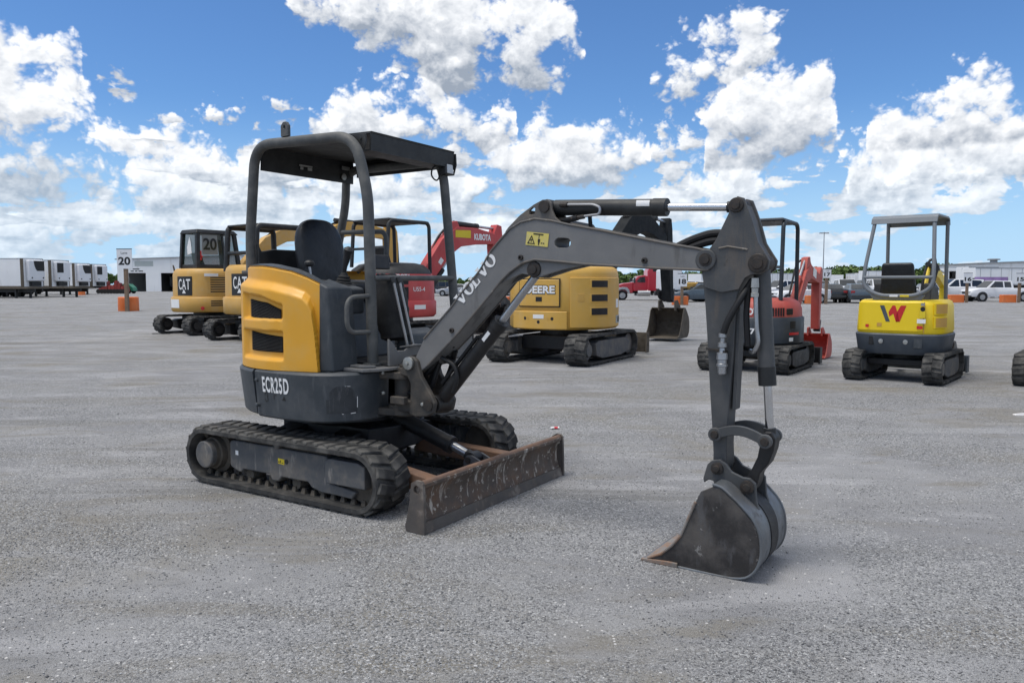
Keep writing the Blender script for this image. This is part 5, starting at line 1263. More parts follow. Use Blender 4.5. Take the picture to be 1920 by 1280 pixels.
cat1 = thing('excavator', 'tan excavator with a black glazed cab, farthest left in the row', 'excavator', (-8.75, 22.3, 0), 52, ROW)
for y0, y1, o_ in ((-0.98, -0.58, -1), (0.58, 0.98, 1)): simple_track(cat1, -0.95, 0.95, 0.25, y0, y1, 'greasy_black', o_)
centre(cat1, 0.6, 0.45, 0.62)
rf, cwo, bo = tan_body(cat1, 0.62)
plate(rf, -206, -176, 0.74, 0.98, 0.006, 'white_sheet', 'white_decal', cwo)
m_ = MB(); a_ = -131; r_ = rf(a_); m_.lathe((r_ * math.cos(R(a_)), r_ * math.sin(R(a_)), 0.74), (math.cos(R(a_)), math.sin(R(a_)), 0), [(-0.01, 0.05), (0.008, 0.05), (0.009, 0)], 12); m_.build('round_reflector', 'red_decal', cwo)
def cab(root, x0, x1, y0, y1, z0, z1, fr=0.07):
    c = thing_part('cab', root)
    lean = 0.05
    def post(xa, ya, xb, yb, w=fr):
        m = MB(); m.hexa([(xa - w / 2, ya - w / 2, z0), (xa + w / 2, ya - w / 2, z0), (xa + w / 2, ya + w / 2, z0), (xa - w / 2, ya + w / 2, z0)], [(xb - w / 2, yb - w / 2, z1), (xb + w / 2, yb - w / 2, z1), (xb + w / 2, yb + w / 2, z1), (xb - w / 2, yb + w / 2, z1)]); m.build('cab_post', 'black_paint', c, bevel=0.015)
    for xa, xb in ((x0, x0 + lean), (x1, x1 - 0.12)):
        for ya, yb in ((y0, y0 + lean), (y1, y1 - lean)): post(xa, ya, xb, yb, 0.11)
    post((x0 + x1) / 2 + 0.2, y0, (x0 + x1) / 2 + 0.15, y0 + lean, 0.06)
    m = MB(); m.hexa([(x0 - 0.03, y0 - 0.03, z1 - 0.05), (x1, y0 - 0.03, z1 - 0.05), (x1, y1 + 0.03, z1 - 0.05), (x0 - 0.03, y1 + 0.03, z1 - 0.05)], [(x0 + 0.02, y0 + 0.02, z1 + 0.07), (x1 - 0.12, y0 + 0.02, z1 + 0.07), (x1 - 0.12, y1 - 0.02, z1 + 0.07), (x0 + 0.02, y1 - 0.02, z1 + 0.07)]); m.build('cab_roof', 'black_paint', c, bevel=0.03)
    m = MB(); m.box(x0 - 0.02, x1 + 0.02, y0 - 0.02, y1 + 0.02, z0 - 0.5, z0 + 0.10); m.build('cab_base', 'black_paint', c, bevel=0.02)
    for n_, q in (('pane', [(x0 + 0.01, y0 + 0.05, z0 + 0.1), (x0 + 0.01, y1 - 0.05, z0 + 0.1), (x0 + lean, y1 - 0.08, z1 - 0.05), (x0 + lean, y0 + 0.08, z1 - 0.05)]),
                  ('pane', [(x0 + 0.05, y0 + 0.005, z0 + 0.1), (x1 - 0.05, y0 + 0.005, z0 + 0.1), (x1 - 0.15, y0 + lean, z1 - 0.05), (x0 + 0.08, y0 + lean, z1 - 0.05)]),
                  ('pane', [(x0 + 0.05, y1 - 0.005, z0 + 0.1), (x1 - 0.05, y1 - 0.005, z0 + 0.1), (x1 - 0.15, y1 - lean, z1 - 0.05), (x0 + 0.08, y1 - lean, z1 - 0.05)]),
                  ('pane', [(x1 - 0.01, y0 + 0.05, z0 + 0.1), (x1 - 0.01, y1 - 0.05, z0 + 0.1), (x1 - 0.12, y1 - 0.08, z1 - 0.05), (x1 - 0.12, y0 + 0.08, z1 - 0.05)])):
        g_ = MB(); g_.add(q, [(0, 1, 2, 3)]); g_.build(n_, 'cab_glass', c)
    return c
cb = cab(cat1, -0.52, 0.78, -0.30, 0.56, 1.86, 2.88)
seat_small(cat1, -0.15, 0.15, 1.70)
# side window's reflection of the lane number drawn as a lettered white sheet, paper on the rear window
m_ = MB(); m_.add([(-0.34, -0.255, 2.25), (0.14, -0.255, 2.25), (0.14, -0.245, 2.80), (-0.34, -0.245, 2.80)], [(0, 1, 2, 3)]); m_.build('window_paper_reflection', 'white_decal', cb)
lettering('20', 0.42, 0.34, lambda u, v: (-0.10 + u, -0.262, 2.54 + v), 'black_decal', cb, bold=0.03)
m_ = MB(); m_.prism([(0.02, 2.28), (0.24, 2.24), (0.26, 2.45), (0.18, 2.62), (0.12, 2.74), (0.05, 2.55)], -0.505, -0.498, 'x'); m_.build('window_paper_reflection', 'white_decal', cb)
m_ = MB(); m_.box(-0.49, -0.40, -0.318, -0.306, 2.08, 2.34); m_.box(-0.53, -0.36, -0.318, -0.306, 2.16, 2.20); m_.build('red_tag', 'red_decal', cb)
m_ = MB(); m_.hexa([(-0.80, 0.45, 1.66), (-0.76, 0.45, 1.66), (-0.60, 0.70, 1.62), (-0.64, 0.70, 1.62)], [(-0.80, 0.55, 1.95), (-0.76, 0.55, 1.95), (-0.60, 0.80, 1.90), (-0.64, 0.80, 1.90)]); m_.build('mirror', 'muddy', cat1, bevel=0.01)
tan_front(cat1, 0.0, 'tan_paint')
dozer(cat1, 1.75, 1.95, 0.38, 0.03, 'greasy_black', 'greasy_black', 0.9)

cat2 = thing('excavator', 'tan excavator with a black tube canopy, mostly hidden behind the yellow hood', 'excavator', (-6.25, 19.6, 0), 52, ROW)
for y0, y1, o_ in ((-0.98, -0.58, -1), (0.58, 0.98, 1)): simple_track(cat2, -0.95, 0.95, 0.25, y0, y1, 'greasy_black', o_)
centre(cat2, 0.6, 0.45, 0.62)
tan_body(cat2, 0.66)
def canopy(root, xr, xf, y0, y1, zb, zt, mat, r_=0.04, roofmat=None, cross=True, zf=None, lean=0.08):
    zf = zb if zf is None else zf
    for y in (y0, y1):
        m = MB(); m.tube(fillet([(xr, y, zb), (xr + lean, y, zt), (xf - lean * 0.5, y, zt), (xf, y, zf)], 0.14, 7), r_, 12); m.build('canopy_hoop', mat, root)
    m = MB(); m.hexa([(xr + lean * 0.6, y0 - 0.02, zt + 0.005), (xf - lean * 0.3, y0 - 0.02, zt - 0.01), (xf - lean * 0.3, y1 + 0.02, zt - 0.01), (xr + lean * 0.6, y1 + 0.02, zt + 0.005)], [(xr + lean * 0.8, y0, zt + 0.055), (xf - lean * 0.6, y0, zt + 0.04), (xf - lean * 0.6, y1, zt + 0.04), (xr + lean * 0.8, y1, zt + 0.055)])
    m.build('roof', roofmat or mat, root, bevel=0.02)
    if cross:
        m = MB(); m.tube([(xr + lean * 0.5, y0, (zb + zt) / 2 - 0.1), (xr + lean * 0.5, y1, (zb + zt) / 2 - 0.1)], r_ * 0.7, 10); m.build('cross_bar', mat, root)
canopy(cat2, -0.72, 0.72, -0.62, 0.62, 1.72, 2.82, 'black_paint', 0.070, zf=1.3)
seat_small(cat2, -0.15, 0.1, 1.68)
tan_front(cat2, 0.1, 'deep_yellow_paint')
dozer(cat2, 1.75, 1.95, 0.38, 0.03, 'greasy_black', 'greasy_black', 0.9)

# ---- red machine with black hood
red1 = thing('excavator', 'red excavator with black hood and canopy, seen through the front excavator\'s canopy', 'excavator', (-2.86, 18.3, 0), 50, ROW)
for y0, y1, o_ in ((-0.98, -0.58, -1), (0.58, 0.98, 1)): simple_track(red1, -0.95, 0.95, 0.26, y0, y1, 'greasy_black', o_)
centre(red1, 0.6, 0.45, 0.62)
rf = sup(0.985, 2.5)
m_ = MB(); drum(m_, rf, [(0.64, -0.06), (0.70, 0.0), (1.00, 0.0), (1.03, -0.03)], 0.8); cwo = m_.build('counterweight', 'red_paint', red1, ang=50)
m_ = MB(); drum(m_, rf, [(1.02, -0.04), (1.52, -0.05), (1.66, -0.10)], 0.78); bo = m_.build('engine_hood', 'red_paint', red1, ang=50)
m_ = MB(); drum(m_, rf, [(1.64, -0.09), (1.74, -0.13), (1.86, -0.30), (1.90, -0.50)], 0.55); m_.build('hood_cover', 'plastic_black', red1, ang=60)
rf2 = lambda a: rf(a) - 0.045
plate(rf2, -142, -108, 1.06, 1.34, 0.010, 'air_grille', 'grille_paint', bo, 0.004)
plate(rf2, -136, -108, 1.40, 1.52, 0.008, 'air_grille', 'grille_paint', bo, 0.004)
lettering('U55-4', 0.36, 0.10, on_arc(rf2, -89, 1.29, 0.006), 'white_decal', bo, bold=0.01)
lettering('KUBOTA', 0.50, 0.10, on_arc(rf2, -119, 1.58, 0.010), 'white_decal', bo, bold=0.04)
plate(rf, -100, -80, 0.83, 0.93, 0.004, 'label', 'white_decal', cwo)
canopy(red1, -0.62, 0.75, -0.55, 0.70, 1.80, 2.85, 'black_paint', 0.045, zf=1.2)
seat_small(red1, -0.1, 0.1, 1.7)
Yb = 0.0
m_ = MB(); m_.prism(limb([(0.75, 1.25, 0.15), (1.2, 1.75, 0.21), (1.75, 2.35, 0.25), (2.2, 2.62, 0.26), (2.9, 2.66, 0.21), (3.6, 2.62, 0.14)]), Yb - 0.13, Yb + 0.13); bmo = m_.build('boom', 'red_paint', red1, bevel=0.015)
m_ = MB(); m_.prism([(1.75, 2.60), (1.95, 2.98), (2.15, 3.02), (2.25, 2.85), (2.45, 2.80), (2.2, 2.55)], Yb - 0.10, Yb + 0.10); m_.build('cylinder_bracket', 'red_paint', bmo, bevel=0.01)
poly_marks([[(2.05, 2.60), (2.62, 2.60), (2.62, 2.80), (2.05, 2.78)]], lambda u, v: (u, Yb - 0.134, v), 'bright_yellow_decal', bmo, 'label')
lettering('KUBOTA', 0.66, 0.17, lambda u, v: (3.08 + u, Yb - 0.134, 2.645 + v), 'white_decal', bmo, bold=0.05)
poly_marks([[(1.42, 1.95), (1.52, 2.08), (1.62, 2.00), (1.52, 1.88)]], lambda u, v: (u, Yb - 0.134, v), 'white_decal', bmo, 'label')
cylinder(red1, (1.05, Yb, 1.0), (2.1, Yb, 2.30), 0.075, 0.6, 'boom_cylinder', 'greasy_black')
cylinder(red1, (2.1, Yb, 2.96), (3.75, Yb, 2.90), 0.07, 0.55, 'arm_cylinder', 'black_paint')
m_ = MB(); m_.prism(limb([(3.78, 3.00, 0.09), (3.72, 2.70, 0.19), (3.72, 2.40, 0.20), (3.74, 1.8, 0.16), (3.78, 1.0, 0.10)]), Yb - 0.12, Yb + 0.12); m_.build('dipper_arm', 'red_paint', red1, bevel=0.012)
small_bucket(red1, 3.78, 0.97, 1.9, Yb, 0.75, 'bucket_steel')
dozer(red1, 1.75, 1.95, 0.42, 0.03, 'greasy_black', 'greasy_black', 0.9)
hose(red1, [(1.2, Yb + 0.05, 1.95), (1.6, Yb + 0.05, 2.60), (1.95, Yb + 0.05, 2.90), (2.4, Yb, 2.92)], 0.03)

# ---- yellow machine behind the boom
deere = thing('excavator', 'mustard-yellow excavator with three side vents and lettered rear door, under the grey boom', 'excavator', (0.98, 14.4, 0), 60, ROW)
for y0, y1, o_ in ((-0.99, -0.59, -1), (0.59, 0.99, 1)): simple_track(deere, -0.98, 0.98, 0.255, y0, y1, 'frame_paint', o_)
centre(deere, 0.6, 0.45, 0.60)
rf = sup(0.985, 2.35)
m_ = MB(); drum(m_, rf, [(0.60, -0.06), (0.65, -0.012), (1.58, -0.022), (1.68, -0.05), (1.715, -0.12)], 0.80); bo = m_.build('engine_hood', 'dark_yellow_paint', deere, ang=50)
plate(rf, -216, -151, 0.61, 0.93, 0.020, 'counterweight', 'dark_yellow_paint', bo, 0.02, 16, -0.02)
plate(rf, -206, -158, 1.00, 1.50, 0.006, 'door_gap', 'grille_paint', bo, 0, 14, -0.03)
dr = plate(rf, -205, -159, 1.015, 1.485, 0.018, 'rear_door', 'dark_yellow_paint', bo, 0.015, 14, -0.01)
lettering('DEERE', 0.60, 0.165, on_arc(rf, -180, 1.305, 0.0195), 'black_decal', dr, bold=0.07)
lettering('DEERE', 0.575, 0.135, on_arc(rf, -180, 1.307, 0.0215), 'white_decal', dr, bold=0.035)
plate(rf, -184, -177, 1.10, 1.18, 0.022, 'latch', 'grille_paint', dr)
plate(rf, -187, -175, 0.80, 0.87, 0.024, 'plate', 'white_decal', bo)
for a_, z_ in ((-197, 0.80), (-193.5, 0.80), (-181, 0.74), (-170, 0.80), (-166, 0.80)):
    m_ = MB(); r_ = rf(a_) + 0.015; m_.lathe((r_ * math.cos(R(a_)), r_ * math.sin(R(a_)), z_), (math.cos(R(a_)), math.sin(R(a_)), 0), [(-0.01, 0.03), (0.0065, 0.03), (0.007, 0)], 12); m_.build('bolt_hole', 'deep_yellow_paint' if a_ in (-193.5, -170) else 'grille_paint', bo)
plate(rf, -148.5, -72, 0.64, 1.52, 0.006, 'side_door', 'dark_yellow_paint', bo, 0.012, 16, -0.02)
for z_ in (0.86, 1.10, 1.345):
    plate(rf, -128.5, -103, z_ - 0.02, z_ + 0.145, 0.014, 'vent_frame', 'dark_yellow_paint', bo, 0.02, 8)
    plate(rf, -127, -104.5, z_, z_ + 0.125, 0.017, 'vent', 'grille_paint', bo, 0.01, 8)
m_ = plate(rf, -141, -134, 1.10, 1.24, 0.010, 'latch', 'deep_yellow_paint', bo, 0.005)
plate(rf, -84, -76, 0.98, 1.14, 0.009, 'label', 'white_decal', bo); plate(rf, -84, -70, 0.70, 0.84, 0.009, 'label', 'zinc', bo)
lettering('50', 0.13, 0.10, on_arc(rf, -77, 0.77, 0.012), 'black_decal', bo, bold=0.02)
m_ = MB(); m_.hexa([(0.05, -0.93, 1.35), (0.55, -0.90, 1.35), (0.55, -0.70, 1.35), (0.05, -0.75, 1.35)], [(0.0, -0.85, 1.72), (0.5, -0.82, 1.72), (0.5, -0.65, 1.72), (0.0, -0.70, 1.72)]); m_.build('side_cowl', 'slate_paint', deere, bevel=0.05)
canopy(deere, -0.55, 0.70, -0.30, 0.70, 1.70, 2.50, 'black_paint', 0.04, zf=1.2)
seat_small(deere, -0.1, 0.2, 1.6)
Yb = -0.05
m_ = MB(); m_.prism(limb([(0.75, 1.10, 0.15), (1.9, 1.95, 0.20), (3.05, 2.66, 0.24), (3.75, 2.84, 0.24), (4.4, 2.72, 0.18), (5.3, 2.46, 0.12)]), Yb - 0.13, Yb + 0.13); bmo = m_.build('boom', 'black_steel', deere, bevel=0.015)
m_ = MB(); m_.prism([(3.2, 2.78), (3.5, 3.08), (3.75, 3.12), (3.85, 2.95), (4.2, 2.78), (3.6, 2.72)], Yb - 0.10, Yb + 0.10); m_.build('cylinder_bracket', 'black_steel', bmo, bevel=0.01)
cylinder(deere, (1.1, Yb, 0.9), (3.1, Yb, 2.42), 0.075, 0.6, 'boom_cylinder', 'greasy_black')
cylinder(deere, (3.7, Yb, 3.04), (5.50, Yb, 2.92), 0.07, 0.60, 'arm_cylinder', 'black_paint')
m_ = MB(); m_.prism(limb([(5.58, 3.02, 0.08), (5.56, 2.76, 0.18), (5.58, 2.42, 0.20), (5.66, 1.9, 0.16), (5.80, 1.0, 0.10)]), Yb - 0.12, Yb + 0.12); m_.build('dipper_arm', 'black_steel', deere, bevel=0.012)
cylinder(deere, (5.80, Yb, 2.45), (6.02, Yb, 1.30), 0.06, 0.62, 'bucket_cylinder', 'greasy_black')
m_ = MB(); m_.prism(limb([(5.80, 1.22, 0.05), (6.04, 1.26, 0.05), (5.98, 0.95, 0.05)]), Yb - 0.09, Yb + 0.09); m_.build('bucket_link', 'greasy_black', deere, bevel=0.006)
small_bucket(deere, 5.80, 0.92, 1.75, Yb, 0.85, 'muddy')
for k in range(3): hose(deere, [(2.9, Yb - 0.06 + 0.05 * k, 2.85), (3.25, Yb - 0.06 + 0.05 * k, 3.12 + 0.03 * k), (3.7, Yb, 3.16), (4.4, Yb, 2.92)], 0.025)
hose(deere, [(4.4, Yb, 2.92), (4.9, Yb, 2.85), (5.2, Yb, 2.66), (5.5, Yb, 2.55)], 0.022)
dozer(deere, 1.85, 1.95, 0.40, 0.03, 'muddy', 'greasy_black', 0.9)

# ---- small faded red machine
red2 = thing('excavator', 'small faded-red excavator with slate skirt and raised red bucket arm', 'excavator', (4.10, 12.8, 0), 55.6, ROW)
for y0, y1, o_ in ((-0.72, -0.44, -1), (0.44, 0.72, 1)): simple_track(red2, -0.66, 0.66, 0.205, y0, y1, 'greasy_black', o_, 30)
centre(red2, 0.45, 0.34, 0.46)
rf = sup(0.70, 2.5)
m_ = MB(); drum(m_, rf, [(0.42, -0.06), (0.47, 0.0), (0.86, 0.0), (0.88, -0.02)], 0.62); cwo = m_.build('skirt', 'navy_paint', red2, ang=50)
m_ = MB(); drum(m_, rf, [(0.87, -0.03), (1.02, -0.04), (1.12, -0.09), (1.18, -0.20)], 0.55); bo = m_.build('engine_hood', 'faded_red_paint', red2, ang=60)
rf2 = lambda a: rf(a) - 0.03
m_ = MB(); m_.hexa([(-0.1, -0.69, 0.60), (0.42, -0.62, 0.60), (0.42, -0.40, 0.60), (-0.1, -0.5, 0.60)], [(-0.05, -0.62, 1.12), (0.40, -0.56, 1.10), (0.40, -0.40, 1.10), (-0.05, -0.45, 1.12)]); m_.build('side_cowl', 'faded_red_paint', red2, bevel=0.05)
for k in range(5): plate(rf2, -146 + 3.4 * k, -144.4 + 3.4 * k, 0.90, 1.03, 0.008, 'louvre', 'grille_paint', bo, n=3)
plate(rf2, -127, -116, 0.92, 1.02, 0.012, 'air_grille', 'grille_paint', bo, 0.01); plate(rf, -123, -112, 0.70, 0.82, 0.004, 'air_grille', 'grille_paint', cwo, 0.01)
plate(rf, -124, -103, 0.60, 0.64, 0.005, 'stripe', 'red_decal', cwo); plate(rf, -124, -117, 0.50, 0.56, 0.005, 'label', 'white_decal', cwo)
lettering('KUBOTA', 0.42, 0.11, on_arc(rf2, -176, 0.97, 0.012), 'white_decal', bo, bold=0.05)
lettering('KX71', 0.30, 0.09, on_arc(rf, -176, 0.66, 0.005), 'white_decal', cwo, bold=0.04)
canopy(red2, -0.38, 0.58, -0.46, 0.42, 1.15, 2.40, 'navy_paint', 0.034, zf=0.9, lean=0.06)
seat_small(red2, -0.08, 0.0, 1.10, w=0.2, h=0.22)
Yb = -0.33
m_ = MB(); m_.prism(limb([(0.72, 0.80, 0.09), (1.15, 1.20, 0.10), (1.52, 1.54, 0.12), (1.80, 1.63, 0.12), (2.35, 1.52, 0.09), (2.5, 1.50, 0.08)]), Yb - 0.08, Yb + 0.08); bmo = m_.build('boom', 'faded_red_paint', red2, bevel=0.01)
m_ = MB(); m_.prism([(1.48, 1.62), (1.60, 1.88), (1.76, 1.90), (1.80, 1.80), (2.0, 1.70), (1.7, 1.6)], Yb - 0.06, Yb + 0.06); m_.build('cylinder_bracket', 'faded_red_paint', bmo, bevel=0.008)
cylinder(red2, (0.72, Yb, 1.05), (1.62, Yb, 1.84), 0.045, 0.6, 'boom_cylinder', 'faded_red_paint')
poly_marks([[(1.90, 1.56), (2.15, 1.50), (2.17, 1.66), (1.92, 1.72)]], lambda u, v: (u, Yb - 0.084, v), 'white_decal', bmo, 'label')
m_ = MB(); m_.prism(limb([(2.62, 1.72, 0.05), (2.58, 1.58, 0.11), (2.56, 1.42, 0.11), (2.54, 1.1, 0.085), (2.54, 0.55, 0.06)]), Yb - 0.075, Yb + 0.075); m_.build('dipper_arm', 'faded_red_paint', red2, bevel=0.008)
cylinder(red2, (2.70, Yb, 1.45), (2.72, Yb, 0.72), 0.04, 0.6, 'bucket_cylinder', 'faded_red_paint')
m_ = MB(); m_.prism(limb([(2.55, 0.70, 0.035), (2.72, 0.70, 0.035), (2.66, 0.50, 0.035)]), Yb - 0.06, Yb + 0.06); m_.build('bucket_link', 'greasy_black', red2, bevel=0.006)
small_bucket(red2, 2.54, 0.53, 1.05, Yb, 0.50, 'faded_red_paint')
dozer(red2, 1.28, 1.45, 0.28, 0.02, 'greasy_black', 'greasy_black', 0.6)
hose(red2, [(1.0, Yb + 0.1, 1.2), (1.4, Yb + 0.1, 1.75), (1.65, Yb + 0.06, 1.86), (2.0, Yb, 1.80)], 0.018)

# ---- bright yellow machine at the right
wack = thing('excavator', 'bright yellow excavator with silver-grey canopy bars and black seat, seen from behind', 'excavator', (5.86, 11.44, 0), 50, ROW); wack.scale = (0.96, 0.91, 1.0)
for y0, y1, o_ in ((-0.72, -0.44, -1), (0.44, 0.72, 1)): simple_track(wack, -0.62, 0.62, 0.205, y0, y1, 'frame_paint', o_, 30)
centre(wack, 0.45, 0.34, 0.44, 'greasy_black')
rf = sup(0.655, 4.0)
m_ = MB(); drum(m_, rf, [(0.40, -0.08), (0.46, -0.02), (0.68, 0.02), (0.70, 0.0)], 0.60); cwo = m_.build('counterweight', 'silver_dark' if 'silver_dark' in MATS else 'slate_paint', wack, ang=45)
m_ = MB(); drum(m_, rf, [(0.695, -0.02), (0.74, 0.0), (1.10, -0.02), (1.16, -0.05), (1.18, -0.10)], 0.55); bo = m_.build('engine_hood', 'lemon_paint', wack, ang=45)
for a_ in (-196, -166):
    m_ = MB(); r_ = rf(a_) + 0.01; m_.lathe((r_ * math.cos(R(a_)), r_ * math.sin(R(a_)), 0.585), (math.cos(R(a_)) , math.sin(R(a_)) * 0.3, 0), [(-0.02, 0.034), (0.006, 0.034), (0.008, 0.02), (0.009, 0)], 14); m_.build('recess_bolt', 'zinc', cwo)
plate(rf, -157, -148, 0.50, 0.64, 0.012, 'step_recess', 'dark_grey_paint', cwo, 0.01)
plate(rf, -210, -205, 0.53, 0.66, 0.014, 'tie_hole', 'grille_paint', cwo, 0.01)
dpan = plate(rf, -226, -148, 0.735, 1.145, 0.010, 'rear_door', 'lemon_paint', bo, 0.012, 24)
plate(rf, -147.4, -146.6, 0.72, 1.15, 0.004, 'door_gap', 'deep_yellow_paint', bo, n=2)
for z_ in (0.80, 0.99):
    plate(rf, -137, -113, z_ - 0.02, z_ + 0.15, 0.010, 'vent_frame', 'lemon_paint', bo, 0.008, 10)
    plate(rf, -135, -115, z_, z_ + 0.13, 0.014, 'vent', 'deep_yellow_paint', bo, 0, 10)
def on_rear(yc, zc, off):      # flat rear face: right in the picture is -Y
    return lambda u, v: (-(rf(180) + off), yc - u, zc + v)
W1 = [(-0.19, 0.115), (-0.125, 0.115), (-0.035, -0.115), (-0.095, -0.115)]
poly_marks([W1], on_rear(0.03, 0.985, 0.0125), 'slate_paint', dpan, 'badge_mark')
poly_marks([[(-0.06, 0.02), (-0.005, 0.115), (0.035, 0.115), (0.075, 0.0), (0.10, -0.115), (0.05, -0.115), (0.01, 0.0), (-0.045, -0.045)], [(0.06, 0.02), (0.115, 0.115), (0.195, 0.115), (0.105, -0.115), (0.05, -0.115)]], on_rear(0.03, 0.985, 0.0125), 'red_decal', dpan, 'badge_mark')
for (y_, z_, w_, h_, m2) in ((0.40, 0.78, 0.05, 0.045, 'red_decal'), (-0.36, 0.775, 0.08, 0.045, 'red_decal'), (-0.38, 0.855, 0.12, 0.06, 'white_decal'), (-0.39, 0.93, 0.08, 0.10, 'bright_yellow_decal'), (-0.395, 1.10, 0.055, 0.04, 'zinc'), (0.22, 0.80, 0.07, 0.05, 'deep_yellow_paint')):
    poly_marks([[(-w_ / 2, 0), (w_ / 2, 0), (w_ / 2, h_), (-w_ / 2, h_)]], on_rear(y_, z_, 0.0128), m2, dpan, 'label')
m_ = MB(); m_.lathe((-(rf(180) + 0.008), -0.395, 1.055), (-1, 0, 0), [(0, 0.034), (0.006, 0.034), (0.007, 0)], 14); m_.build('lock', 'grille_paint', dpan)
# canopy: U-shaped rear bar, bar across, roof, rear pair leaning
rr_ = 0.030
m_ = MB(); m_.tube(fillet([(-0.30, 0.43, 2.34), (-0.55, 0.50, 1.60), (-0.58, 0.50, 1.36), (-0.58, 0.27, 1.235), (-0.58, -0.27, 1.235), (-0.58, -0.50, 1.36), (-0.55, -0.50, 1.60), (-0.30, -0.43, 2.34)], [0, 0.12, 0.14, 0.18, 0.18, 0.14, 0.12, 0], 7), rr_, 12); uo = m_.build('rear_hoop', 'silver_grey_paint', wack)
m_ = MB(); m_.hexa([(-0.57, -0.34, 1.16), (-0.53, -0.34, 1.16), (-0.53, 0.34, 1.16), (-0.57, 0.34, 1.16)], [(-0.59, -0.40, 1.25), (-0.55, -0.40, 1.25), (-0.55, 0.40, 1.25), (-0.59, 0.40, 1.25)]); m_.build('hoop_base', 'silver_grey_paint', uo, bevel=0.01)
m_ = MB(); m_.tube([(-0.575, 0.50, 1.50), (-0.575, -0.50, 1.50)], 0.024, 10); m_.build('cross_bar', 'silver_grey_paint', uo)
poly_marks([[(-0.12, 0), (0, 0), (0, 0.03), (-0.12, 0.03)]], lambda u, v: (-0.6145, -u - 0.02, 1.222 + v), 'white_decal', uo, 'label'); poly_marks([[(0.03, 0), (0.16, 0), (0.16, 0.03), (0.03, 0.03)]], lambda u, v: (-0.6145, -u - 0.02, 1.222 + v), 'bright_yellow_decal', uo, 'label')
for y_ in (-0.45, 0.45):
    m_ = MB(); m_.tube(fillet([(0.60, y_, 1.0), (0.56, y_, 1.55), (0.52, y_, 2.33)], 0.1, 5), rr_, 12); m_.build('front_post', 'silver_grey_paint', wack)
m_ = MB()
prof_ = [(-0.36, 2.28), (-0.33, 2.36), (-0.25, 2.40), (0.45, 2.40), (0.55, 2.37), (0.58, 2.28), (0.55, 2.28), (0.52, 2.345), (0.44, 2.37), (-0.24, 2.37), (-0.31, 2.34), (-0.33, 2.28)]
m_.prism(prof_, -0.48, 0.48); m_.build('roof', 'silver_grey_paint', wack, bevel=0.006, ang=30)
seat_small(wack, -0.25, 0.05, 1.13, w=0.27, h=0.29)
for s in (-1, 1):
    m_ = MB(); m_.hexa([(-0.35, s * 0.36 - 0.07, 1.15), (0.25, s * 0.36 - 0.07, 1.12), (0.25, s * 0.36 + 0.07, 1.12), (-0.35, s * 0.36 + 0.07, 1.15)], [(-0.30, s * 0.36 - 0.06, 1.42), (0.22, s * 0.36 - 0.05, 1.36), (0.22, s * 0.36 + 0.05, 1.36), (-0.30, s * 0.36 + 0.06, 1.42)]); co_ = m_.build('console', 'plastic_black', wack, bevel=0.03)
    m_ = MB(); m_.tube([(0.15, s * 0.36, 1.38), (0.17, s * 0.37, 1.50), (0.18, s * 0.38, 1.62), (0.19, s * 0.39, 1.68)], [0.012, 0.02, 0.035, 0.03], 10); m_.build('joystick', 'plastic_black', co_)
Yb = 0.0
m_ = MB(); m_.prism(limb([(0.70, 0.85, 0.07), (1.1, 1.35, 0.09), (1.45, 1.64, 0.09), (1.9, 1.58, 0.08), (2.4, 1.4, 0.07)]), -0.08, 0.02); bmo = m_.build('boom', 'lemon_paint', wack, bevel=0.01)
m_ = MB(); m_.prism(limb([(2.45, 1.55, 0.05), (2.42, 1.35, 0.08), (2.40, 1.0, 0.07), (2.40, 0.5, 0.05)]), -0.08, 0.01); m_.build('dipper_arm', 'lemon_paint', wack, bevel=0.01)
hose(wack, [(0.7, -0.03, 1.0), (1.0, -0.03, 1.6), (1.4, -0.03, 1.82), (1.8, -0.05, 1.72)], 0.022); hose(wack, [(0.8, -0.10, 1.0), (1.05, -0.11, 1.5), (1.35, -0.10, 1.86), (1.6, -0.07, 1.74)], 0.022)
cylinder(wack, (1.1, -0.05, 1.72), (2.35, -0.05, 1.60), 0.04, 0.6, 'arm_cylinder', 'black_paint')
small_bucket(wack, 2.40, 0.50, 1.0, -0.05, 0.45, 'bucket_steel')
dozer(wack, 1.30, 1.38, 0.26, 0.03, 'slate_paint', 'greasy_black', 0.6)

# ---- one more machine, only the end of whose track reaches into the picture
edge_m = thing('excavator', 'excavator past the frame edge, only the end of its black track showing', 'excavator', (7.98, 10.72, 0), 50, ROW)
for y0, y1, o_ in ((-0.72, -0.44, -1), (0.44, 0.72, 1)): simple_track(edge_m, -0.66, 0.66, 0.205, y0, y1, 'greasy_black', o_, 30)
centre(edge_m, 0.45, 0.34, 0.46)
rf = sup(0.66, 2.6)
m_ = MB(); drum(m_, rf, [(0.42, -0.06), (0.47, 0.0), (0.80, 0.0)], 0.55); m_.build('skirt', 'slate_paint', edge_m, ang=50)
m_ = MB(); drum(m_, rf, [(0.80, -0.02), (1.10, -0.03), (1.18, -0.12)], 0.5); m_.build('engine_hood', 'dark_yellow_paint', edge_m, ang=50)
canopy(edge_m, -0.38, 0.55, -0.46, 0.46, 1.15, 2.35, 'slate_paint', 0.034, zf=0.8, lean=0.06)
seat_small(edge_m, -0.08, 0.0, 1.08, w=0.2, h=0.22)
m_ = MB(); m_.prism(limb([(0.70, 0.85, 0.09), (1.3, 1.5, 0.13), (1.7, 1.7, 0.13), (2.5, 1.45, 0.09)]), -0.08, 0.08); m_.build('boom', 'dark_yellow_paint', edge_m, bevel=0.01)
m_ = MB(); m_.prism(limb([(2.55, 1.6, 0.06), (2.5, 1.4, 0.12), (2.5, 0.5, 0.06)]), -0.07, 0.07); m_.build('dipper_arm', 'dark_yellow_paint', edge_m, bevel=0.01)
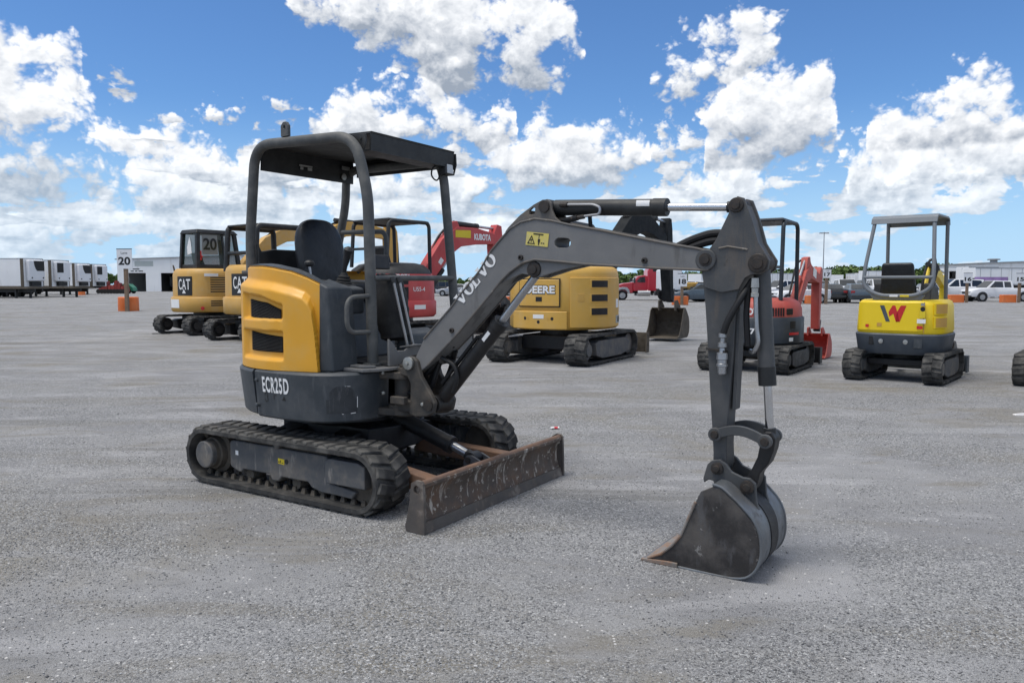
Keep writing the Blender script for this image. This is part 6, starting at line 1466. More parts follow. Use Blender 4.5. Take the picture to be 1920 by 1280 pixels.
small_bucket(edge_m, 2.5, 0.5, 1.0, 0.0, 0.45, 'bucket_steel')

# ------------------------------------------------------------------ further back: signs, trailers, buildings, vehicles, trees
def at(px, D): return ((px - 960) / 1442.0 * D, D, 0.0)
mk('white_paint', (0.72, 0.73, 0.75), 0.4, var=0.05, vscale=1)
mk('trailer_white', (0.80, 0.81, 0.82), 0.45, var=0.06, vscale=0.6, streak=((0.55, 0.53, 0.50), 0.4, (2, 2, 0.3)))
mk('building_white', (0.80, 0.81, 0.81), 0.6, var=0.04, vscale=0.3, streak=((0.56, 0.55, 0.52), 0.4, (0.8, 0.8, 0.1)))
mk('building_grey', (0.42, 0.46, 0.45), 0.6, var=0.05)
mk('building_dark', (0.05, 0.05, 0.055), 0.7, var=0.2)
mk('orange_plastic', (0.72, 0.16, 0.03), 0.55, var=0.12, vscale=3, dust=((0.55, 0.25, 0.12), 0.4, 2))
mk('weathered_wood', (0.20, 0.14, 0.095), 0.8, var=0.25, vscale=6, streak=((0.11, 0.08, 0.055), 0.5, (20, 20, 2)))
mk('truck_red', (0.42, 0.015, 0.03), 0.3, var=0.05, coat=0.5)
mk('car_slate', (0.06, 0.085, 0.11), 0.3, var=0.03, coat=0.6)
mk('car_black', (0.014, 0.015, 0.017), 0.3, var=0.05, coat=0.5)
mk('car_silver', (0.36, 0.37, 0.39), 0.3, metal=0.5, var=0.04)
mk('tyre', (0.016, 0.016, 0.017), 0.8, var=0.15, spec=0.2)
mk('tail_red', (0.30, 0.01, 0.01), 0.3, var=0.05)
mk('green_paint', (0.02, 0.17, 0.10), 0.5, var=0.08)
mk('machinery_red', (0.22, 0.025, 0.02), 0.6, var=0.3)
mk('banner', (0.32, 0.20, 0.42), 0.6, var=0.5, vscale=1.2)
mk('galvanised', (0.33, 0.34, 0.35), 0.45, metal=0.5, var=0.1)
mk('scrap_white', (0.75, 0.73, 0.72), 0.6, var=0.05)
mk('scrap_red', (0.60, 0.03, 0.05), 0.5, var=0.05)

def facing(o):      # turn a flat sign to the camera side
    return math.degrees(math.atan2(o[0], o[1]))
def lane_sign(px, D, num, label, lane_word=True, drum_base=True, w=0.85, h=1.0, sh=2.2, side=0, rz=0):
    p = at(px, D); root = thing('lane_sign', label, 'sign', p, rz, 'lane number signs')
    m = MB(); m.box(-0.09, 0.09, -0.07, 0.07, 0, sh + h * 0.6); m.build('post', 'weathered_wood', root, bevel=0.008)
    m = MB(); m.box(-w / 2, w / 2, -0.10, -0.075, sh, sh + h); pn = m.build('panel', 'white_paint', root, bevel=0.004)
    m = MB(); m.box(-w / 2 - 0.008, w / 2 + 0.008, -0.103, -0.072, sh + h, sh + h + 0.035); m.build('panel_rim', 'black_decal', pn)
    lettering(num, w * (0.80 if len(num) <= 2 else 0.86), h * 0.42, lambda u, v: (u, -0.104, sh + h * 0.40 + v), 'black_decal', pn, bold=0.035)
    if lane_word: lettering('Lane', w * 0.42, h * 0.13, lambda u, v: (u, -0.104, sh + h * 0.82 + v), 'black_decal', pn, bold=0.0)
    m = MB()
    if drum_base:
        m.lathe((-0.02 + side, 0.58, 0), (0, 0, 1), [(0, 0.50), (0.03, 0.51), (0.70, 0.50), (0.74, 0.47), (0.74, 0.40)], 28); m.build('base_drum', 'orange_plastic', root)
    else:
        m.box(side - 0.52, side + 0.52, 0.09, 0.60, 0, 0.60); m.build('base_block', 'orange_plastic', root, bevel=0.03)
    return root
lane_sign(239, 40, '20', 'white lane 20 sign on a wooden post in an orange drum', rz=-8, side=-0.30)
lane_sign(1278, 52, '18', 'white lane 18 sign between the red tractor and the grey dipper arm', sh=1.25, h=0.85, w=0.62, drum_base=False, side=-0.05)
lane_sign(1548, 55, '17', 'white lane 17 sign above the small faded-red bucket arm', sh=1.85, h=0.62, w=0.56, drum_base=False, side=-0.8)
lane_sign(1811, 59, '16', 'white lane 16 sign just in front of the white pickup bonnet', sh=1.5, h=0.74, w=0.66, drum_base=False, side=-0.62, lane_word=False)
lane_sign(1909, 59, '15', 'white lane 15 sign beside the white pickup bed', sh=1.5, h=0.72, w=0.66, drum_base=False, side=-0.62, lane_word=False)
lane_sign(958, 50, '19', 'lane 19 sign, its post beside the mustard-yellow excavator', sh=2.0, h=0.9, w=0.7, drum_base=False, side=-0.2)

# ---- refrigerated trailers
def reefer(px, D, hz, label, L=14.0, top=4.15, style=0):
    p = at(px, D); root = thing('reefer_trailer', label, 'trailer', p, hz, 'refrigerated trailers on the left')
    # nose at x = 0, box runs back along -x
    m = MB(); m.box(-L, 0, -1.28, 1.28, 1.15, top); bx_ = m.build('box', 'trailer_white', root, bevel=0.03)
    m = MB(); m.box(-L, 0.01, -1.30, 1.30, top, top + 0.06); m.build('roof_rail', 'galvanised', bx_)
    for y in (-1.29, 1.29):
        m = MB(); m.box(-0.35, 0.03, y - 0.03, y + 0.03, 1.15, top); m.build('corner_post', 'muddy', bx_)
        m = MB(); m.box(-L, -0.35, y - 0.015, y + 0.015, 1.02, 1.22); m.build('side_rail', 'muddy', bx_)
    m = MB(); m.box(0.0, 0.55, -1.0, 1.0, 1.75, top - 0.15); un = m.build('cooling_unit', 'white_paint', root, bevel=0.12)
    m = MB()
    if style == 0: m.prism([(-0.45, top - 0.22), (0.92, top - 0.22), (0.92, 2.85), (-0.05, 2.85), (-0.20, 3.05), (-0.35, 3.4)], 0.552, 0.565, 'x')
    else: m.prism([(-0.95, top - 0.30), (-0.05, top - 0.30), (-0.05, 2.75), (-0.95, 2.75)], 0.552, 0.565, 'x')
    m.build('grille', 'grille_paint', un)
    for y in (-0.7, 0.75):
        m = MB(); m.cyl((0.55, y, 2.1), (0.565, y, 2.1), 0.09, n=10); m.build('gauge', 'grille_paint', un)
    m = MB(); m.box(0.0, 0.4, -0.6, 0.6, 1.2, 1.7); m.build('frame_bracket', 'greasy_black', root)
    m = MB(); m.box(-L, -0.2, -0.5, 0.5, 0.85, 1.13); m.build('chassis', 'greasy_black', root)
    for y in (-0.75, 0.75):
        m = MB(); m.box(-2.9, -2.7, y - 0.09, y + 0.09, 0.03, 1.12); m.box(-3.0, -2.6, y - 0.16, y + 0.16, 0.0, 0.05); m.build('landing_leg', 'greasy_black', root)
    for x in (-L + 1.2, -L + 2.5):
        for y in (-0.95, 0.95):
            m = MB(); m.lathe((x, y - 0.25, 0.5), (0, 1, 0), [(0, 0.42), (0.05, 0.5), (0.45, 0.5), (0.5, 0.42)], 16); m.build('wheel', 'tyre', root)
reefer(66, 84, -14, 'white refrigerated trailer nearest the left edge of the yard', style=0)
reefer(116, 90, -14, 'second white refrigerated trailer from the left edge, tall unit door', style=1)
reefer(157, 103, -14, 'third white refrigerated trailer from the left edge, set lower', style=0)
reefer(189, 108, -14, 'white refrigerated trailer farthest right, beside red machinery', style=1)
# empty flatbed trailers in front of them
def flatbed(px, D, hz, L, label):
    root = thing('flatbed_trailer', label, 'trailer', at(px, D), hz, 'flatbed trailers below the refrigerated ones')
    m = MB(); m.box(-L, 0, -1.2, 1.2, 0.95, 1.12); m.build('deck', 'muddy', root, bevel=0.01)
    m = MB(); m.box(-L, 0, -0.5, -0.35, 0.6, 0.95); m.build('rail', 'greasy_black', root); m = MB(); m.box(-L, 0, 0.35, 0.5, 0.6, 0.95); m.build('rail', 'greasy_black', root)
    for y in (-0.8, 0.8):
        m = MB(); m.box(-2.2, -2.0, y - 0.09, y + 0.09, 0, 0.95); m.build('landing_leg', 'greasy_black', root)
    for x in (-L + 1.0, -L + 2.2):
        for y in (-0.95, 0.95):
            m = MB(); m.lathe((x, y - 0.25, 0.48), (0, 1, 0), [(0, 0.40), (0.05, 0.48), (0.45, 0.48), (0.5, 0.40)], 16); m.build('wheel', 'tyre', root)
flatbed(160, 84, -20, 13, 'black flatbed trailer reaching furthest right below the white trailers')
flatbed(75, 78, -18, 13, 'black flatbed trailer lowest at the left edge')
m_ = MB(); m_.lathe((0, 0, 0), (0, 0, 1), [(0, 0.42), (0.6, 0.40), (0.85, 0.36), (0.9, 0.1)], 16)
o_ = m_.build('orange_drum', 'orange_plastic'); o_.location = at(155, 100); tag(o_, 'orange plastic drum by the end of the flatbed trailer', 'drum')

# ---- white workshop at the left with two open bays
root = thing('workshop_building', 'white metal workshop with two dark open bays on the left', 'building', at(223, 150), 0)
def wall_with_bays(root, L, H0, H1, bays, depth, mat, name='front_wall'):
    m = MB(); m.prism([(0, 0), (0, H0), (L, H1), (L, 0)] if not bays else [(0, 0), (0, H0), (L, H1), (L, 0)] + [q for b in reversed(bays) for q in ((b[1], 0), (b[1], b[2]), (b[0], b[2]), (b[0], 0))], 0, 0.25)
    w = m.build(name, mat, root)
    m = MB(); m.box(0, 0.25, 0.25, depth, 0, H0 - 0.02); m.build('side_wall', mat, root)
    m = MB(); m.box(L - 0.25, L, 0.25, depth, 0, H1 - 0.02); m.build('side_wall', mat, root)
    m = MB(); m.box(0, L, depth - 0.2, depth, 0, min(H0, H1)); m.build('back_wall', mat, root)
    m = MB(); m.hexa([(-0.3, -0.3, H0), (L + 0.3, -0.3, H1), (L + 0.3, depth + 0.3, H1), (-0.3, depth + 0.3, H0)], [(-0.3, -0.3, H0 + 0.18), (L + 0.3, -0.3, H1 + 0.18), (L + 0.3, depth + 0.3, H1 + 0.18), (-0.3, depth + 0.3, H0 + 0.18)]); m.build('roof', 'galvanised', root)
    return w
w_ = wall_with_bays(root, 24.0, 6.15, 6.9, [(2.1, 5.5, 3.6), (8.4, 12.0, 3.6), (15, 18.5, 3.6)], 24, 'building_white')
m_ = MB(); m_.box(3.4, 7.0, -0.03, 0.0, 4.9, 5.9); m_.build('wall_panel', 'building_grey', w_)
m_ = MB(); m_.box(3.0, 4.3, -0.012, -0.004, 4.25, 4.45); m_.box(2.6, 3.2, -0.012, -0.004, 3.85, 4.05); m_.box(3.4, 3.9, -0.012, -0.004, 3.85, 4.05); m_.box(4.1, 5.0, -0.012, -0.004, 3.85, 4.05); m_.build('wall_marking', 'black_decal', w_)
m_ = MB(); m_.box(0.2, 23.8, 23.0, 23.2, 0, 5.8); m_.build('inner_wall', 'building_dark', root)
m_ = MB(); m_.box(3.0, 5.0, 16, 18, 0.9, 3.1); m_.build('stored_box', 'white_paint', root, bevel=0.05)
# red machinery heap, green machine, white crates in front of it
root = thing('red_machinery', 'heap of dark red farm machinery left of the white workshop', 'machinery', at(212, 116), 0)
rng = random.Random(4)
for k in range(9):
    x = -1.9 + 0.47 * k; h = 1.0 + 0.9 * math.sin(k * 0.9) ** 2
    m = MB(); m.hexa([(x, -0.5, 0.3), (x + 0.55, -0.6, 0.3), (x + 0.55, 0.6, 0.3), (x, 0.6, 0.3)], [(x + 0.1, -0.4, h), (x + 0.45, -0.3, h + 0.15), (x + 0.45, 0.4, h), (x + 0.1, 0.5, h + 0.1)]); m.build('frame_section', 'machinery_red', root, bevel=0.03)
    m = MB(); m.lathe((x + 0.2, -0.75, 0.35), (0, 1, 0), [(0, 0.1), (0.02, 0.35), (0.08, 0.35), (0.1, 0.1)], 14); m.build('disc', 'greasy_black', root)
root = thing('green_machine', 'dark green skid machine in front of the workshop bay', 'machinery', at(236, 118), 0)
m = MB(); m.prism([(-1.4, 0.35), (-1.4, 1.35), (-1.2, 1.5), (0.9, 1.45), (1.5, 0.9), (1.6, 0.35)], -0.7, 0.7); m.build('body', 'green_paint', root, bevel=0.06)
for x in (-0.95, 0.95):
    for y in (-0.75, 0.75):
        m = MB(); m.lathe((x, y - 0.15, 0.36), (0, 1, 0), [(0, 0.3), (0.03, 0.36), (0.27, 0.36), (0.3, 0.3)], 14); m.build('wheel', 'tyre', root)
for k, (px, w) in enumerate(((200, 1.5), (213, 1.0))):
    m = MB(); m.box(-w / 2, w / 2, -0.5, 0.5, 0.12, 0.72); m.box(-w / 2, w / 2, -0.5, -0.35, 0, 0.12); m.box(-w / 2, w / 2, 0.35, 0.5, 0, 0.12)
    o_ = m.build('crate', 'white_paint', bevel=0.03); o_.location = at(px, 125); tag(o_, ('longer white crate left of the green machine', 'shorter white crate touching the green machine')[k], 'crate', 'white crates by the workshop')

# ---- vehicles
def wheel(root, x, y, r, w, s):
    m = MB(); m.lathe((x, y, r), (0, s, 0), [(-w, r * 0.8), (-w * 0.9, r), (-0.02, r), (0, r * 0.9), (0.0, r * 0.62)], 20); t = m.build('wheel', 'tyre', root)
    m = MB(); m.lathe((x, y, r), (0, s, 0), [(-0.05, r * 0.62), (0.005, r * 0.60), (0.0, r * 0.25), (0.02, r * 0.2), (0.021, 0)], 16); m.build('rim', 'galvanised', t)
def loft_body(stations, hw, tuck=0.10):
    """stations: (x, z_low, z_belt, width factor)"""
    m = MB(); vs, fs = [], []
    for x, zl, zb, f in stations:
        w = hw * f
        ring = [(-w * 0.94, zl), (-w, zl + 0.18), (-w, zl + 0.6 * (zb - zl)), (-w * 0.97, zb - 0.04), (-w * 0.90, zb), (w * 0.90, zb), (w * 0.97, zb - 0.04), (w, zl + 0.6 * (zb - zl)), (w, zl + 0.18), (w * 0.94, zl)]
        vs += [(x, y, z) for y, z in ring]
    k = 10; n = len(stations)
    for i in range(n - 1):
        for j in range(k):
            j2 = (j + 1) % k
            fs.append((i * k + j, i * k + j2, (i + 1) * k + j2, (i + 1) * k + j))
    fs.append(tuple(range(k))); fs.append(tuple((n - 1) * k + j for j in range(k - 1, -1, -1)))
    m.add(vs, fs); return m
def greenhouse(root, prof, hw, zb, paint, panes):
    """cabin: prof (x, z) outline from the belt line; sides lean inwards"""
    m = MB(); n = len(prof); vs = []
    zt = max(z for x, z in prof)
    for s in (-1, 1):
        for x, z in prof:
            vs.append((x, s * (hw - 0.18 * (z - zb) / max(zt - zb, 0.01)), z))
    fs = [tuple(range(n)), tuple(range(2 * n - 1, n - 1, -1))] + [(i, (i + 1) % n, (i + 1) % n + n, i + n) for i in range(n)]
    m.add(vs, fs); c = m.build('cabin', paint, root, bevel=0.04)
    for s in (-1, 1):
        for q in panes:
            g = MB(); g.add([(x, s * (hw + 0.006 - 0.18 * (z - zb) / max(zt - zb, 0.01)), z) for x, z in q], [tuple(range(len(q)))]); g.build('pane', 'car_glass', c)
    return c
def cross_pane(parent, x0, z0, x1, z1, w0, w1, off):
    g = MB(); dx, dz = x1 - x0, z1 - z0; l = math.hypot(dx, dz); nx, nz = off * abs(dz) / l * (1 if off else 1), abs(off) * abs(dx) / l
    g.add([(x0 + nx, -w0, z0 + nz), (x0 + nx, w0, z0 + nz), (x1 + nx, w1, z1 + nz), (x1 + nx, -w1, z1 + nz)], [(0, 1, 2, 3)]); g.build('pane', 'car_glass', parent)
def vehicle(kind, px, D, hz, paint, label, s=1.0):
    names = {'sedan': ('parked_car', 'car'), 'pickup': ('pickup_truck', 'pickup'), 'suv': ('parked_suv', 'car'), 'van': ('cargo_van', 'van')}
    root = thing(names[kind][0], label, names[kind][1], at(px, D), hz, 'vehicles parked along the far side of the yard')
    root.scale = (s, s, s)
    if kind == 'sedan':
        hw, L = 0.90, 4.7
        b = loft_body([(-2.35, 0.42, 0.78, 0.86), (-2.25, 0.30, 1.02, 0.95), (-1.5, 0.24, 1.06, 1.0), (0.6, 0.22, 0.98, 1.0), (1.6, 0.24, 0.88, 0.98), (2.2, 0.28, 0.74, 0.90), (2.35, 0.36, 0.60, 0.80)], hw).build('body', paint, root, ang=50)
        c = greenhouse(root, [(-1.75, 1.02), (-1.0, 1.42), (0.1, 1.45), (1.05, 0.94)], 0.80, 1.0, paint, [[(-1.35, 1.06), (-0.95, 1.36), (-0.3, 1.38), (-0.3, 1.04)], [(-0.22, 1.04), (-0.22, 1.38), (0.08, 1.39), (0.75, 1.02)]])
        cross_pane(c, -1.72, 1.05, -1.05, 1.41, 0.66, 0.56, -0.02); cross_pane(c, 1.0, 0.99, 0.15, 1.43, 0.70, 0.56, 0.02)
        ws, wr = (-1.40, 1.42), 0.33; back, front, zl = -2.33, 2.3, 0.82
    elif kind == 'suv':
        hw, L = 0.95, 4.8
        b = loft_body([(-2.4, 0.45, 1.05, 0.92), (-2.3, 0.32, 1.14, 0.98), (0.8, 0.28, 1.12, 1.0), (1.9, 0.30, 1.04, 0.97), (2.35, 0.38, 0.85, 0.86)], hw).build('body', paint, root, ang=50)
        c = greenhouse(root, [(-2.30, 1.10), (-2.05, 1.72), (0.15, 1.76), (1.05, 1.10)], 0.86, 1.1, paint, [[(-2.0, 1.16), (-1.85, 1.64), (-1.1, 1.68), (-1.1, 1.16)], [(-1.0, 1.16), (-1.0, 1.68), (-0.2, 1.70), (-0.2, 1.16)], [(-0.1, 1.16), (-0.1, 1.70), (0.12, 1.70), (0.75, 1.16)]])
        cross_pane(c, -2.28, 1.18, -2.08, 1.68, 0.72, 0.62, -0.02); cross_pane(c, 1.0, 1.14, 0.20, 1.73, 0.76, 0.62, 0.02)
        ws, wr = (-1.45, 1.50), 0.37; back, front, zl = -2.39, 2.36, 1.0
    elif kind == 'pickup':
        hw, L = 0.98, 5.9
        b = loft_body([(-2.95, 0.55, 1.18, 0.96), (-2.9, 0.48, 1.22, 1.0), (1.0, 0.42, 1.22, 1.0), (2.2, 0.42, 1.18, 0.99), (2.8, 0.46, 1.08, 0.93), (2.95, 0.55, 0.85, 0.86)], hw).build('body', paint, root, ang=50)
        c = greenhouse(root, [(-0.95, 1.20), (-0.85, 1.86), (0.75, 1.90), (1.55, 1.20)], 0.88, 1.2, paint, [[(-0.72, 1.28), (-0.68, 1.78), (-0.10, 1.80), (-0.10, 1.28)], [(0.02, 1.28), (0.02, 1.80), (0.70, 1.82), (1.25, 1.28)]])
        cross_pane(c, -0.955, 1.28, -0.87, 1.80, 0.74, 0.66, -0.02); cross_pane(c, 1.5, 1.25, 0.80, 1.86, 0.80, 0.68, 0.02)
        m = MB(); m.box(-2.85, -1.05, -0.82, 0.82, 1.218, 1.232); m.build('bed_liner', 'car_black', root)
        ws, wr = (-1.80, 1.95), 0.41; back, front, zl = -2.95, 2.94, 0.95
    else:
        hw, L = 1.0, 5.6
        b = loft_body([(-2.8, 0.45, 1.30, 0.98), (1.6, 0.40, 1.30, 1.0), (2.5, 0.42, 1.18, 0.96), (2.8, 0.50, 0.95, 0.86)], hw).build('body', paint, root, ang=50)
        c = greenhouse(root, [(-2.78, 1.28), (-2.72, 2.30), (1.0, 2.34), (1.9, 1.28)], 0.96, 1.28, paint, [[(0.2, 1.40), (0.2, 2.05), (0.95, 2.08), (1.5, 1.40)]])
        cross_pane(c, 1.85, 1.36, 1.08, 2.24, 0.84, 0.72, 0.02); cross_pane(c, -2.79, 1.40, -2.75, 2.10, 0.78, 0.70, -0.02)
        ws, wr = (-1.7, 1.75), 0.38; back, front, zl = -2.80, 2.78, 1.0
    for x in ws:
        for s_ in (-1, 1):
            wheel(root, x, s_ * (hw + 0.005), wr, 0.24, s_)
            m = MB(); m.lathe((x, s_ * (hw - 0.02), wr + 0.02), (0, s_, 0), [(-0.2, wr * 1.16), (0.022, wr * 1.16), (0.0225, 0)], 20); m.build('wheel_arch', 'car_black', root)
    for s_ in (-1, 1):
        m = MB(); m.box(back - 0.02, back + 0.12, s_ * hw * 0.74 - 0.14, s_ * hw * 0.74 + 0.14, zl - 0.08, zl + 0.10); m.build('tail_light', 'tail_red', root, bevel=0.02)
        m = MB(); m.box(front - 0.14, front + 0.02, s_ * hw * 0.62 - 0.18, s_ * hw * 0.62 + 0.18, zl - 0.16, zl - 0.01); m.build('headlight', 'lamp_glass', root, bevel=0.03)
        m = MB(); m.box(0.9, 1.05, s_ * hw + (0.02 if s_ > 0 else -0.2), s_ * hw + (0.2 if s_ > 0 else -0.02), 1.05 if kind == 'sedan' else 1.28, 1.18 if kind == 'sedan' else 1.48); m.build('mirror', 'car_black', root, bevel=0.02)
    m = MB(); m.box(front - 0.10, front + 0.06, -hw * 0.84, hw * 0.84, 0.38, 0.56); m.build('bumper', 'car_black', root, bevel=0.03)
    m = MB(); m.box(back - 0.07, back + 0.10, -hw * 0.84, hw * 0.84, 0.42, 0.58); m.build('bumper', 'car_black', root, bevel=0.03)
    m = MB(); m.box(front - 0.02, front + 0.035, -0.42, 0.42, zl - 0.22, zl - 0.04); m.build('grille', 'car_black', root)
    return root
vehicle('pickup', 1868, 63, 181, 'white_paint', 'white extended-cab pickup in side view between the lane 15 and 16 signs', 0.9)
vehicle('suv', 1785, 67, 175, 'white_paint', 'white SUV right of the bright yellow excavator\'s canopy post', 1.05)
vehicle('sedan', 1603, 59, 78, 'car_slate', 'blue-grey sedan seen from behind, left of the bright yellow excavator')
vehicle('sedan', 1553, 60, 80, 'car_black', 'black car partly behind the faded-red dipper arm')
vehicle('sedan', 1494, 57, 196, 'white_paint', 'white car with its front wheel beside the faded-red boom')
vehicle('pickup', 1581, 76, 262, 'white_paint', 'white pickup facing the yard above the blue-grey sedan')
vehicle('suv', 1540, 82, 255, 'white_paint', 'white SUV facing the yard under the lane 17 sign')
vehicle('pickup', 1644, 72, 262, 'white_paint', 'white pickup left of the black seat')
vehicle('suv', 1692, 66, 255, 'white_paint', 'white SUV glimpsed under the silver-grey cross bar')
vehicle('sedan', 1738, 64, 250, 'car_silver', 'silver car behind the yellow excavator\'s joystick')
vehicle('pickup', 1622, 88, 262, 'car_black', 'black pickup roof behind the blue-grey sedan')
vehicle('suv', 1284, 84, 170, 'white_paint', 'white SUV behind the lane 18 post')
vehicle('sedan', 1310, 62, 185, 'car_slate', 'dark car right of the yellow chassis truck')
vehicle('suv', 1462, 70, 200, 'white_paint', 'white SUV behind the slate canopy posts')
vehicle('sedan', 855, 92, 170, 'car_silver', 'silver car seen between the canopy post and the boom')
vehicle('van', 930, 96, 175, 'white_paint', 'white van far behind the boom cylinder')
vehicle('suv', 820, 96, 185, 'car_black', 'black SUV far behind the red excavator')

def box_body(name, px, D, hz, L, W, H, z0, mat, label, cat='trailer', group='white box bodies on the far side'):
    root = thing(name, label, cat, at(px, D), hz, group)
    m = MB(); m.box(-L / 2, L / 2, -W / 2, W / 2, z0, z0 + H); b = m.build('box', mat, root, bevel=0.05)
    for s in (-1, 1):
        m = MB(); m.box(-L / 2, L / 2, s * W / 2 - 0.02, s * W / 2 + 0.02, z0 - 0.12, z0 + 0.02); m.build('side_rail', 'galvanised', b)
        m = MB(); m.box(-L / 2 - 0.02, L / 2 + 0.02, s * W / 2 - 0.03, s * W / 2 + 0.03, z0 + H - 0.08, z0 + H + 0.03); m.build('roof_rail', 'galvanised', b)
        for x in np.linspace(-L / 2 + 0.6, L / 2 - 0.6, 6):
            m = MB(); m.box(x - 0.02, x + 0.02, s * W / 2 - 0.02, s * W / 2 + 0.025, z0, z0 + H); m.build('side_seam', 'galvanised', b)
        for x in (-L / 2 + 1.0, -L / 2 + 2.2, L / 2 - 1.2): wheel(root, x, s * (W / 2 - 0.08), 0.48, 0.3, s)
    m = MB(); m.box(-L / 2, L / 2, -0.45, 0.45, z0 - 0.35, z0); m.build('chassis', 'greasy_black', root)
    return root
box_body('box_trailer', 1655, 150, 5, 9.0, 2.5, 2.8, 1.2, 'trailer_white', 'long white box trailer behind the parked pickups, left of the black seat')
box_body('box_trailer', 1604, 156, 80, 7.0, 2.5, 2.5, 1.1, 'trailer_white', 'white box trailer end-on above the blue-grey sedan')
box_body('box_trailer', 1566, 160, 70, 6.0, 2.4, 2.2, 1.1, 'trailer_white', 'low white box trailer right of the lane 17 sign')
box_body('box_trailer', 1462, 148, 20, 7.0, 2.5, 2.5, 1.0, 'trailer_white', 'white box trailer behind the slate canopy')
box_body('box_trailer', 1310, 146, 60, 6.0, 2.5, 2.3, 1.0, 'trailer_white', 'white box trailer right of the lane 18 sign')
box_body('box_trailer', 1870, 96, 5, 8.0, 2.5, 2.0, 1.4, 'trailer_white', 'white box trailer above the pickup cab in front of the grey building')
box_body('box_trailer', 1828, 100, 5, 4.0, 2.5, 2.6, 1.0, 'trailer_white', 'short white box trailer beside the open shed')
root = thing('banner_trailer', 'low trailer with a purple printed side banner behind the pickup', 'trailer', at(1846, 80), 2, None)
m = MB(); m.box(-1.8, 1.8, -0.8, 0.8, 1.45, 2.05); b_ = m.build('bed', 'car_black', root, bevel=0.02)
m = MB(); m.box(-1.75, 1.75, -0.82, -0.805, 1.55, 2.15); m.build('banner', 'banner', b_)
for x in (-1.2, 1.2):
    for s in (-1, 1): wheel(root, x, s * 0.8, 0.45, 0.25, s)
m = MB(); m.box(-1.8, 1.8, -0.4, 0.4, 0.5, 1.45); m.build('chassis', 'greasy_black', root)

# ---- red highway tractor and a bare chassis truck
root = thing('semi_truck', 'red highway tractor with sleeper cab and grey front fender', 'truck', at(1213, 69), 180, None)
root.scale = (0.86, 0.86, 0.80)
m = MB(); m.prism([(0.2, 1.0), (0.2, 3.2), (0.0, 3.55), (-0.7, 3.72), (-2.3, 3.72), (-2.3, 1.0)], -1.2, 1.2); cabb = m.build('sleeper_cab', 'truck_red', root, bevel=0.12)
m = MB(); m.prism([(0.18, 1.0), (0.18, 2.65), (0.45, 2.75), (1.15, 2.65), (1.62, 1.95), (1.62, 1.0)], -1.12, 1.12); m.build('cab', 'truck_red', root, bevel=0.08)
m = MB(); m.prism([(1.60, 0.8), (1.60, 1.98), (2.6, 1.86), (3.35, 1.62), (3.55, 1.3), (3.55, 0.7), (2.9, 0.7)], -0.95, 0.95); m.build('hood', 'truck_red', root, bevel=0.10)
for s in (-1, 1):
    m = MB(); m.add([(0.40, s * 1.128, 1.95), (1.05, s * 1.128, 1.95), (1.30, s * 1.128, 2.05), (0.95, s * 1.128, 2.52), (0.45, s * 1.128, 2.58)], [(0, 1, 2, 3, 4)]); m.build('pane', 'car_glass', root)
    m = MB(); m.add([(-0.9, s * 1.208, 3.15), (-0.35, s * 1.208, 3.15), (-0.35, s * 1.208, 3.45), (-0.9, s * 1.208, 3.45)], [(0, 1, 2, 3)]); m.build('vent', 'grille_paint', cabb)
    m = MB(); m.prism([(2.0, 0.75), (2.05, 1.15), (2.3, 1.42), (2.75, 1.45), (3.15, 1.35), (3.5, 1.05), (3.55, 0.65), (3.35, 0.65), (3.2, 1.0), (2.9, 1.18), (2.5, 1.18), (2.28, 0.95), (2.2, 0.75)], s * 1.12 - 0.16, s * 1.12 + 0.16); m.build('fender', 'car_silver', root, bevel=0.04)
    wheel(root, 2.75, s * 1.22, 0.53, 0.30, s)
    for x in (-3.6, -4.9): wheel(root, x, s * 1.22, 0.52, 0.55, s)
    m = MB(); m.lathe((1.2, s * 1.0, 0.80), (-1, 0, 0), [(0, 0.3), (0.03, 0.34), (1.3, 0.34), (1.33, 0.3)], 18); m.build('fuel_tank', 'chrome', root)
    m = MB(); m.box(-1.4, -0.5, s * 0.95 - 0.25, s * 0.95 + 0.25, 0.5, 1.0); m.build('tool_box', 'chrome', root, bevel=0.03)
    m = MB(); m.box(-2.25, -1.55, s * 0.95 - 0.25, s * 0.95 + 0.25, 0.55, 1.0); m.build('step_box', 'chrome', root, bevel=0.03)
    m = MB(); m.box(1.45, 1.62, s * 1.32 - 0.08, s * 1.32 + 0.08, 1.9, 2.5); m.build('mirror', 'car_black', root, bevel=0.03)
m = MB(); m.add([(1.18, -0.95, 2.60), (1.18, 0.95, 2.60), (1.645, 1.0, 2.0), (1.645, -1.0, 2.0)], [(0, 1, 2, 3)]); m.build('windscreen', 'car_glass', root)
m = MB(); m.box(-5.6, 3.0, -0.42, -0.30, 0.75, 1.0); m.box(-5.6, 3.0, 0.30, 0.42, 0.75, 1.0); m.build('chassis', 'greasy_black', root)
m = MB(); m.box(3.45, 3.75, -1.2, 1.2, 0.35, 0.75); m.build('bumper', 'car_silver', root, bevel=0.05)
root = thing('chassis_truck', 'bare truck chassis with black wheels and amber tank right of the lane 18 sign', 'truck', at(1300, 63), 180, None)
m = MB(); m.box(-3.0, 3.0, -0.42, -0.30, 0.75, 1.05); m.box(-3.0, 3.0, 0.30, 0.42, 0.75, 1.05); m.build('chassis', 'greasy_black', root)
for x in (-1.9, -0.4, 2.2):
    for s in (-1, 1): wheel(root, x, s * 1.15, 0.55, 0.45, s)
m = MB(); m.box(-0.2, 1.0, -0.7, 0.7, 1.06, 1.55); m.build('tank', 'deep_yellow_paint', root, bevel=0.08)
m = MB(); m.box(1.2, 2.9, -1.1, 1.1, 0.9, 2.6); m.build('cab', 'white_paint', root, bevel=0.12)

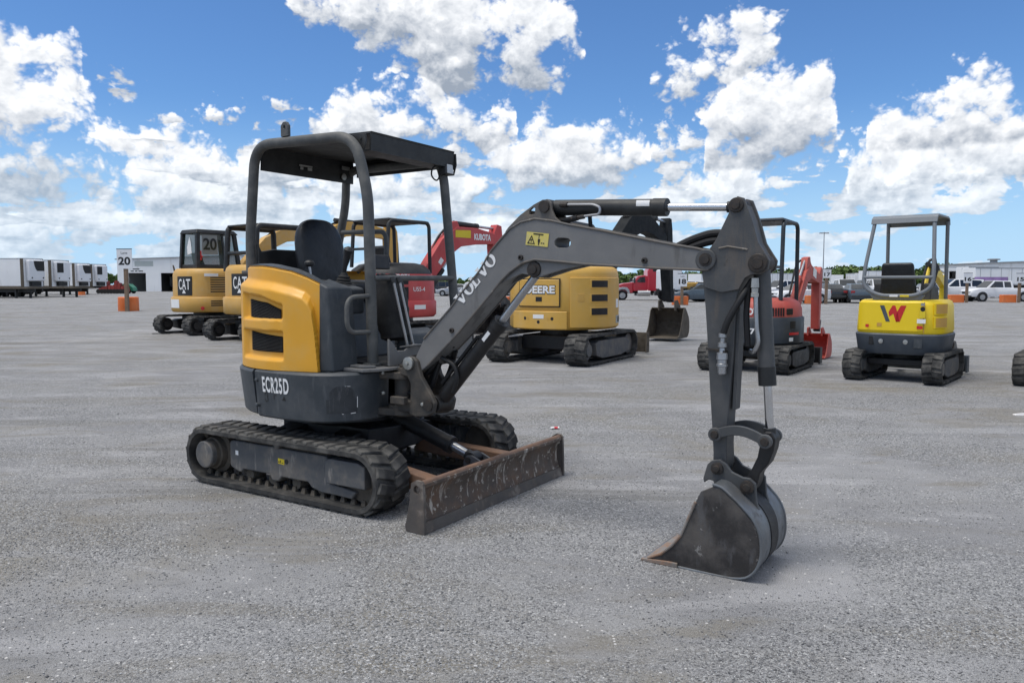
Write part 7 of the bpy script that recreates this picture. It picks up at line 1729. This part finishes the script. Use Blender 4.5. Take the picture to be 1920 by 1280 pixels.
# ---- shed and building at the right
root = thing('open_shed', 'open-fronted shed with white roof edge and dark inside', 'building', at(1775, 118), 0, None)
m = MB(); m.box(0, 4.0, 0, 6, 3.4, 3.8); m.build('roof', 'building_white', root, bevel=0.03)
m = MB(); m.box(0.0, 0.2, 0.1, 5.9, 0, 3.4); m.build('side_wall', 'building_white', root); m = MB(); m.box(3.8, 4.0, 0.1, 5.9, 0, 3.4); m.build('side_wall', 'building_white', root)
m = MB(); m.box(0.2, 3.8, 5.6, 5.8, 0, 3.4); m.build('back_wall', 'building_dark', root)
for x in (1.3, 2.6):
    m = MB(); m.box(x - 0.08, x + 0.08, 0.05, 0.2, 0, 3.4); m.build('post', 'galvanised', root)
root = thing('warehouse_building', 'pale grey warehouse with a round roof ventilator at the right edge', 'building', at(1846, 125), 0, None)
wall_with_bays(root, 22.0, 4.75, 5.5, [(3.5, 6.5, 3.2), (10, 13, 3.2)], 14, 'building_white')
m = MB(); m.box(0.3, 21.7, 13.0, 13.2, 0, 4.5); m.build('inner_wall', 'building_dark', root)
m = MB(); m.lathe((3.6, 4, 5.05), (0, 0, 1), [(0, 0.55), (0.35, 0.55), (0.38, 0.95), (0.55, 0.95), (0.62, 0.6), (0.64, 0)], 18); m.build('roof_vent', 'galvanised', root)
# ---- light mast
root = thing('light_mast', 'tall thin lamp mast above the trees', 'lamp post', at(1541, 125), 0, None)
m = MB(); m.tube([(0, 0, 0), (0, 0, 9.8)], [0.11, 0.06], 10); m.build('pole', 'galvanised', root)
for s in (-1, 1):
    m = MB(); m.hexa([(s * 0.08, -0.15, 9.55), (s * 0.75, -0.15, 9.55), (s * 0.75, 0.25, 9.55), (s * 0.08, 0.25, 9.55)], [(s * 0.08, -0.12, 9.72), (s * 0.70, -0.12, 9.72), (s * 0.70, 0.2, 9.72), (s * 0.08, 0.2, 9.72)]); m.build('lamp_head', 'galvanised', root)

# ---- distant wood
def leaf_material(name, a, b):
    m = bpy.data.materials.new(name); m.use_nodes = True
    nt = NT(m.node_tree); bs = nt.n['Principled BSDF']
    g = nt.node('ShaderNodeNewGeometry')
    c = nt.mix(g.outputs['Random Per Island'], tuple(a) + (1,), tuple(b) + (1,))
    nt.l.new(c, bs.inputs['Base Color']); bs.inputs['Roughness'].default_value = 0.7; bs.inputs['Specular IOR Level'].default_value = 0.2
    MATS[name] = m
leaf_material('leaves', (0.035, 0.075, 0.018), (0.13, 0.19, 0.055))
def wood(name, label, trees, leaf, per, seed):
    """trees: (x, y, height, radius); many small leaf clumps filling each crown, and a trunk"""
    rng = np.random.default_rng(seed)
    V, F = [], []; nv = 0
    for (x, y, h, r_) in trees:
        lob = rng.normal(size=(7, 3)) * np.array([0.45, 0.45, 0.28]) * r_ + np.array([x, y, h * 0.60])
        rad = r_ * (0.40 + 0.30 * rng.random(7))
        k = rng.integers(0, 7, per)
        d = rng.normal(size=(per, 3)); d /= np.linalg.norm(d, axis=1)[:, None]
        c = lob[k] + d * (rad[k] * (0.55 + 0.5 * rng.random(per)))[:, None] * np.array([1, 1, 0.85])
        c[:, 2] = np.clip(c[:, 2], 0.15, None)
        t1 = rng.normal(size=(per, 3)); t1 /= np.linalg.norm(t1, axis=1)[:, None]
        t2 = np.cross(t1, d); t2 /= np.linalg.norm(t2, axis=1)[:, None] + 1e-6
        s_ = leaf * (0.6 + 0.8 * rng.random((per, 1)))
        q = np.stack([c - t1 * s_ - t2 * s_ * 0.6, c + t1 * s_ - t2 * s_ * 0.5, c + t1 * s_ * 0.8 + t2 * s_ * 0.6, c - t1 * s_ * 0.7 + t2 * s_ * 0.7], 1).reshape(-1, 3)
        V.append(q); F.append(np.arange(4 * per).reshape(-1, 4) + nv); nv += 4 * per
    V = np.concatenate(V); F = np.concatenate(F)
    me = bpy.data.meshes.new(name)
    me.vertices.add(len(V)); me.vertices.foreach_set('co', V.ravel())
    me.loops.add(F.size); me.loops.foreach_set('vertex_index', F.ravel())
    me.polygons.add(len(F)); me.polygons.foreach_set('loop_start', np.arange(0, F.size, 4)); me.polygons.foreach_set('loop_total', np.full(len(F), 4))
    me.update(); me.validate()
    me.materials.append(MATS['leaves'])
    o = bpy.data.objects.new(name, me); col.objects.link(o)
    tag(o, label, 'woodland', kind='stuff')
rng = random.Random(11)
tr = []
D = 240.0
for k in range(150):
    px = 780 + (2000 - 780) * (k + rng.random()) / 150
    dd = D + rng.uniform(-18, 30)
    top = interp(px, [(780, 527), (1000, 524), (1130, 517), (1200, 513), (1300, 512), (1430, 512), (1500, 506), (1560, 500), (1620, 502), (1700, 504), (1790, 496), (1830, 500), (1870, 508), (2000, 508)]) + rng.uniform(-2, 3)
    h = (533 - top) / 1442 * dd + 1.4
    tr.append(((px - 960) / 1442 * dd, dd, h, max(1.6, h * 0.55)))
wood('treeline', 'low green wood along the horizon behind the parked vehicles', tr, 0.42, 700, 3)
tr = []
for k in range(26):
    px = -40 + 280 * (k + rng.random()) / 26; dd = 215 + rng.uniform(-10, 25)
    h = (533 - (514 + rng.uniform(-2, 4))) / 1442 * dd + 1.4
    tr.append(((px - 960) / 1442 * dd, dd, h, max(1.6, h * 0.5)))
wood('treeline', 'pale green scrub trees between the trailers and the workshop', tr, 0.34, 600, 5)

# ---- litter and debris on the gravel
def litter(px, py, build, name, label, cat, rz=0):
    y = 1.0
    a = (px - 960) / 1442.0; b = -(py - 640) / 1442.0; c, s = math.cos(R(4.244)), math.sin(R(4.244))
    d = Vector((a, c + b * s, -s + b * c)); t = -CAM_H / d.z
    root = thing(name, label, cat, (d.x * t, d.y * t, 0), rz)
    build(root)
def cup(root):
    m = MB(); m.tube([(-0.045, 0, 0.010), (-0.02, 0.010, 0.012), (0.02, 0.002, 0.011), (0.045, -0.006, 0.013)], [0.014, 0.018, 0.019, 0.022], 12, flat=0.5); c = m.build('cup_body', 'scrap_white', root)
    m = MB(); m.tube([(-0.005, 0.006, 0.0118), (0.02, 0.002, 0.0112), (0.032, -0.003, 0.0122)], [0.0192, 0.0200, 0.0212], 12, flat=0.5, caps=False); m.build('red_print', 'scrap_red', c)
litter(1040, 804, cup, 'crushed_cup', 'crushed red and white paper cup on the gravel behind the blade', 'litter', 20)
def scrap(root):
    m = MB(); m.hexa([(-0.06, -0.03, 0.002), (0.05, -0.03, 0.002), (0.06, 0.03, 0.002), (-0.05, 0.04, 0.002)], [(-0.05, -0.02, 0.012), (0.045, -0.025, 0.03), (0.055, 0.025, 0.02), (-0.04, 0.03, 0.010)]); m.build('folded_sheet', 'scrap_white', root)
litter(1911, 778, scrap, 'paper_scrap', 'white paper scrap on the gravel at the right edge', 'litter')
def strap(root):
    m = MB(); m.tube(fillet([(-0.25, 0, 0.01), (-0.1, 0.10, 0.015), (0.1, -0.08, 0.012), (0.25, 0.02, 0.01)], 0.1), 0.012, 6); m.build('strap_loop', 'rubber_clean', root)
litter(302, 626, strap, 'rubber_strap', 'black rubber strap lying by the leftmost track', 'litter')
